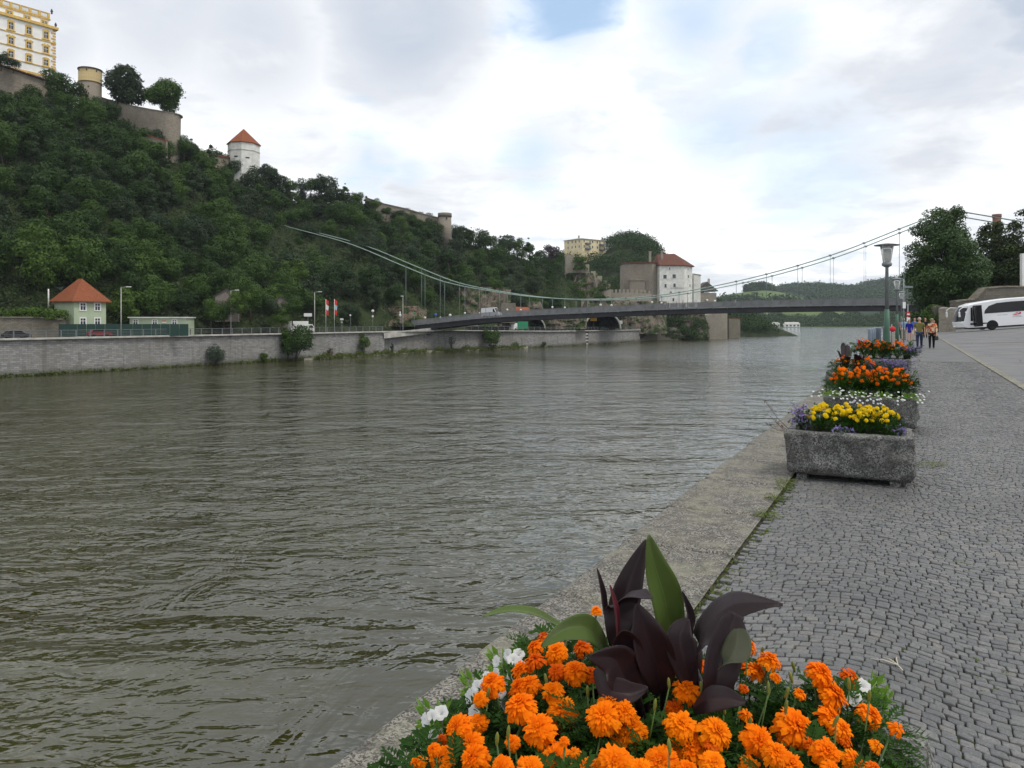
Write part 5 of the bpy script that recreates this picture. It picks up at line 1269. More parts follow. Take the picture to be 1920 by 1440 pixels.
# foreground marigold heads measured in the photograph: x, y, width, tone
FG = """1118 1144 22 d;1090 1163 28 d;1060 1180 28 d;1020 1193 30 d;1003 1213 36 d;1003 1237 44 d;1043 1222 44 o;1090 1213 40 d;977 1257 42 d;1042 1258 38 d;1077 1258 48 d;1108 1262 34 d
923 1280 48 o;993 1283 44 o;973 1290 46 o;975 1323 62 o;1037 1297 42 d;900 1310 30 o;1053 1333 62 o;1010 1367 62 o;1130 1343 64 o;1182 1367 68 o;1150 1313 52 d;1172 1333 44 o;1287 1292 52 d
1265 1327 38 d;1277 1360 60 o;1343 1373 64 o;1293 1400 68 o;1308 1243 34 d;1188 1193 24 d;1403 1210 36 o;1417 1257 42 d;1443 1237 44 o;1367 1267 26 d;1400 1340 30 s;1491 1365 78 o;1422 1387 58 o;1455 1412 50 o
1480 1436 60 o;883 1393 44 o;888 1422 58 o;858 1364 54 o;897 1354 36 o;826 1422 50 o;781 1432 36 o;812 1405 26 d;827 1386 24 d;993 1446 60 o;1043 1423 62 o;1152 1430 68 o;1240 1430 68 o;1337 1432 52 o;1077 1410 24 s
1057 1390 20 d;1103 1440 42 o;1539 1262 50 d;1595 1268 42 d;1562 1303 62 o;1557 1347 52 o;1578 1367 46 o;1632 1342 50 o;1683 1366 34 s;1550 1410 56 o;1645 1397 30 s;1602 1428 48 o;1407 1437 42 o;1585 1387 32 d
1455 1270 22 d;940 1440 46 o;1200 1446 50 o;1290 1446 46 o;1160 1380 30 d;1520 1395 30 d;1500 1300 24 d;1335 1395 34 d;960 1392 30 d;1640 1440 30 d;1560 1446 40 o;1392 1243 28 d;1112 1190 26 d;1395 1290 20 d""".replace('\n', ';')
FG = [q.split() for q in FG.split(';')]
ZR = .50
def fg_point(px, py, seed):
    g = random.Random(seed); z = .665 + g.uniform(-.035, .04) - (.03 if px > 1600 or px < 850 else 0) + (.02 if py < 1300 else 0)
    Y = F * (H - z) / (py - 600); return Vector((GX(px, Y), Y, z)), Y
cells = {}
rows_l = ['front', 'middle', 'rear']
def to_st(p): return p.x * UX + p.y * UY, p.x * UY - p.y * UX
for k, (x, y, w, tone) in enumerate(FG):
    p, Y = fg_point(float(x), float(y), k); s, t_ = to_st(p)
    i = min(2, max(0, int((s - 1.30) / .40))); j = min(3, max(0, int((t_ + 1.15) / .31))); cells.setdefault((i, j), []).append((p, float(w) / F * Y, tone, k))
RL = ['nearest row', 'middle row', 'rear row']; TL = ['river side', 'left of canna', 'right of canna', 'cobble side']
for i in range(3):
    for j in range(4):
        c = P(1.42 + .36 * i, -.93 + .25 * j, ZR - .04); fl = cells.get((i, j), [])
        th = thing('marigold_plant', f'orange marigold plant, {TL[j]}, {RL[i]} of the foreground trough', 'flower plant', c, 0, 'orange marigolds in the foreground trough')
        fo = link('foliage', FC[(i * 4 + j) % 4], th); fo.rotation_euler = (0, 0, i * 2.1 + j); fo.scale = (1.05, 1.05, 1.05)
        for p, d, tone, k in fl:
            g = random.Random(k + 500); cen = P(1.85, -.55, .2); nv = (p - cen); nv.z = .72; nv += Vector((g.gauss(0, .12), g.gauss(0, .12) - .30, 0))
            me = {'o': BL_or[k % 5], 'd': BL_dp[k % 3] if k % 2 else BL_or[k % 5], 's': BL_sm[k % 2]}[tone]
            h = put(me, 'flower_head', th, p - c, d * 1.07, nv, g.uniform(0, 6.28))
            cal = link('calyx', me_cal, h); 
            mb = MB(); q = (p - c); n_ = nv.normalized() * (-.4 * d); mb.tube([q + n_, q * .75 + n_ + Vector((0, 0, -.04)), Vector((q.x * .35, q.y * .35, .02))], [.0028, .0026, .003], 5); part('stem', mb, M_stem, th)
BUDS = [(1163, 1275), (1207, 1260), (1254, 1282), (1102, 1297), (1228, 1322), (1315, 1290), (1391, 1294), (953, 1374), (932, 1386), (1024, 1275), (1357, 1327), (1475, 1299), (1474, 1325), (1488, 1250), (1429, 1222), (1406, 1356), (1567, 1352), (1483, 1270), (1400, 1222), (1630, 1305), (1592, 1282), (1255, 1400), (915, 1300), (1440, 1290)]
for k, (x, y) in enumerate(BUDS):
    g = random.Random(k + 900); z = .70 + g.uniform(-.02, .03); Y = F * (H - z) / (y - 600); p = Vector((GX(x, Y), Y, z)); s, t_ = to_st(p)
    i = min(2, max(0, int((s - 1.30) / .40))); j = min(3, max(0, int((t_ + 1.15) / .31)))
    th = [o for o in bpy.data.objects if o.name.startswith('marigold_plant')][i * 4 + j]; c = Vector(th.location)
    b = put(me_bud, 'bud', th, p - c, .020 + .006 * (k % 3), (g.gauss(0, .15), g.gauss(0, .15), 1)); b.scale = (.020, .020, .034)
    mb = MB(); q = p - c; mb.tube([q + Vector((0, 0, -.012)), q * .9 + Vector((0, 0, -.06)), Vector((q.x * .6, q.y * .6, .05))], [.002, .0022, .0025], 5); part('stem', mb, M_stem, th)
# white petunias on the rim
def leafy(seed, n, r, L):
    g = random.Random(seed); mb = MB()
    for k in range(n):
        a = g.uniform(0, 6.28); e = g.uniform(-.3, 1.3); d = Vector((cos(a) * cos(e), sin(a) * cos(e), sin(e))); p = d * r * g.uniform(.1, 1); l = L * g.uniform(.6, 1.3); sd = d.cross(Vector((g.gauss(0, 1), g.gauss(0, 1), g.gauss(0, 1)))).normalized(); up = sd.cross(d) * l * .1
        vs = [p, p + d * l * .4 + sd * l * .2 + up, p + d * l, p + d * l * .4 - sd * l * .2 + up, p + d * l * .45 - up * .5]; mb.add(vs, [(0, 1, 4), (1, 2, 4), (2, 3, 4), (3, 0, 4)], 0, True)
    return mb
PL = [leafy(k, 60, .05, .035).mesh('foliage', M_petleaf, uv=False) for k in range(2)]
for nm, (bx, by), fls in (
    ('white petunia plant on the river rim, farthest back beside the orange heads', (948, 1254), [(952, 1228, .05, -1, .2), (973, 1226, .05, .3, 1), (930, 1240, .045, -1.2, .3), (972, 1248, .055, -.2, .5), (962, 1236, .05, 0, .9), (930, 1262, .04, -1, .1), (957, 1277, .05, -.3, .3)]),
    ('white petunia plant on the river rim, middle one of three', (900, 1300), [(893, 1287, .05, -1, .5), (912, 1270, .045, -.6, .6), (880, 1306, .05, -1.2, .2), (889, 1336, .055, -.8, .3), (905, 1283, .045, -.4, .8), (938, 1298, .045, -.2, .4)]),
    ('white petunia plant on the river rim, nearest one above the coping', (822, 1358), [(826, 1336, .055, -.3, 1), (808, 1344, .05, -.9, .6), (796, 1350, .045, -1.3, .1), (812, 1380, .045, -.8, .1)]),
    ('white petunia plant at the cobble side corner of the foreground trough', (1628, 1305), [(1619, 1285, .055, .2, .9), (1600, 1312, .045, -.4, .6), (1652, 1432, .055, .8, .5), (1606, 1305, .04, .2, .9)])):
    z = .56; Y = F * (H - z) / (by - 600); c = Vector((GX(bx, Y), Y, z)); th = thing('petunia_plant', nm, 'flower plant', c, 0, 'white petunias on the trough rim')
    link('foliage', PL[0], th); o = link('foliage', PL[1], th, (.02, -.03, -.03)); o.rotation_euler = (0, 0, 2)
    for k, (x, y, d, nx_, nz_) in enumerate(fls):
        zz_ = .63 if y < 1400 else .55; Y = F * (H - zz_) / (y - 600); p = Vector((GX(x, Y), Y, zz_)); put(PET[k % 2], 'flower_head', th, p - c, d * .74, (nx_, -.9, nz_ + .3), k)
# canna with dark leaves
def m_canna(name, c1, c2, vein):
    t = NT(name); uv = t.map(src='UV'); sp = t.N('ShaderNodeSeparateXYZ'); t.L(uv, sp.inputs[0])
    a = t.math('ABSOLUTE', t.math('SUBTRACT', sp.outputs[0], .5)); w = t.N('ShaderNodeTexWave'); w.inputs['Scale'].default_value = 11; w.inputs['Distortion'].default_value = .6; w.inputs['Detail'].default_value = 1
    cb = t.N('ShaderNodeCombineXYZ'); t.L(t.math('ADD', sp.outputs[1], t.math('MULTIPLY', a, -1.1)), cb.inputs[0]); t.L(cb.outputs[0], w.inputs['Vector'])
    c = t.mix(t.noise(14, 4), c1, c2); c = t.mix(t.mr(w.outputs[1], .45, .95, 0, .6), c, vein); c = t.mix(t.mr(a, .0, .022, .9, 0), c, vein)
    t.fin(c, .40, t.bump(w.outputs[1], .5, .003), spec=.5); tr = t.N('ShaderNodeBsdfTranslucent'); t.L(c, tr.inputs[0]); mx = t.N('ShaderNodeMixShader'); mx.inputs[0].default_value = .12
    t.L(t.b.outputs[0], mx.inputs[1]); t.L(tr.outputs[0], mx.inputs[2]); t.L(mx.outputs[0], t.out.inputs[0]); return t.mat
MC_d = m_canna('canna_dark', (.010, .006, .007), (.024, .011, .015), (.040, .020, .026)); MC_g = m_canna('canna_green', (.060, .105, .022), (.10, .16, .032), (.16, .22, .06)); MC_m = m_canna('canna_mixed', (.024, .030, .013), (.045, .052, .020), (.07, .08, .035))
def blade(rib, width, side, fold=.25, wave=.03, n=18, prof=None):   # rib: world points; side: vector across the leaf
    rib = [Vector(p) for p in rib]; m = len(rib)
    def cr(u):
        f_ = u * (m - 1); i = min(int(f_), m - 2); q = f_ - i; p0 = rib[max(i - 1, 0)]; p1 = rib[i]; p2 = rib[i + 1]; p3 = rib[min(i + 2, m - 1)]
        return .5 * ((2 * p1) + (p2 - p0) * q + (2 * p0 - 5 * p1 + 4 * p2 - p3) * q * q + (3 * p1 - p0 - 3 * p2 + p3) * q ** 3)
    vs = []; uvs = []; K = 8; side = Vector(side).normalized()
    for i in range(n + 1):
        u = i / n; p = cr(u); d = (cr(min(1, u + .02)) - cr(max(0, u - .02))).normalized(); sd = (side - d * side.dot(d)).normalized(); nn = sd.cross(d)
        w = width * (prof(u) if prof else (sin(pi * min(1, u * .93 + .05)) ** .75) * (1 - u ** 6 * .6)) * .5 + .002
        for k in range(K + 1):
            q = (k / K - .5) * 2; vs.append(p + sd * (w * q * cos(fold * abs(q))) + nn * (w * abs(q) * sin(fold) + wave * w * 6 * sin(u * 9 + q * 2.5) * q * q * .35)); uvs.append((k / K, u))
    fs = [(i * (K + 1) + k, i * (K + 1) + k + 1, (i + 1) * (K + 1) + k + 1, (i + 1) * (K + 1) + k) for i in range(n) for k in range(K)]
    return vs, fs, uvs
def px_leaf(name, parent, pts, width_px, mat, side=(1, -.3, 0), **kw):   # pts (px, py, depth)
    rib = [W(*p) for p in pts]; Ym = sum(p[2] for p in pts) / len(pts); vs, fs, uvs = blade(rib, width_px / F * Ym * (.95 if mat is MC_d else 1), side, **kw)
    off = Vector(parent.location); me = bpy.data.meshes.new(name); me.from_pydata([v - off for v in vs], [], fs); me.materials.append(mat); me.polygons.foreach_set('use_smooth', [True] * len(fs))
    ul = me.uv_layers.new(name='UVMap'); ul.data.foreach_set('uv', np.array([uvs[i] for f in fs for i in f]).ravel()); me.update(); 
    o = link(name, me, parent); sm = o.modifiers.new('thick', 'SOLIDIFY'); sm.thickness = .0012; return o
cb_ = P(2.0, -.58, .46); c2 = P(1.95, -.40, .46)
ca = thing('canna_plant', 'dark purple canna with one tall green leaf, left one in the foreground trough', 'plant', cb_)
yb = 1.98
px_leaf('leaf', ca, [(1168, 1215, 2.02), (1165, 1150, 2.08), (1180, 1090, 2.10), (1212, 1012, 2.12)], 62, MC_d, (1, .1, -.1), fold=.3)
px_leaf('leaf', ca, [(1268, 1235, 2.05), (1258, 1190, 2.04), (1246, 1120, 2.02), (1228, 1060, 2.0), (1216, 1003, 1.98)], 64, MC_g, (1, .3, -.12), fold=.35, wave=.05)
px_leaf('leaf', ca, [(1145, 1205, 2.0), (1132, 1150, 2.0), (1126, 1105, 2.0), (1119, 1066, 2.0)], 20, MC_d, (.6, .8, 0), fold=.7)
px_leaf('leaf', ca, [(1165, 1235, 1.98), (1158, 1180, 1.98), (1165, 1130, 2.0), (1188, 1108, 1.94), (1222, 1122, 1.86)], 66, MC_d, (1, .35, .35), fold=.25, wave=.04)
px_leaf('leaf', ca, [(1157, 1200, 1.93), (1153, 1150, 1.93), (1143, 1097, 1.93)], 16, m_canna('canna_red_shoot', (.10, .012, .022), (.16, .02, .035), (.2, .04, .05)), (.5, .8, 0), fold=.8)
px_leaf('leaf', ca, [(1240, 1300, 1.95), (1232, 1250, 1.92), (1212, 1190, 1.90), (1193, 1132, 1.90)], 80, MC_d, (1, .25, -.1), fold=.35, wave=.05)
px_leaf('leaf', ca, [(1195, 1310, 1.90), (1170, 1270, 1.88), (1150, 1235, 1.86), (1105, 1232, 1.80)], 78, MC_d, (.7, .3, .8), fold=.2, wave=.05)
px_leaf('leaf', ca, [(1180, 1295, 1.92), (1180, 1240, 1.90), (1172, 1200, 1.88), (1168, 1182, 1.84)], 60, MC_d, (1, .2, .1), fold=.2)
px_leaf('leaf', ca, [(1115, 1255, 1.9), (1135, 1290, 1.86), (1180, 1300, 1.84), (1215, 1290, 1.86)], 50, MC_d, (.1, .3, 1), fold=.3)
px_leaf('leaf', ca, [(1068, 1182, 2.0), (1040, 1168, 2.0), (1000, 1149, 1.98), (950, 1144, 1.96), (905, 1156, 1.93)], 20, MC_g, (0, 1, .35), fold=.4, wave=.02)
px_leaf('leaf', ca, [(1136, 1222, 1.98), (1115, 1190, 1.95), (1090, 1175, 1.92), (1055, 1182, 1.88), (1015, 1212, 1.84)], 48, MC_g, (.3, .55, .9), fold=.35, wave=.03)
ch_ = thing('canna_plant', 'dark canna with a long leaf drooping right, right one in the foreground trough', 'plant', c2)
px_leaf('leaf', ch_, [(1300, 1300, 1.95), (1305, 1230, 1.95), (1325, 1175, 1.97), (1370, 1135, 1.96), (1425, 1130, 1.93), (1468, 1134, 1.90)], 70, MC_d, (.45, .55, .9), fold=.25, wave=.03, prof=lambda u: (sin(pi * min(1, u * .86 + .08)) ** .8) * (1.15 if u < .5 else max(.05, 1.15 - 2.1 * (u - .5))))
px_leaf('leaf', ch_, [(1318, 1190, 2.02), (1345, 1150, 2.04), (1382, 1110, 2.06)], 46, MC_d, (.6, .5, -.5), fold=.3)
px_leaf('leaf', ch_, [(1293, 1235, 1.97), (1287, 1180, 1.99), (1290, 1150, 2.0), (1278, 1109, 2.0)], 26, MC_d, (.8, .5, 0), fold=.8)
px_leaf('leaf', ch_, [(1295, 1290, 1.92), (1280, 1230, 1.92), (1275, 1190, 1.93), (1290, 1160, 1.95)], 62, MC_d, (1, .1, 0), fold=.25)
px_leaf('leaf', ch_, [(1335, 1330, 1.86), (1345, 1270, 1.86), (1358, 1210, 1.88), (1380, 1150, 1.90)], 68, MC_d, (1, .2, .2), fold=.3, wave=.03, prof=lambda u: .55 + .55 * sin(pi * u) ** .8 if u < .93 else .5)
px_leaf('leaf', ch_, [(1385, 1178, 1.88), (1382, 1205, 1.85), (1370, 1235, 1.82), (1345, 1256, 1.80)], 56, MC_m, (.9, .2, .55), fold=.15, wave=.02)
px_leaf('leaf', ch_, [(1300, 1330, 1.84), (1325, 1312, 1.80), (1360, 1308, 1.78), (1398, 1318, 1.76)], 46, MC_d, (.1, .5, .9), fold=.3)
for th, c, tops in ((ca, cb_, [(1180, 1215, 2.0), (1240, 1215, 2.0), (1165, 1250, 1.95)]), (ch_, c2, [(1300, 1240, 1.95), (1345, 1240, 1.9)])):
    for x, y, Y in tops: mb = MB(); q = W(x, y, Y); mb.tube([Vector((lerp(c.x, q.x, .3), lerp(c.y, q.y, .3), .46)), lerp(c, q, .7), q], [.013, .011, .006], 8); part('stem', mb, MC_d, th, True)

# the troughs further along
def mound_fill(label_fn, s0, s1, t0, t1, ni, nj, heads, r, seed, dia, zt=.50, dome=.20, cat='flower plant', grp=None, nm='marigold_plant', clump=FC_lo, sc_=1.0, cond=None):
    g = random.Random(seed)
    for i in range(ni):
        for j in range(nj):
            c = P(lerp(s0, s1, (i + .5) / ni), lerp(t0, t1, (j + .5) / nj), zt - .05)
            th = thing(nm, label_fn(i, j), cat, c, 0, grp); fo = link('foliage', clump[(i + j) % len(clump)], th); fo.rotation_euler = (0, 0, g.uniform(0, 6)); fo.scale = (r / .17 * sc_, r / .17 * sc_, max(1.0, (dome + .02) / .16))
            for k in range(heads):
                a = g.uniform(0, 6.28); q = r * 1.0 * math.sqrt(g.random()); p = Vector((cos(a) * q, sin(a) * q, .05 + dome * (1 - .45 * (q / r) ** 2) * g.uniform(.8, 1.1))); w = c + p; s, t_ = to_st(w)
                me = cond(s, t_, g) if cond else BL_or[0]
                if me is None: continue
                put(me, 'flower_head', th, p, dia * g.uniform(.75, 1.15), (cos(a) * q / r + g.gauss(0, .2), sin(a) * q / r + g.gauss(0, .2) - .35, 1), g.uniform(0, 6))
LRN = ['left end', 'left of centre', 'right of centre', 'right end']; NR = ['front', 'back']
mound_fill(lambda i, j: f'yellow marigold plant, {LRN[j]}, {NR[i]} row of the lone trough', 8.36, 8.95, -.93, -.12, 2, 4, 17, .15, 5, .055, cond=lambda s, t_, g: BL_ye[g.randrange(3)], grp='yellow marigolds', dome=.24)
mound_fill(lambda i, j: f'orange marigold plant, {LRN[j]}, {NR[i]} row behind the white fringe', 12.6, 13.15, -1.05, 0, 2, 4, 22, .18, 6, .068, cond=lambda s, t_, g: (BL_lo + BL_lod)[g.randrange(4)], grp='orange marigolds of the second trough', dome=.40, sc_=1.25)
mound_fill(lambda i, j: f'orange marigold plant {"left" if j == 0 else "right"} of the dark canna in the third trough', 17.75, 18.3, -1.5, -.6, 1, 2, 22, .24, 7, .068, cond=lambda s, t_, g: (BL_lo + BL_lod)[g.randrange(4)], grp='orange marigolds of the third trough', dome=.34, sc_=1.2)
mound_fill(lambda i, j: f'orange marigold plant in the farthest trough, {["left", "middle", "right"][j]} one', 24.5, 25.5, -1.4, -.1, 1, 3, 34, .27, 8, .08, cond=lambda s, t_, g: (BL_lo + BL_lod)[g.randrange(4)], grp='orange marigolds of the farthest trough', dome=.55, sc_=1.6)
# fringe of small white flowers
mb = MB(); mb.lathe((0, 0, 0), [(.05, -.1), (.5, .02), (.42, .12), (.1, .16)], 8); me_daisy = mb.mesh('flower_head', M_wp, uv=False)
PLb = [leafy(5 + k, 110, .11, .045).mesh('foliage', M_petleaf, uv=False) for k in range(2)]
g = random.Random(31)
for k in range(4):
    c = P(12.36, lerp(-1.05, .0, k / 3), .50); th = thing('white_flower_plant', f'white flowering plant on the second trough front rim, {["leftmost", "second from left", "second from right", "rightmost"][k]}', 'flower plant', c, 0, 'white flower fringe')
    fo = link('foliage', PLb[k % 2], th); fo.scale = (1.5, 1.2, .7)
    for q in range(24 + (14 if k == 2 else 0)):
        t_ = g.gauss(0, .15); z = abs(g.gauss(.03, .04)); dn = g.random() < .3; p = P(g.uniform(-.12, .06) if not dn else -.16, t_, (z if not dn else -g.uniform(0, .10 if k in (1, 2) else .04))); put(me_daisy, 'flower_head', th, p, .035, (p.x, -1 if dn else -.4, .8), 0)
# purple trailing flowers
def purple(label, c, R_, n, seed, h=.25, lean=(0, 0)):
    g = random.Random(seed); th = thing('purple_flower_plant', label, 'flower plant', c, 0, 'purple trailing flowers'); mbf = MB(); mbl = MB()
    for k in range(n):
        a = g.uniform(0, 6.28); d = Vector((cos(a) * R_ * g.uniform(.2, 1) + lean[0], sin(a) * R_ * g.uniform(.2, 1) + lean[1], h * g.uniform(.2, 1.1))); m = d * .55 + Vector((0, 0, h * .25)); mbl.tube([(0, 0, 0), m, d], [.004, .003, .0015], 4)
        for q in range(6):
            p = m.lerp(d, g.random()) + Vector((g.gauss(0, .015), g.gauss(0, .015), g.gauss(0, .015))); r = .012 * g.uniform(.7, 1.5); mbf.poly([p + Vector((g.gauss(0, r), g.gauss(0, r), g.gauss(0, r))) for _ in range(4)])
        for q in range(8):
            p = d * g.random() + Vector((g.gauss(0, .02), g.gauss(0, .02), 0)); r = .016; mbl.poly([p + Vector((g.gauss(0, r), g.gauss(0, r), g.gauss(0, r))) for _ in range(3)])
    part('foliage', mbl, M_hl4, th); o = part('flowers', mbf, M_pu, th); o['kind'] = 'stuff'
purple('purple flowers sprawling over the left end of the lone granite trough', P(8.4, -1.0, .46), .12, 22, 1, .30)
purple('purple flowers low in the middle of the lone granite trough', P(8.3, -.6, .46), .2, 9, 2, .10)
purple('purple flowers at the right end of the lone granite trough', P(8.5, -.12, .46), .12, 9, 3, .14)
purple('large purple flowers trailing over the right end of the third trough', P(18.2, -.3, .48), .42, 80, 4, .32, (.1, 0))
purple('purple flowers in the middle of the third trough', P(18.0, -.8, .48), .3, 50, 5, .25)
purple('purple flowers trailing right from the farthest trough', P(25.0, -.1, .48), .40, 100, 6, .40, (.15, 0))
mb = MB(); g = random.Random(3)
c = P(8.4, -1.1, .46); th = thing('dry_stalk', 'thin bare reddish stalks leaning out over the coping from the lone trough', 'plant', c)
for e in ((-.28, .03, .33), (-.30, 0, .10), (-.2, -.05, .12), (-.24, .05, .18)):
    e = Vector(e); mb.tube([(0, 0, 0), e * .5 + Vector((0, 0, -.03)), e], [.003, .0025, .0015], 4)
    for q in range(14): p = e * g.uniform(.5, 1) ; mb.poly([p + Vector((g.gauss(0, .008), g.gauss(0, .008), g.gauss(0, .008))) for _ in range(3)])
part('stalks', mb, m_plain('dry_red', (.10, .045, .035), .8, .3), th)
# dark canna of the third trough and the farthest one
for c, lab, hgt, seed in ((P(18.0, -1.25, .47), 'dark canna rising from the left side of the third trough', .62, 1), (P(18.1, -.98, .47), 'olive brown canna beside the orange marigolds of the third trough', .45, 5), (P(25.0, -.95, .47), 'dark red leaved plant in the farthest trough', .55, 9)):
    th = thing('canna_plant', lab, 'plant', c); g = random.Random(seed)
    for k in range(6):
        a = g.uniform(0, 6.28); e = Vector((cos(a), sin(a), 0)); l = hgt * g.uniform(.7, 1.1); rib = [Vector((0, 0, .02)), Vector((0, 0, l * .5)) + e * .05, Vector((0, 0, l * .9)) + e * .13, Vector((0, 0, l * g.uniform(.7, 1.05))) + e * .25 * g.uniform(.5, 1)]
        vs, fs, uvs = blade(rib, .12, (-sin(a), cos(a), .1), n=8); me = bpy.data.meshes.new('leaf'); me.from_pydata(vs, [], fs); me.materials.append([MC_d, MC_d, MC_m][k % 3]); me.polygons.foreach_set('use_smooth', [True] * len(fs)); me.update(); link('leaf', me, th)
# ------------------------------------------------------------ lamps, railings, walls, trees, bus on the near bank
M_lgreen = m_plain('lamp_green_paint', (.045, .11, .075), .5, .1, 2); M_lgrey = m_plain('lamp_grey_metal', (.20, .22, .23), .45, .1, 2, metal=.3)
M_lglass = NT('lamp_glass').fin((.85, .87, .85), .1, None, 0, .5, **{'Transmission Weight': .75}); M_white_p = m_plain('white_paint', (.75, .75, .74), .4, .05)
M_blue_p = m_plain('blue_grey_paint', (.15, .19, .24), .5, .1); M_red = m_plain('red_cloth', (.55, .02, .03), .7, .15, 8)
def lamp(label, s, t_):
    th = thing('street_lamp', label, 'lamp', P(s, t_, 0), 0, 'promenade lamps')
    mb = MB(); mb.lathe((0, 0, 0), [(.10, 0), (.10, .9), (.085, 1.3), (.075, 2.0)], 12); part('lower_pole', mb, M_lgreen, th)
    mb = MB(); mb.lathe((0, 0, 0), [(.065, 1.98), (.05, 3.4), (.055, 3.42)], 12); part('upper_pole', mb, M_lgrey, th)
    mb = MB(); mb.lathe((0, 0, 0), [(.05, 3.38), (.15, 3.44), (.155, 3.52), (.12, 3.54)], 16); part('collar', mb, M_lgrey, th)
    hd = MB(); hd.lathe((0, 0, 0), [(.12, 3.54), (.21, 4.10)], 20, caps=False); g_ = part('lantern_glass', hd, M_lglass, th)
    mb = MB(); mb.lathe((0, 0, 0), [(.085, 3.54), (.085, 4.0)], 12)
    for k in range(4): a = k * pi / 2 + .5; mb.beam((cos(a) * .125, sin(a) * .125, 3.54), (cos(a) * .215, sin(a) * .215, 4.1), .015)
    part('lamp_tube', mb, M_white_p, g_)
    mb = MB(); mb.lathe((0, 0, 0), [(.20, 4.10), (.39, 4.10), (.395, 4.12), (.22, 4.155), (.05, 4.18), (.01, 4.18)], 24); part('disc_shade', mb, M_lgrey, th)
    return th
lamp('tall green and grey lamp with flat disc top, the nearest on the promenade', 27.5, -.65)
lamp('disc topped lamp, second along the promenade', 50.6, -.65)
lamp('small disc topped lamp, farthest along the promenade by the bridge', 74.4, -.62)
M_lampbox = M_white_p
# railing and posts of the landing stage
th = thing('landing_railing', 'blue grey metal railing with thin bars at the ship landing beside the lamp', 'railing', P(40, -1.62, 0))
for s in (38.4, 40.6, 42.8, 45.0): mb = MB(); mb.tube([P(s, -1.62, 0), P(s, -1.62, 1.2), P(s, -1.62, 1.26)], [.075, .075, .04], 10); part('post', mb, M_blue_p, th, True)
mb = MB()
for z in (.25, 1.05): mb.beam(P(38.4, -1.62, z), P(45, -1.62, z), .04)
for k in range(40): mb.beam(P(38.5 + k * .165, -1.62, .25), P(38.5 + k * .165, -1.62, 1.05), .02)
part('rails', mb, M_blue_p, th, True)
for s, t_, l in ((41.5, -1.35, 'left'), (47, -1.2, 'right')):
    mb = MB(); mb.lathe((0, 0, 0), [(.11, 0), (.11, 1.18), (.125, 1.20), (.125, 1.27), (.10, 1.29)], 14); solo('bollard', mb, M_blue_p, f'thick dark mooring post beside the landing railing, {l} one', 'bollard'); o = bpy.data.objects[-1] if False else None
    [x for x in C.objects if x.name.startswith('bollard')][-1].location = P(s, t_, 0)
th = thing('flag', 'small red and white flag on a short pole at the quay edge', 'flag', P(31.0, -1.75, 0))
mb = MB(); mb.tube([(0, 0, 0), (0, 0, .95)], .025, 8); part('pole', mb, M_blue_p, th)
mb = MB(); vs = []
for i in range(9):
    for j in range(5): u = i / 8; vs.append((u * .34, .05 * sin(u * 7 + j * .4), .92 - j * .08 - u * .10 + .03 * sin(u * 9)))
mb.add(vs, [(i * 5 + j, i * 5 + j + 1, i * 5 + j + 6, i * 5 + j + 5) for i in range(8) for j in range(4)], 0, True); part('cloth', mb, M_red, th)
th = thing('lifebuoy', 'round red lifebuoy box on a post behind the nearest lamp', 'lifebuoy', P(48.5, -.85, 0))
mb = MB(); mb.lathe((0, 0, 0), [(.14, -.08), (.16, 0), (.14, .08)], 20); mb.v = [(x, z, y + 1.12) for x, y, z in mb.v]; part('case', mb, M_red, th)
mb = MB(); mb.tube([(0, .12, 0), (0, .12, 1.4)], .035, 8); part('post', mb, M_lgrey, th)
# signs by the path
def sign(label, loc, h, draw, name='sign'):
    th = thing(name, label, 'sign', loc); mb = MB(); mb.tube([(0, 0, 0), (0, 0, h)], .04, 8); part('post', mb, M_lgrey, th)
    for (dx, z, w, hh, mat) in draw: mb = MB(); mb.box((dx, -.06 - .01 * len(th.children), z), (w, .03, hh)); part('panel', mb, mat, th)
    return th
sign('dark post with white box and camera arm near the second lamp', P(60, -.35, 0), 4.6, [(0, 2.7, .2, .45, M_white_p), (.3, 4.0, .6, .14, M_lgrey)], 'post')
sign('red and white notice board on a post beside the walkers', P(66, -.1, 0), 2.9, [(0, 2.1, .26, .34, M_red), (0, 2.1, .2, .1, M_white_p), (0, 1.7, .26, .3, M_white_p)])
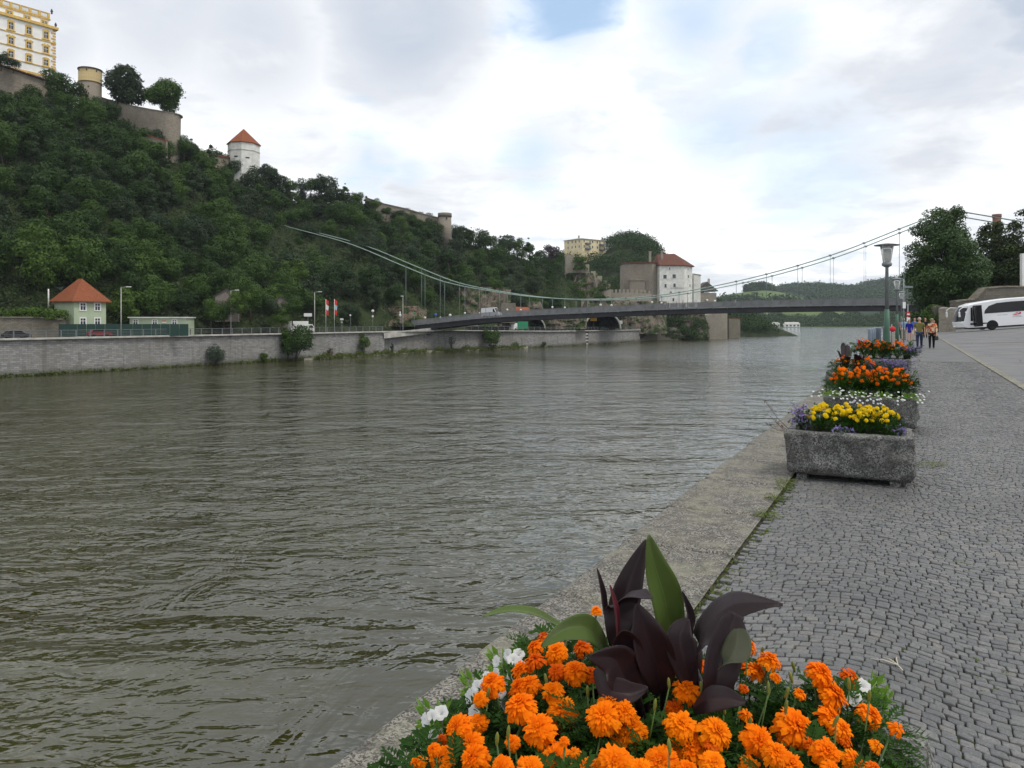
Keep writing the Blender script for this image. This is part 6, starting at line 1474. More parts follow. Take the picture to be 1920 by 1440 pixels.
# chestnut and dark trees at the right
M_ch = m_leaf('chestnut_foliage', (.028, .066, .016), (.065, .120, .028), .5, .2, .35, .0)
M_dk = m_leaf('shaded_foliage', (.016, .032, .008), (.045, .070, .014), .6, .15, .2, .0)  # dark green leaf colour of the trees right of the chestnut
def big_tree(label, base, prof, n, ls, mat, seed, htot, trunk_r, squash=1.0):
    """crown built of many small leaf tufts round the branches: prof = (height fraction, radius) outline"""
    g = np.random.default_rng(seed); rnd_ = random.Random(seed); L = 150; cs = []; rs = []
    hs = [a for a, b in prof]; rr = [b for a, b in prof]
    for k in range(L):
        h = rnd_.uniform(hs[0], hs[-1]); R0 = np.interp(h, hs, rr); a = rnd_.uniform(0, 6.28); q = R0 * math.sqrt(rnd_.uniform(.15, 1)) * .80
        cs.append((cos(a) * q, sin(a) * q * squash, h * htot)); rs.append(R0 * rnd_.uniform(.20, .33) + .35)
    cs = np.array(cs); rs = np.array(rs); li = g.choice(L, n, p=rs ** 2 / (rs ** 2).sum()); d = g.normal(size=(n, 3)); d[:, 2] += .2; d /= np.linalg.norm(d, axis=1, keepdims=True)
    p = cs[li] + d * (rs[li] * g.uniform(.3, 1.1, n) ** .6)[:, None] * np.array([1, 1, .62]); p[:, 2] -= .12 * (np.linalg.norm(d[:, :2], axis=1) * rs[li])
    nr = d * .6 + g.normal(size=p.shape) * .5; nr[:, 2] += .5
    v, f = leaf_cloud(p, nr, ls * g.uniform(.6, 1.35, n), g, .55)
    th = thing('chestnut_tree' if mat is M_ch else 'broadleaf_tree', label, 'tree', base); link('crown', mesh_np('crown', v, f, mat), th)
    mb = MB(); mb.tube([(0, 0, -.5), (0, 0, 1), (.1, 0, htot * .35), (0, .1, htot * .9)], [trunk_r * 1.3, trunk_r, trunk_r * .7, .06], 10)
    for k in range(34): c = Vector(cs[k]); z = max(1.8, c.z * .6); mb.tube([(0, 0, z), Vector((c.x * .5, c.y * .5, lerp(z, c.z, .6))), c], [trunk_r * .3, trunk_r * .16, .03], 5)
    part('trunk', mb, M_bark, th); return th
gz = road_z(*to_st(Vector((GX(1772, 116), 116, 0))))
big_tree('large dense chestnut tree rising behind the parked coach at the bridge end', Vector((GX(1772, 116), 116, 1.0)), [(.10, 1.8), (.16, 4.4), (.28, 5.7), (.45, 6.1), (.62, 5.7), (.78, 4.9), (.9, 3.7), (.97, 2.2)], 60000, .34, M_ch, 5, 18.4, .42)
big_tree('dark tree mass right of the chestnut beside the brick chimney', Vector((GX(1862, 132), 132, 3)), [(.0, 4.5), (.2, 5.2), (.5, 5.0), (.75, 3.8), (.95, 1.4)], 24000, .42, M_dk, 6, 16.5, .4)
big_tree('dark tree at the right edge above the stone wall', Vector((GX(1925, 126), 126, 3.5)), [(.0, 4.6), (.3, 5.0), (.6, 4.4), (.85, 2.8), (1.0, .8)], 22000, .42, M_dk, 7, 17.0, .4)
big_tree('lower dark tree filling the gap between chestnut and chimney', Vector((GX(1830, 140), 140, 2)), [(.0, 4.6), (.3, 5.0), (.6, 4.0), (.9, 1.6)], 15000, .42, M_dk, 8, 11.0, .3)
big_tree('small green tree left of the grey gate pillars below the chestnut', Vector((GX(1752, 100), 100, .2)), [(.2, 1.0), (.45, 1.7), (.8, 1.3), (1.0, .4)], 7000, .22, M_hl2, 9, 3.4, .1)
# brick chimney
c = Vector((GX(1869, 190), 190, 3)); th = thing('brick_chimney', 'tall red brick factory chimney behind the trees at the right', 'chimney', c); zt_ = zat(402, 190) - 3
M_brick = m_masonry('brick', (.24, .10, .07), (.17, .07, .05), (.2, .17, .15), .3, .1, .01, .3)
mb = MB(); mb.lathe((0, 0, 0), [(1.3, 0), (.95, zt_ - 1)], 16); part('shaft', mb, M_brick, th); mb = MB(); mb.lathe((0, 0, 0), [(.95, zt_ - 1), (1.08, zt_ - .7), (1.08, zt_), (.8, zt_)], 16); part('cap', mb, M_brick, th)
# stone walls behind the coach
M_wr = m_masonry('quay_street_stone', (.19, .175, .145), (.13, .12, .10), (.10, .09, .08), .5, .24, .02, .7, (.09, .08, .06), .4)
def wall_down(name, label, pts, thick, z0, mat, cap=None):
    th = thing(name, label, 'wall', Vector((W(*pts[0]).x, W(*pts[0]).y, z0))); T = [W(*p) for p in pts]
    for i in range(len(T) - 1):
        a, b = T[i], T[i + 1]; mb = MB(); mb.prism([(a.x, a.y, z0), (b.x, b.y, z0), b, a], (0, thick, 0)); part('wall_face', mb, mat, th, True)
    if cap:
        mb = MB()
        for i in range(len(T) - 1): mb.beam(T[i] + Vector((0, thick / 2, .08)), T[i + 1] + Vector((0, thick / 2, .08)), thick + .25, .2)
        part('coping', mb, cap, th, True)
    return th
wall_down('terrace_wall', 'brown stone terrace wall behind the white coach', [(1792, 566, 108), (1828, 562, 108), (1849, 541, 108), (1885, 538, 109), (1990, 539, 111)], 1.5, -.2, M_wr, M_old)
wall_down('stone_wall', 'dark brown stone wall with a gate below the chestnut tree', [(1752, 578, 99), (1757, 573, 99), (1772, 574, 98)], 1.0, -.3, M_wr)
wall_down('gate_pillar', 'broad pale grey stone gate pillar next to the coach front', [(1773.5, 578, 96), (1778, 576, 96), (1792, 577, 95.5)], 1.6, -.3, M_old2)
wall_down('stone_building', 'sliver of a white building wall at the right edge', [(1917, 475, 118), (1990, 475, 118)], .6, 3.0, M_white)
# terrace ground carrying the dark trees
mb = MB(); mb.poly([(GX(1700, 150), 150, 2.2), (GX(1790, 110), 111, 2.8), (GX(2100, 112), 112, 5.8), (GX(2200, 300), 300, 6), (GX(1745, 300), 300, 2)]); solo('terrace_ground', mb, M_soil, kind='structure')
# bank and trees beyond the bridge on the near side
g = random.Random(2); pts = [tuple(P(g.uniform(210, 520), g.uniform(2, 60), g.uniform(0, 7))) for k in range(420)]
wood_cloud('wood', pts, 4.0, 90, 1.0, M_fwood, 61)
# bridge ramp walls at the near bank
th = thing('abutment_wall', 'stone abutment below the near end of the bridge deck', 'wall', Vector((GX(1742, 160), 160, 0)))
mb = MB(); a = bp(1.0, 1, 0); b_ = bp(1.0, WB - 1, 0); c_ = bp(1.3, WB - 1, 0); d_ = bp(1.3, 1, 0); mb.prism([(q.x, q.y, -1) for q in (a, d_, c_, b_)], (0, 0, 4.6)); part('wall', mb, M_wr, th, True)

# white coach
M_bus = m_plain('coach_white_paint', (.74, .75, .77), .25, .03, .5, spec=.6); M_bglass = m_plain('coach_dark_glass', (.008, .009, .010), .12, .2, 1, spec=.4); M_tyre = m_plain('tyre_rubber', (.015, .015, .016), .85, .2); M_grime = m_plain('dark_trim', (.025, .027, .03), .6, .2)
bz = Vector((53.1, 87.0, .30)); bus = thing('coach', 'white touring coach with open door parked on the sloping street at the right', 'coach', bz); bus.rotation_euler = (0, -R(4.3), math.atan2(-.111, .994))
mb = MB(); Lb = 12.2
prof = [(.12, .42), (-.28, .55), (-.36, 1.15), (-.20, 1.25), (.05, 2.3), (.40, 3.02), (1.1, 3.26), (3.0, 3.46), (4.6, 3.55), (Lb - .6, 3.55), (Lb - .15, 3.3), (Lb, 2.2), (Lb, .5), (Lb - .2, .38)]
N = 10; vs = []
for i in range(N + 1):                       # rounded in plan: the nose bulges in the middle
    y = 2.5 * i / N; q = 1 - abs(2 * i / N - 1) ** 2.6
    for (x, z) in prof: vs.append((x - (.55 * q if x < 1.5 else 0) * (1 if z < 2.6 else .6), y, z - (0 if z < 3.2 else .10 * (1 - q))))
n = len(prof); mb.add(vs, [(i * n + k, i * n + (k + 1) % n, (i + 1) * n + (k + 1) % n, (i + 1) * n + k) for i in range(N) for k in range(n)] + [tuple(range(n))[::-1], tuple(N * n + k for k in range(n))]); body = part('body', mb, M_bus, bus)
mb = MB(); vs = []
for i in range(N + 1):
    y = .05 + 2.40 * i / N; q = 1 - abs(2 * i / N - 1) ** 2.6
    for (x, z) in ((-.30, 1.12), (-.08, 1.8), (.05, 2.3), (.32, 2.88)): vs.append((x - .55 * q * (1 if z < 2.6 else .75) - .045, y, z))
mb.add(vs, [(i * 4 + k, i * 4 + k + 1, i * 4 + k + 5, i * 4 + k + 4) for i in range(N) for k in range(3)], 0, True); part('windscreen', mb, M_bglass, bus)
mb = MB(); mb.prism([(1.95, -.02, 1.95), (2.08, -.02, 2.35), (2.5, -.02, 2.8), (3.4, -.02, 3.08), (5, -.02, 3.14), (Lb - .7, -.02, 3.12), (Lb - .5, -.02, 1.95)][::-1], (0, .03, 0)); part('side_glass', mb, M_bglass, bus)
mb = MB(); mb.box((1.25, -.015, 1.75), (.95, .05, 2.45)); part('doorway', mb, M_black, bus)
mb = MB(); mb.bbox((.72, -.42, 1.72), (.05, .80, 2.3), .02); mb.box((.70, -.42, 1.9), (.07, .62, 1.7)); dr = part('door', mb, M_bglass, bus)
mb = MB(); mb.prism([(.40, -.03, 1.2), (.66, -.03, 1.2), (.66, -.03, 2.75), (.52, -.03, 2.75)][::-1], (0, .035, 0)); part('front_side_glass', mb, M_bglass, bus)
mb = MB(); mb.prism([(.35, -.02, .72), (2.9, -.02, .80), (2.9, -.02, .88), (.35, -.02, .95)][::-1], (0, .03, 0)); part('trim_strip', mb, M_grime, bus)
mb = MB(); mb.box((Lb / 2, 1.25, .36), (Lb - 1.5, 2.3, .3)); part('underframe', mb, M_grime, bus)
for x in (2.75, 9.0):
    for y in (.16, 2.34):
        mb = MB(); mb.lathe((0, 0, 0), [(.30, -.16), (.48, -.16), (.52, -.1), (.52, .1), (.48, .16), (.30, .16)], 26); mb.v = [(a + x, c + y, b + .50) for a, b, c in mb.v]; wh = part('wheel', mb, M_tyre, bus)
        mb = MB(); mb.lathe((0, 0, 0), [(.31, -.13), (.24, -.09), (.12, -.15), (.05, -.17)], 18); mb.v = [(a + x, (c if y < 1 else -c) + y, b + .50) for a, b, c in mb.v]; part('rim', mb, M_rail, wh)
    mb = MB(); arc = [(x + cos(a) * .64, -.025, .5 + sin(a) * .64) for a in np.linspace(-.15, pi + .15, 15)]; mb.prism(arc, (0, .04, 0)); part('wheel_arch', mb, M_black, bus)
for y in (.28, 2.2): mb = MB(); mb.bbox((-.42, y, .98), (.34, .42, .26), .05); part('headlight', mb, M_glob, bus)
mb = MB(); mb.bbox((-.86, 1.25, .62), (.10, .5, .12), .01); part('number_plate', mb, M_white_p, bus)
for y in (-.28, 2.85):
    mb = MB(); mb.tube([(.25, max(0, min(2.5, y)), 2.75), (-.45, y, 2.85), (-.85, y, 2.6), (-.90, y, 2.35)], .045, 8); mb.bbox((-.90, y, 2.05), (.16, .26, .62), .05); part('mirror', mb, M_bus, bus)
mb = MB(); mb.prism([(5.0, -.012, 1.62), (5.35, -.012, 1.56), (5.85, -.012, 1.62), (6.0, -.012, 1.72), (5.9, -.012, 1.86), (5.7, -.012, 1.9), (5.82, -.012, 1.76), (5.6, -.012, 1.70), (5.2, -.012, 1.68)], (0, .014, 0)); mb.prism([(5.25, -.012, 1.74), (5.7, -.012, 1.82), (5.55, -.012, 1.90)], (0, .014, 0)); part('red_emblem', mb, M_red, bus)
mb = MB(); mb.box((5.5, 0, 1.46), (.9, .016, .03)); mb.box((5.5, 0, 1.34), (1.1, .016, .03)); mb.box((3.9, 0, 1.66), (1.2, .016, .03)); mb.box((6.35, -.01, .95), (.22, .02, .12)); part('lettering', mb, M_lgrey, bus)
onion = [(.05, 1.55), (.12, 1.42), (.30, 1.28), (.52, 1.12), (.68, .92), (.74, .70), (.70, .46), (.55, .25), (.38, .10)]
for k in range(len(onion) - 1):
    (r0, z0_), (r1, z1_) = onion[k], onion[k + 1]; mb = MB(); cx = 8.3 - .9; mb.prism([(cx - r0, -.012, .72 + z0_), (cx + r0, -.012, .72 + z0_), (cx + r1, -.012, .72 + z1_ + .04), (cx + r1 * .3, -.012, .72 + z1_ - .02), (cx - r1 * .4, -.012, .72 + z1_ + .05), (cx - r1, -.012, .72 + z1_ + .02)], (0, .014, 0)); part('striped_emblem', mb, M_rail if k % 2 == 0 else m_plain('emblem_light', (.5, .5, .5), .5, .1) if k == 1 else bpy.data.materials['emblem_light'], bus)
# ------------------------------------------------------------ people
M_skin = m_plain('skin', (.50, .29, .20), .6, .08, 4); M_hair_g = m_plain('grey_hair', (.32, .30, .28), .8, .15, 20); M_hair_b = m_plain('brown_hair', (.10, .055, .03), .8, .2, 20); M_shoe = m_plain('dark_shoe', (.02, .018, .018), .6, .1)
def cloth(name, c): return m_plain(name, c, .85, .15, 6, .3, .01, 60, spec=.15)
def skin_mesh(name, J, E, mat, root=0, lv=2):        # J: [(pos, radius or (rx, ry))]; E: edges
    me = bpy.data.meshes.new(name); me.from_pydata([j[0] for j in J], E, []); o = bpy.data.objects.new(name, me); C.objects.link(o)
    o.modifiers.new('s', 'SKIN'); me.skin_vertices or None
    for i, j in enumerate(J):
        r = j[1]; me.skin_vertices[0].data[i].radius = r if isinstance(r, tuple) else (r, r)
    me.skin_vertices[0].data[root].use_root = True
    sm = o.modifiers.new('ss', 'SUBSURF'); sm.levels = lv; sm.render_levels = lv
    dg = bpy.context.evaluated_depsgraph_get(); dg.update(); ev = o.evaluated_get(dg); m2 = bpy.data.meshes.new_from_object(ev)
    bpy.data.objects.remove(o); bpy.data.meshes.remove(me); m2.materials.clear(); m2.materials.append(mat); m2.polygons.foreach_set('use_smooth', [True] * len(m2.polygons)); return m2
def person(label, loc, h, facing, shirt, legs, kind='trousers', hair=None, stride=.16, bulk=1.0, sleeve='short', arms=(.15, -.12), bag=False, long_top=0.0, cap=None, group=None):
    """figure 1.75 m tall scaled to h; local -y is the way it faces"""
    th = thing('person', label, 'person', loc, facing, group); k = h / 1.75; th.scale = (k, k, k); b = bulk
    hipz, shz = .92, 1.42; J = []; E = []
    def v(p, r): J.append((p, r)); return len(J) - 1
    pel = v((0, 0, hipz), (.15 * b, .11 * b)); wa = v((0, 0, 1.10), (.135 * b, .10 * b)); chs = v((0, .01, 1.30), (.16 * b, .11 * b)); nk0 = v((0, .015, 1.46), (.075, .065)); nk = v((0, .0, 1.53), (.05, .055)); hd0 = v((0, -.015, 1.60), (.062, .078)); hd1 = v((0, -.01, 1.67), (.076, .094)); hd2 = v((0, 0, 1.735), (.05, .06))
    E += [(pel, wa), (wa, chs), (chs, nk0), (nk0, nk), (nk, hd0), (hd0, hd1), (hd1, hd2)]
    LG = {}; AR = {}
    for s_, st in ((-1, stride), (1, -stride)):
        hp = v((s_ * .095, 0, .86), .085 * b); kn = v((s_ * .10, -st * .55 - .02, .48), .056); kb = .04 if st < 0 else 0; an = v((s_ * .10, -st + kb, .10), .036); he = v((s_ * .10, -st + kb, .05), .036); to = v((s_ * .115, -st + kb - .14, .025), (.034, .024))
        E += [(pel, hp), (hp, kn), (kn, an), (an, he), (he, to)]; LG[s_] = (hp, kn, an, he, to)
    for s_, sw in ((-1, arms[0]), (1, arms[1])):
        sh = v((s_ * .185 * b, .01, 1.405), .052); el = v((s_ * .235 * b, sw * .35 + .03, 1.13), .040); wr = v((s_ * .235 * b, -abs(sw) * .3 + sw * .6, .89), .026); pm = v((s_ * .23 * b, sw * .6 - abs(sw) * .3 - .01, .83), (.030, .018))
        E += [(chs, sh), (sh, el), (el, wr), (wr, pm)]; AR[s_] = (sh, el, wr, pm); px_, py_, pz_ = J[pm][0]
        for q in range(4): f0 = v((px_ + s_ * -.004, py_ - .024 + q * .016, pz_ - .045), .0085); f1 = v((px_ - s_ * .012, py_ - .026 + q * .017, pz_ - .085 + abs(q - 1.4) * .006), .007); E.append((pm, f0)); E.append((f0, f1))
        t0 = v((px_ - s_ * .01, py_ - .04, pz_ - .02), .009); E.append((wr, t0)); t1 = v((px_ - s_ * .014, py_ - .05, pz_ - .05), .008); E.append((t0, t1))
    link('body', skin_mesh('body', J, E, M_skin, pel), th)
    hd = MB()
    for sx in (-1, 1): hd.lathe((sx * .028, -.095, 1.655), [(.002, -.008), (.010, 0), (.002, .008)], 8)
    part('eyes', hd, M_dark, th); 
    mb = MB(); mb.add([(0, -.125, 1.625), (-.014, -.098, 1.62), (.014, -.098, 1.62), (0, -.096, 1.665)], [(0, 1, 2), (0, 3, 1), (0, 2, 3)], 0, True); mb.box((0, -.098, 1.592), (.045, .01, .010)); part('nose_and_mouth', mb, M_skin, th)
    mb = MB()
    for sx in (-1, 1): mb.lathe((sx * .085, .0, 1.645), [(.004, -.028), (.014, -.01), (.016, .012), (.004, .03)], 8)
    part('ears', mb, M_skin, th)
    def sub(name, ids, edges, grow, mat, extra=None, root=0):
        JJ = [(J[i][0], tuple(x + grow for x in (J[i][1] if isinstance(J[i][1], tuple) else (J[i][1],) * 2))) for i in ids]; m = {i: q for q, i in enumerate(ids)}; EE = [(m[a], m[c]) for a, c in edges]
        if extra: extra(JJ, EE, m)
        return link(name, skin_mesh(name, JJ, EE, mat, root), th)
    def ex(JJ, EE, m):
        for s_ in (-1, 1):
            a = Vector(J[AR[s_][1]][0]); sh = Vector(J[AR[s_][0]][0]); e = a if sleeve == 'long' else sh.lerp(a, .75); q = len(JJ); JJ.append((tuple(e), (.058 * b, .058 * b))); EE.append((m[AR[s_][0]], q))
            if sleeve == 'long': w = Vector(J[AR[s_][2]][0]); JJ.append((tuple(w + Vector((0, 0, .03))), (.042, .042))); EE.append((q, q + 1))
        q = len(JJ); JJ.append(((0, 0, hipz - .05 - long_top), (.165 * b + long_top * .15, .13 * b + long_top * .12))); EE.append((m[pel], q))
    sub('shirt', [pel, wa, chs, nk0, AR[-1][0], AR[1][0]], [(pel, wa), (wa, chs), (chs, nk0), (chs, AR[-1][0]), (chs, AR[1][0])], .018, shirt, ex)
    if kind != 'bare':
        ids = [pel]; ed = []
        for s_ in (-1, 1): hp, kn, an, he, to = LG[s_]; ids += [hp, kn] + ([an, he] if kind == 'trousers' else []); ed += [(pel, hp), (hp, kn)] + ([(kn, an), (an, he)] if kind == 'trousers' else [])
        sub('trousers' if kind == 'trousers' else 'shorts', ids, ed, .020, legs)
    for s_ in (-1, 1):
        hp, kn, an, he, to = LG[s_]; a = Vector(J[he][0]); c_ = Vector(J[to][0]); link('shoe', skin_mesh('shoe', [((a.x, a.y + .03, .05), (.048, .045)), ((a.x, a.y - .04, .05), (.048, .042)), ((c_.x, c_.y, .035), (.045, .03))], [(0, 1), (1, 2)], M_shoe), th)
    if hair: mb = MB(); mb.lathe((0, .034, 1.675), [(.088, -.05), (.094, 0), (.086, .05), (.055, .092), (.01, .108)], 14); part('hair', mb, hair, th)
    if cap: mb = MB(); mb.lathe((0, .0, 1.70), [(.098, -.03), (.098, .01), (.08, .06), (.02, .085)], 14); mb.box((0, -.10, 1.68), (.13, .08, .012)); part('cap', mb, cap, th)
    if bag:
        mb = MB(); q = Vector(J[AR[1][3]][0]); mb.tube([q + Vector((.05, 0, -.10)), q + Vector((.02, 0, -.03)), q + Vector((-.05, 0, -.10))], .008, 6); b_ = bpy.data.objects.new('handbag', None); C.objects.link(b_)
        mb.bbox(q + Vector((0, 0, -.22)), (.20, .13, .24), .04)
        W_ = th.matrix_basis if True else None; o = link('handbag', mb.mesh('handbag', M_dark)); bpy.data.objects.remove(b_); o.name = 'handbag'
        o.location = th.location; o.rotation_euler = th.rotation_euler; o.scale = th.scale; tag(o, 'black handbag hanging from the hand of the woman in the floral shirt', 'bag')
    return th
FC_ = -math.atan2(745, 1400)     # walking back along the quay towards the viewer
def m_floral():
    t = NT('floral_cloth'); a = t.voro(11, out=1); s_ = t.N('ShaderNodeSeparateColor'); t.L(a, s_.inputs[0]); c = t.mix(t.mr(s_.outputs[0], .4, .45), (.55, .16, .06), (.60, .45, .30)); c = t.mix(t.mr(s_.outputs[1], .7, .74), c, (.30, .07, .04)); return t.fin(c, .85, spec=.15)
def at(px, py, Y=None): Y = F * H / (py - 600); return Vector((GX(px, Y), Y, .003))
person('person in an olive short sleeved shirt and dark blue trousers walking beside the floral shirt', at(1724, 653), 1.78, FC_, cloth('olive_shirt', (.15, .14, .045)), cloth('navy_trousers', (.025, .035, .09)), hair=M_hair_g, bulk=1.12, stride=.10)
person('person in a red and cream floral shirt and black trousers carrying a handbag', at(1747, 653.5), 1.72, FC_, m_floral(), cloth('black_trousers', (.012, .012, .014)), hair=M_hair_g, bulk=1.05, sleeve='long', stride=.10, bag=True, long_top=.04, cap=cloth('khaki_cap', (.25, .22, .15)))
person('person in a short bright blue dress with bare legs', at(1705, 640.5), 1.66, FC_, cloth('blue_dress', (.015, .02, .24)), None, 'bare', M_hair_b, sleeve='long', long_top=.17, stride=.08)
person('person in a pale blue shirt and beige trousers at the left of the group', at(1694.5, 637.5), 1.78, FC_, cloth('pale_blue_shirt', (.24, .34, .46)), cloth('beige_trousers', (.35, .31, .24)), hair=M_hair_g, stride=.12)
person('person in a mid blue shirt and white shorts half hidden behind the olive shirt', at(1715, 639), 1.80, FC_, cloth('blue_shirt', (.08, .14, .34)), cloth('white_shorts', (.6, .6, .58)), 'shorts', M_hair_b, stride=.14)
person('person in a dark jacket behind the two front walkers', at(1735, 634), 1.82, FC_, cloth('dark_jacket', (.015, .015, .02)), cloth('dark_trousers', (.02, .02, .025)), hair=M_hair_b, sleeve='long')
person('person in a rust red top behind the floral shirt', at(1751, 637), 1.62, FC_, cloth('rust_top', (.35, .07, .04)), cloth('grey_trousers', (.10, .10, .10)), hair=M_hair_b, stride=.06)
person('small distant person in a pink top far along the promenade', at(1689, 629), 1.7, FC_, cloth('pink_top', (.45, .12, .14)), cloth('dark_skirt', (.04, .04, .05)), hair=M_hair_b)
# pedestrians on the bridge
for px, c1, lab in ((1245, (.6, .6, .6), 'white top, leftmost on the bridge'), (1251, (.04, .02, .02), 'dark clothes close to the white top on the bridge'), (1267, (.25, .22, .2), 'grey top alone at mid bridge'), (1278.5, (.6, .15, .2), 'pink top on the bridge in front of the white house'), (1377, (.6, .55, .55), 'pale top, rightmost on the bridge')):
    r_ = (px - 960) / F; k = (r_ * 230 + 27) / (119 + 63.4 * r_); q = bp(k, 1.0, crv(DECKZ, k) + .01)
    person('tiny distant person in ' + lab, q, 1.72, 1.0, cloth('bridge_top', c1), M_dark, hair=M_hair_b)
# ------------------------------------------------------------ things on the far bank road
def bz_(px, back, dz=0.05): p = bank(px, interp(px, ROADZ) + dz, back); return p
def road_lamp(label, px, top, arm, back=3.0):
    b = bz_(px, back); h = zat(top, b.y) - b.z; th = thing('road_lamp', label, 'street lamp', b, 0, 'road lamps on the far bank')
    mb = MB(); mb.tube([(0, 0, 0), (0, 0, h)], [.12, .07], 8); part('pole', mb, M_conc, th); mb = MB(); mb.tube([(0, 0, h), (arm * .8, 0, h + .12)], .05, 6); part('arm', mb, M_conc, th)
    mb = MB(); mb.bbox((arm * 1.15, 0, h + .12), (.95, .3, .16), .05); part('lamp_head', mb, M_white_p, th); return th
road_lamp('tall pale road lamp right of the green house', 227, 539, 1.3); road_lamp('pale road lamp half hidden by willow leaves left of the sign', 433, 545, 1.2, 6); road_lamp('pale road lamp standing between the white truck and the two flags', 590, 548, 1.2); road_lamp('thin pale road lamp in front of the orange rock face', 755.5, 556, -.2, 8)
# flags
for px, lab, cols in ((611, 'red and white banner flag, left of the pair', ((.55, .03, .03), (.7, .7, .7))), (627, 'red, white and blue banner flag, right of the pair', ((.6, .03, .03), (.35, .5, .6)))):
    b = bz_(px, 5); h = zat(561, b.y) - b.z; th = thing('banner_flag', lab, 'flag', b); mb = MB(); mb.tube([(0, 0, 0), (0, 0, h)], .05, 6); part('pole', mb, M_white_p, th)
    for q in range(3): mb = MB(); mb.prism([(.05, 0, h - q * 1.3), (.75, .05, h - q * 1.3 - .5), (.62, -.1, h - q * 1.3 - 1.7), (.05, 0, h - q * 1.3 - 1.3)], (0, .02, 0)); part('cloth', mb, m_plain('flag_cloth', cols[q % 2], .8, .1), th)
# signs
def rsign(label, px, back, top, plates):
    b = bz_(px, back); h = zat(top, b.y) - b.z; th = thing('road_sign', label, 'sign', b); mb = MB(); mb.tube([(0, 0, 0), (0, 0, h)], .05, 6); part('post', mb, M_rail, th)
    for shp, z, w_, hh, mat in plates:
        mb = MB()
        if shp == 'disc': mb.lathe((0, 0, 0), [(w_, -.02), (w_, .02)], 18); mb.v = [(x, z_ - .08, y + h + z) for x, y, z_ in mb.v]
        elif shp == 'tri': mb.prism([(-w_, -.08, h + z - hh / 2), (w_, -.08, h + z - hh / 2), (0, -.08, h + z + hh / 2)], (0, .03, 0))
        else: mb.box((0, -.08, h + z), (w_, .04, hh))
        part('plate', mb, mat, th)
    return th
M_yp = m_plain('yellow_sign', (.75, .38, .01), .5, .05); M_bp = m_plain('blue_sign', (.03, .12, .45), .5, .05)
rsign('small white board sign on a post above the white truck', 577.5, 4, 593, [('box', .35, 2.0, .8, M_white_p)])
rsign('grey post with round and square plates between flags and orange rock', 641, 6, 600, [('box', .2, .9, .5, M_white_p), ('box', -.6, .5, .4, M_conc)])
rsign('grey post with round top plate left of the orange rock', 699, 6, 585, [('disc', .3, .38, 0, M_white_p), ('box', -1.2, .5, .5, M_white_p)])
rsign('slim post with small round plate between the flags and orange rock', 657, 6, 592, [('disc', .1, .25, 0, M_white_p)])
rsign('post with small square plates in front of the orange rock', 750.5, 5, 586, [('box', .0, .35, .7, M_white_p), ('disc', -.8, .35, 0, M_white_p)])
rsign('post with a green plate right of the tall lamp on the orange rock', 777, 6, 587, [('disc', .0, .32, 0, m_plain('green_sign', (.05, .25, .15), .5, .05))])
rsign('round blue traffic sign at the far end of the bridge', 817, 9, 590, [('disc', .0, .45, 0, M_bp)])
rsign('small pale round sign at the bridge end right of the blue one', 844, 10, 591, [('disc', .0, .42, 0, M_white_p)])
rsign('round sign on a post between the tunnel mouths, left one', 1066, 8, 603, [('disc', .0, .5, 0, M_white_p)])
rsign('warning triangle on a post between the tunnel mouths, right one', 1072, 8, 609, [('tri', .0, .5, .9, M_white_p)])
rsign('yellow direction sign standing at the right tunnel mouth', 1113, 8, 599, [('box', .2, 2.6, 1.6, M_yp), ('box', .3, .01, .01, M_yp)])
rsign('white square sign right of the right tunnel mouth', 1163, 12, 605, [('box', .2, 1.9, 1.5, M_white_p)])
# river gauge
p = bank(1100); th = thing('river_gauge', 'black and white river gauge board on the embankment wall', 'gauge', p + Vector((0, -.1, 0)))
for k in range(8): mb = MB(); mb.box(((.28 if k % 2 else -.0), -.12 - (p.y - bank(1100).y), .4 + k * .62), (.75, .12, .60)); part('scale_mark', mb, M_dark if k % 2 else M_white_p, th)
# vehicles
def van(label, loc, rz, L=5.6, Wd=2.0, Hh=2.4, col=None, nm='van', cat='van', prof=None):
    th = thing(nm, label, cat, loc, rz); m = col or M_bus
    prof = prof or [(0, .35), (0, 2.25), (.15, Hh), (L - 1.75, Hh), (L - 1.5, Hh - .05), (L - .85, 1.45), (L - .1, 1.15), (L, .8), (L, .35)]
    mb = MB(); mb.prism([(x, 0, z) for x, z in prof], (0, Wd, 0)); part('body', mb, m, th)
    if nm == 'van':
        mb = MB(); mb.prism([(L - 1.85, -.015, 1.45), (L - 1.85, -.015, Hh - .35), (L - 1.6, -.015, Hh - .35), (L - 1.0, -.015, 1.45)], (0, Wd + .03, 0)); part('side_window', mb, M_bglass, th)
        mb = MB(); mb.prism([(L - 1.44, .15, Hh - .18), (L - .88, .15, 1.52), (L - .84, .15, 1.55), (L - 1.40, .15, Hh - .15)], (0, Wd - .3, 0)); part('windscreen', mb, M_bglass, th)
    else:
        mb = MB(); mb.prism([(.55, -.015, .95), (.85, -.015, 1.38), (2.6, -.015, 1.40), (3.2, -.015, .98)], (0, Wd + .03, 0)); part('side_window', mb, M_bglass, th)
    for x in (.95, L - .95):
        for y in (.08, Wd - .08): mb = MB(); mb.lathe((0, 0, 0), [(.2, -.1), (.33, -.1), (.33, .1), (.2, .1)], 16); mb.v = [(a + x, c + y, b + .33) for a, b, c in mb.v]; part('wheel', mb, M_tyre, th)
    return th
r_ = (893 - 960) / F; k = (r_ * 230 + 27) / (119 + 63.4 * r_); q = bp(k, 3.0, crv(DECKZ, k) + .02); v_ = van('white panel van driving up the bridge', q, math.atan2(-63.4, 119), 5.9, 2.0, 2.85); v_.rotation_euler = (0, -R(3.2), math.atan2(-63.4, 119))
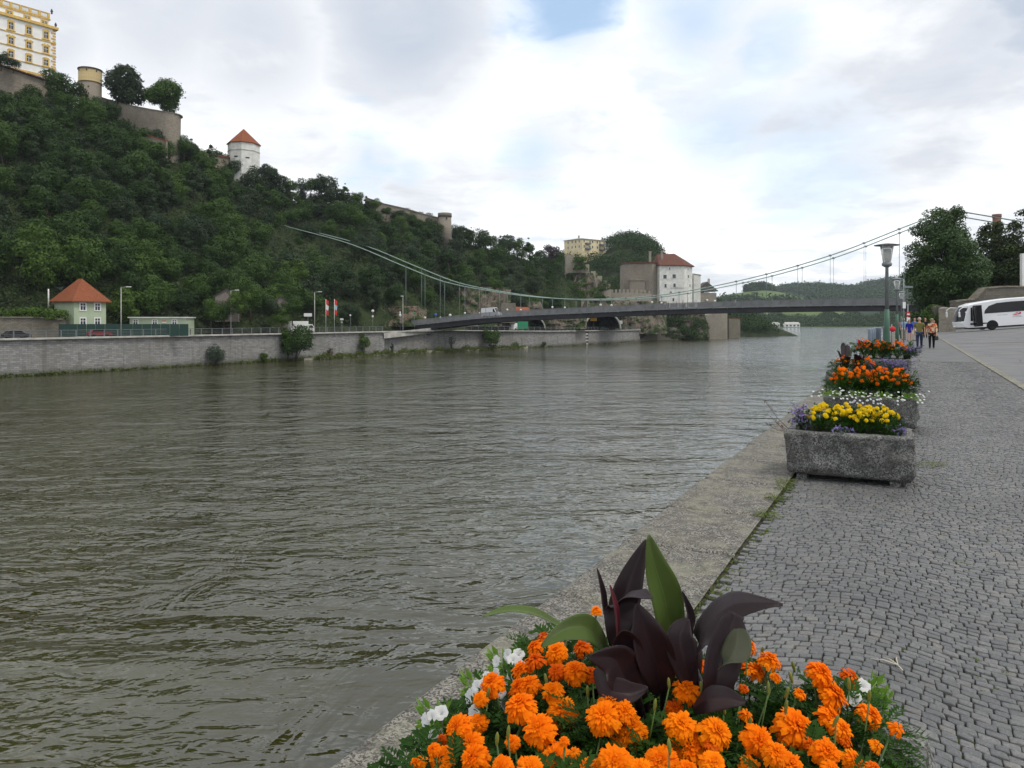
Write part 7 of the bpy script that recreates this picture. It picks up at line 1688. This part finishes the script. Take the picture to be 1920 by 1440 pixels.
car_prof = [(0, .35), (.02, .85), (.35, 1.0), (.8, 1.42), (2.6, 1.45), (3.3, 1.0), (4.1, .85), (4.25, .6), (4.25, .35)]
b = bz_(166, 7); van('dark red estate car on the road in front of the green house', b, math.atan2(.9, 1), 4.25, 1.75, 1.45, m_plain('dark_red_paint', (.20, .015, .02), .3, .05, spec=.6), 'parked_car', 'car', car_prof)
b = bz_(1132, 9); van('small pale car entering the right tunnel', b, .9, 4.25, 1.75, 1.45, m_plain('pale_car_paint', (.5, .55, .55), .3, .05, spec=.6), 'parked_car', 'car', car_prof)
b = bz_(8, 4); van('dark car at the left edge behind the railing', b, .9, 4.25, 1.75, 1.45, m_plain('black_car_paint', (.02, .02, .022), .3, .05, spec=.6), 'parked_car', 'car', car_prof)
b = bz_(544, 4, 0); th = thing('truck', 'white box truck parked behind the big bush on the wall', 'truck', b, math.atan2(.6, 1))
mb = MB(); mb.bbox((2.3, 1.1, 1.85), (4.4, 2.2, 2.5), .05); part('box_body', mb, M_white_p, th); mb = MB(); mb.prism([(4.55, .1, .5), (4.55, .1, 2.4), (5.6, .1, 2.3), (6.0, .1, 1.4), (6.05, .1, .5)], (0, 2.0, 0)); part('cab', mb, M_white_p, th)
mb = MB(); mb.prism([(4.8, .08, 1.4), (4.8, .08, 2.1), (5.5, .08, 2.1), (5.8, .08, 1.4)], (0, 2.04, 0)); part('side_window', mb, M_bglass, th)
for x in (1, 5.1): mb = MB(); mb.lathe((0, 0, 0), [(.2, -.12), (.42, -.12), (.42, .12), (.2, .12)], 16); mb.v = [(a + x, c + .12, b_ + .42) for a, b_, c in mb.v]; part('wheel', mb, M_tyre, th)
b = bz_(967, 9); th = thing('truck', 'lorry with a green box body leaving the left tunnel mouth', 'truck', b, .85)
mb = MB(); mb.bbox((4, 1.2, 2.0), (5.6, 2.4, 2.7), .04); part('box_body', mb, m_plain('green_tarp', (.01, .20, .09), .5, .1), th); mb = MB(); mb.prism([(-.9, .1, .5), (-.9, .1, 1.5), (-.6, .1, 2.7), (1.0, .1, 2.8), (1.0, .1, .5)], (0, 2.2, 0)); part('cab', mb, M_white_p, th)
for x in (0, 5.4): mb = MB(); mb.lathe((0, 0, 0), [(.2, -.12), (.5, -.12), (.5, .12), (.2, .12)], 16); mb.v = [(a + x, c + .12, b_ + .5) for a, b_, c in mb.v]; part('wheel', mb, M_tyre, th)
# bushes and weeds along the foot of the wall
def bush(label, px, pyb, Yoff, w_px, h_px, mat, seed, n=2600, ls=.3, nm='bush', stems=True):
    Y = bankY(px) + Yoff; b = Vector((GX(px, Y), Y, ZW)); r = w_px / 2 / F * Y; h = h_px / F * Y; g = np.random.default_rng(seed)
    v, f, cs, rs = crown(seed, r, h * .42, 16, n, ls, 'round', h * .5, .6); v[:, 2] = np.maximum(v[:, 2], -.2)
    th = thing(nm, label, 'bush', b); link('foliage', mesh_np('foliage', v, f, mat), th)
    mb = MB()
    for k in range(7): c = Vector(cs[k]); mb.tube([(0, 0, -.3), c * .5, c], [.09, .06, .02], 5)
    part('stems', mb, M_bark, th)
bush('round grey green bush growing at the waterline of the embankment wall', 404, 684, -1.5, 44, 38, M_hl4, 1, 3600, .22)
bush('large dense bush climbing over the embankment wall beside the white truck', 553, 676, -2.5, 78, 74, M_hl, 2, 6000, .36)
bush('upper leafy part of the tall shrub reaching above the wall by the truck', 540, 676, -1.2, 40, 78, M_hl2, 3, 2500, .36)
bush('thin yellowish shrub on the wall right of the large bush', 682, 668, -1, 30, 52, M_hl2, 4, 1100, .34)
bush('reddish dry shrub against the wall between the large bush and yellowish shrub', 619, 668, -.8, 18, 26, m_leaf('dry_foliage', (.09, .06, .03), (.14, .09, .05)), 5, 400, .28)
bush('small bush at the waterline left of the large bush', 493, 680, -1, 20, 20, M_hl2, 6, 700, .28)
bush('dark shrub on the wall below the bridge deck', 922, 655, -2, 44, 46, M_hl, 7, 2600, .42)
bush('small round bush at the foot of the wall under the bridge', 1020, 652, -1, 13, 12, M_hl4, 8, 500, .3)
bush('low green bush right of the dark shrub under the bridge', 968, 655, -1, 20, 14, M_hl2, 9, 500, .32)
bush('scrawny bush with bare stems below the bridge start', 847, 660, -1.5, 16, 40, M_hl4, 10, 260, .32)
bush('small dark plant on the ledge left of the bridge abutment', 735, 664, -1, 9, 26, M_hl3, 11, 260, .3)
g = np.random.default_rng(14); P_ = []
for k in range(5200):
    px = g.uniform(440, 985); d = g.uniform(-1, 1)
    if not (590 < px < 800 or 810 < px < 985) and g.random() > .16: continue
    w_ = 4.2 if px > 590 else 1.2; Yb = bankY(px) - g.uniform(0, w_) ; hh = max(.1, mnoise.noise(Vector((px * .06, 2, 0))) * 1.4 + .9) * (1 if px > 590 else .5)
    P_.append((GX(px, Yb), Yb, ZW + g.uniform(0, hh)))
for k in range(1500):
    px = g.uniform(-20, 1190); Yb = bankY(px) - g.uniform(0, .5); P_.append((GX(px, Yb), Yb, ZW + g.uniform(0, .25)))
P_ = np.array(P_); P_ = np.repeat(P_, 3, 0) + g.normal(size=(len(P_) * 3, 3)) * .2; v, f = leaf_cloud(P_, g.normal(size=P_.shape) + np.array([0, -.4, .7]), g.uniform(.2, .5, len(P_)), g)
tag(link('bank_grass', mesh_np('bank_grass', v, f, m_leaf('bank_grass', (.045, .075, .014), (.12, .15, .03), .7, .2, .2, 0))), kind='stuff')
mb = MB(); vs = []
for px in range(570, 1000, 12):
    vs += [bank(px, ZW + .5, .8), bank(px, ZW + .22, -2.2 - mnoise.noise(Vector((px * .03, 0, 0)))), bank(px, ZW - .4, -4.2 - 1.2 * mnoise.noise(Vector((px * .03, 0, 0))))]
mb.add(vs, [(i * 3 + k, i * 3 + 3 + k, i * 3 + 4 + k, i * 3 + 1 + k) for i in range(len(vs) // 3 - 1) for k in (0, 1)], 0, True); solo('gravel_shore', mb, m_plain('shore_gravel', (.20, .19, .15), .95, .35, 1.5, .8, .05, 5), kind='structure')
bank_wood('undergrowth', -60, 100, 149, lambda x: 590, 60, 1.6, 71, .45, -1, 3, 80) if False else None
g = random.Random(6); pts = [W(g.uniform(-40, 128), g.uniform(584, 598), g.uniform(146, 152)) for k in range(60)]
wood_cloud('ivy', [tuple(p) for p in pts], 1.1, 90, .42, M_hl2, 72)
# cottage roofs glimpsed between the trees
for (px, py, Y, w_, lab) in ((425, 548, 178, 5.2, 'grey gable of a cottage glimpsed between trees behind the road'), (526, 562, 186, 4, 'small pinkish gable end half hidden by the trees near the truck')):
    b = W(px, py, Y) - Vector((0, 0, 4)); th = thing('cottage', lab, 'house', b, .3); mb = MB(); mb.prism([(-w_ / 2, 0, -3), (w_ / 2, 0, -3), (w_ / 2, 0, 3), (0, 0, 4.6), (-w_ / 2, 0, 3)], (0, 6, 0)); part('wall', mb, m_plain('cottage_wall', (.22, .19, .17), .9, .15), th)
    mb = MB(); mb.prism([(-w_ / 2 - .4, -.3, 2.8), (0, -.3, 4.7), (0, -.3, 4.9), (-w_ / 2 - .4, -.3, 3.0)], (0, 6.6, 0)); mb.prism([(w_ / 2 + .4, -.3, 2.8), (w_ / 2 + .4, -.3, 3.0), (0, -.3, 4.9), (0, -.3, 4.7)], (0, 6.6, 0)); part('roof', mb, M_grout, th)
for k, (px, top, Y, m_, lab) in enumerate(((396, 558, 170, 4, 'left'), (420, 566, 171, 1, 'below'), (450, 545, 170, 4, 'right'), (508, 552, 178, 2, 'left'), (528, 575, 178, 4, 'below'), (548, 556, 178, 1, 'right'), (470, 520, 176, 6, 'tall'))):
    s_ = .62 if k != 6 else .95; z = zat(top, Y) - 9.6 * s_
    plant_tree('broadleaf_tree', ('tree just %s of the grey cottage gable behind the road' % lab if k < 3 else 'tree just %s of the pinkish gable near the truck' % lab) if k < 6 else 'tall feathery tree between the two cottage gables', 'tree', Vector((GX(px, Y), Y, z)), protos[m_], s_, k)
# pale hazy air round the whole place
mb = MB(); mb.box((0, 1600, 90), (6400, 4000, 204))
hz = NT('haze_air'); hz.t.nodes.remove(hz.b); pv = hz.N('ShaderNodeVolumePrincipled'); pv.inputs['Color'].default_value = (.80, .90, 1.0, 1); pv.inputs['Density'].default_value = .00008
hz.L(pv.outputs[0], hz.out.inputs['Volume']); solo('haze', mb, hz.mat, kind='stuff')
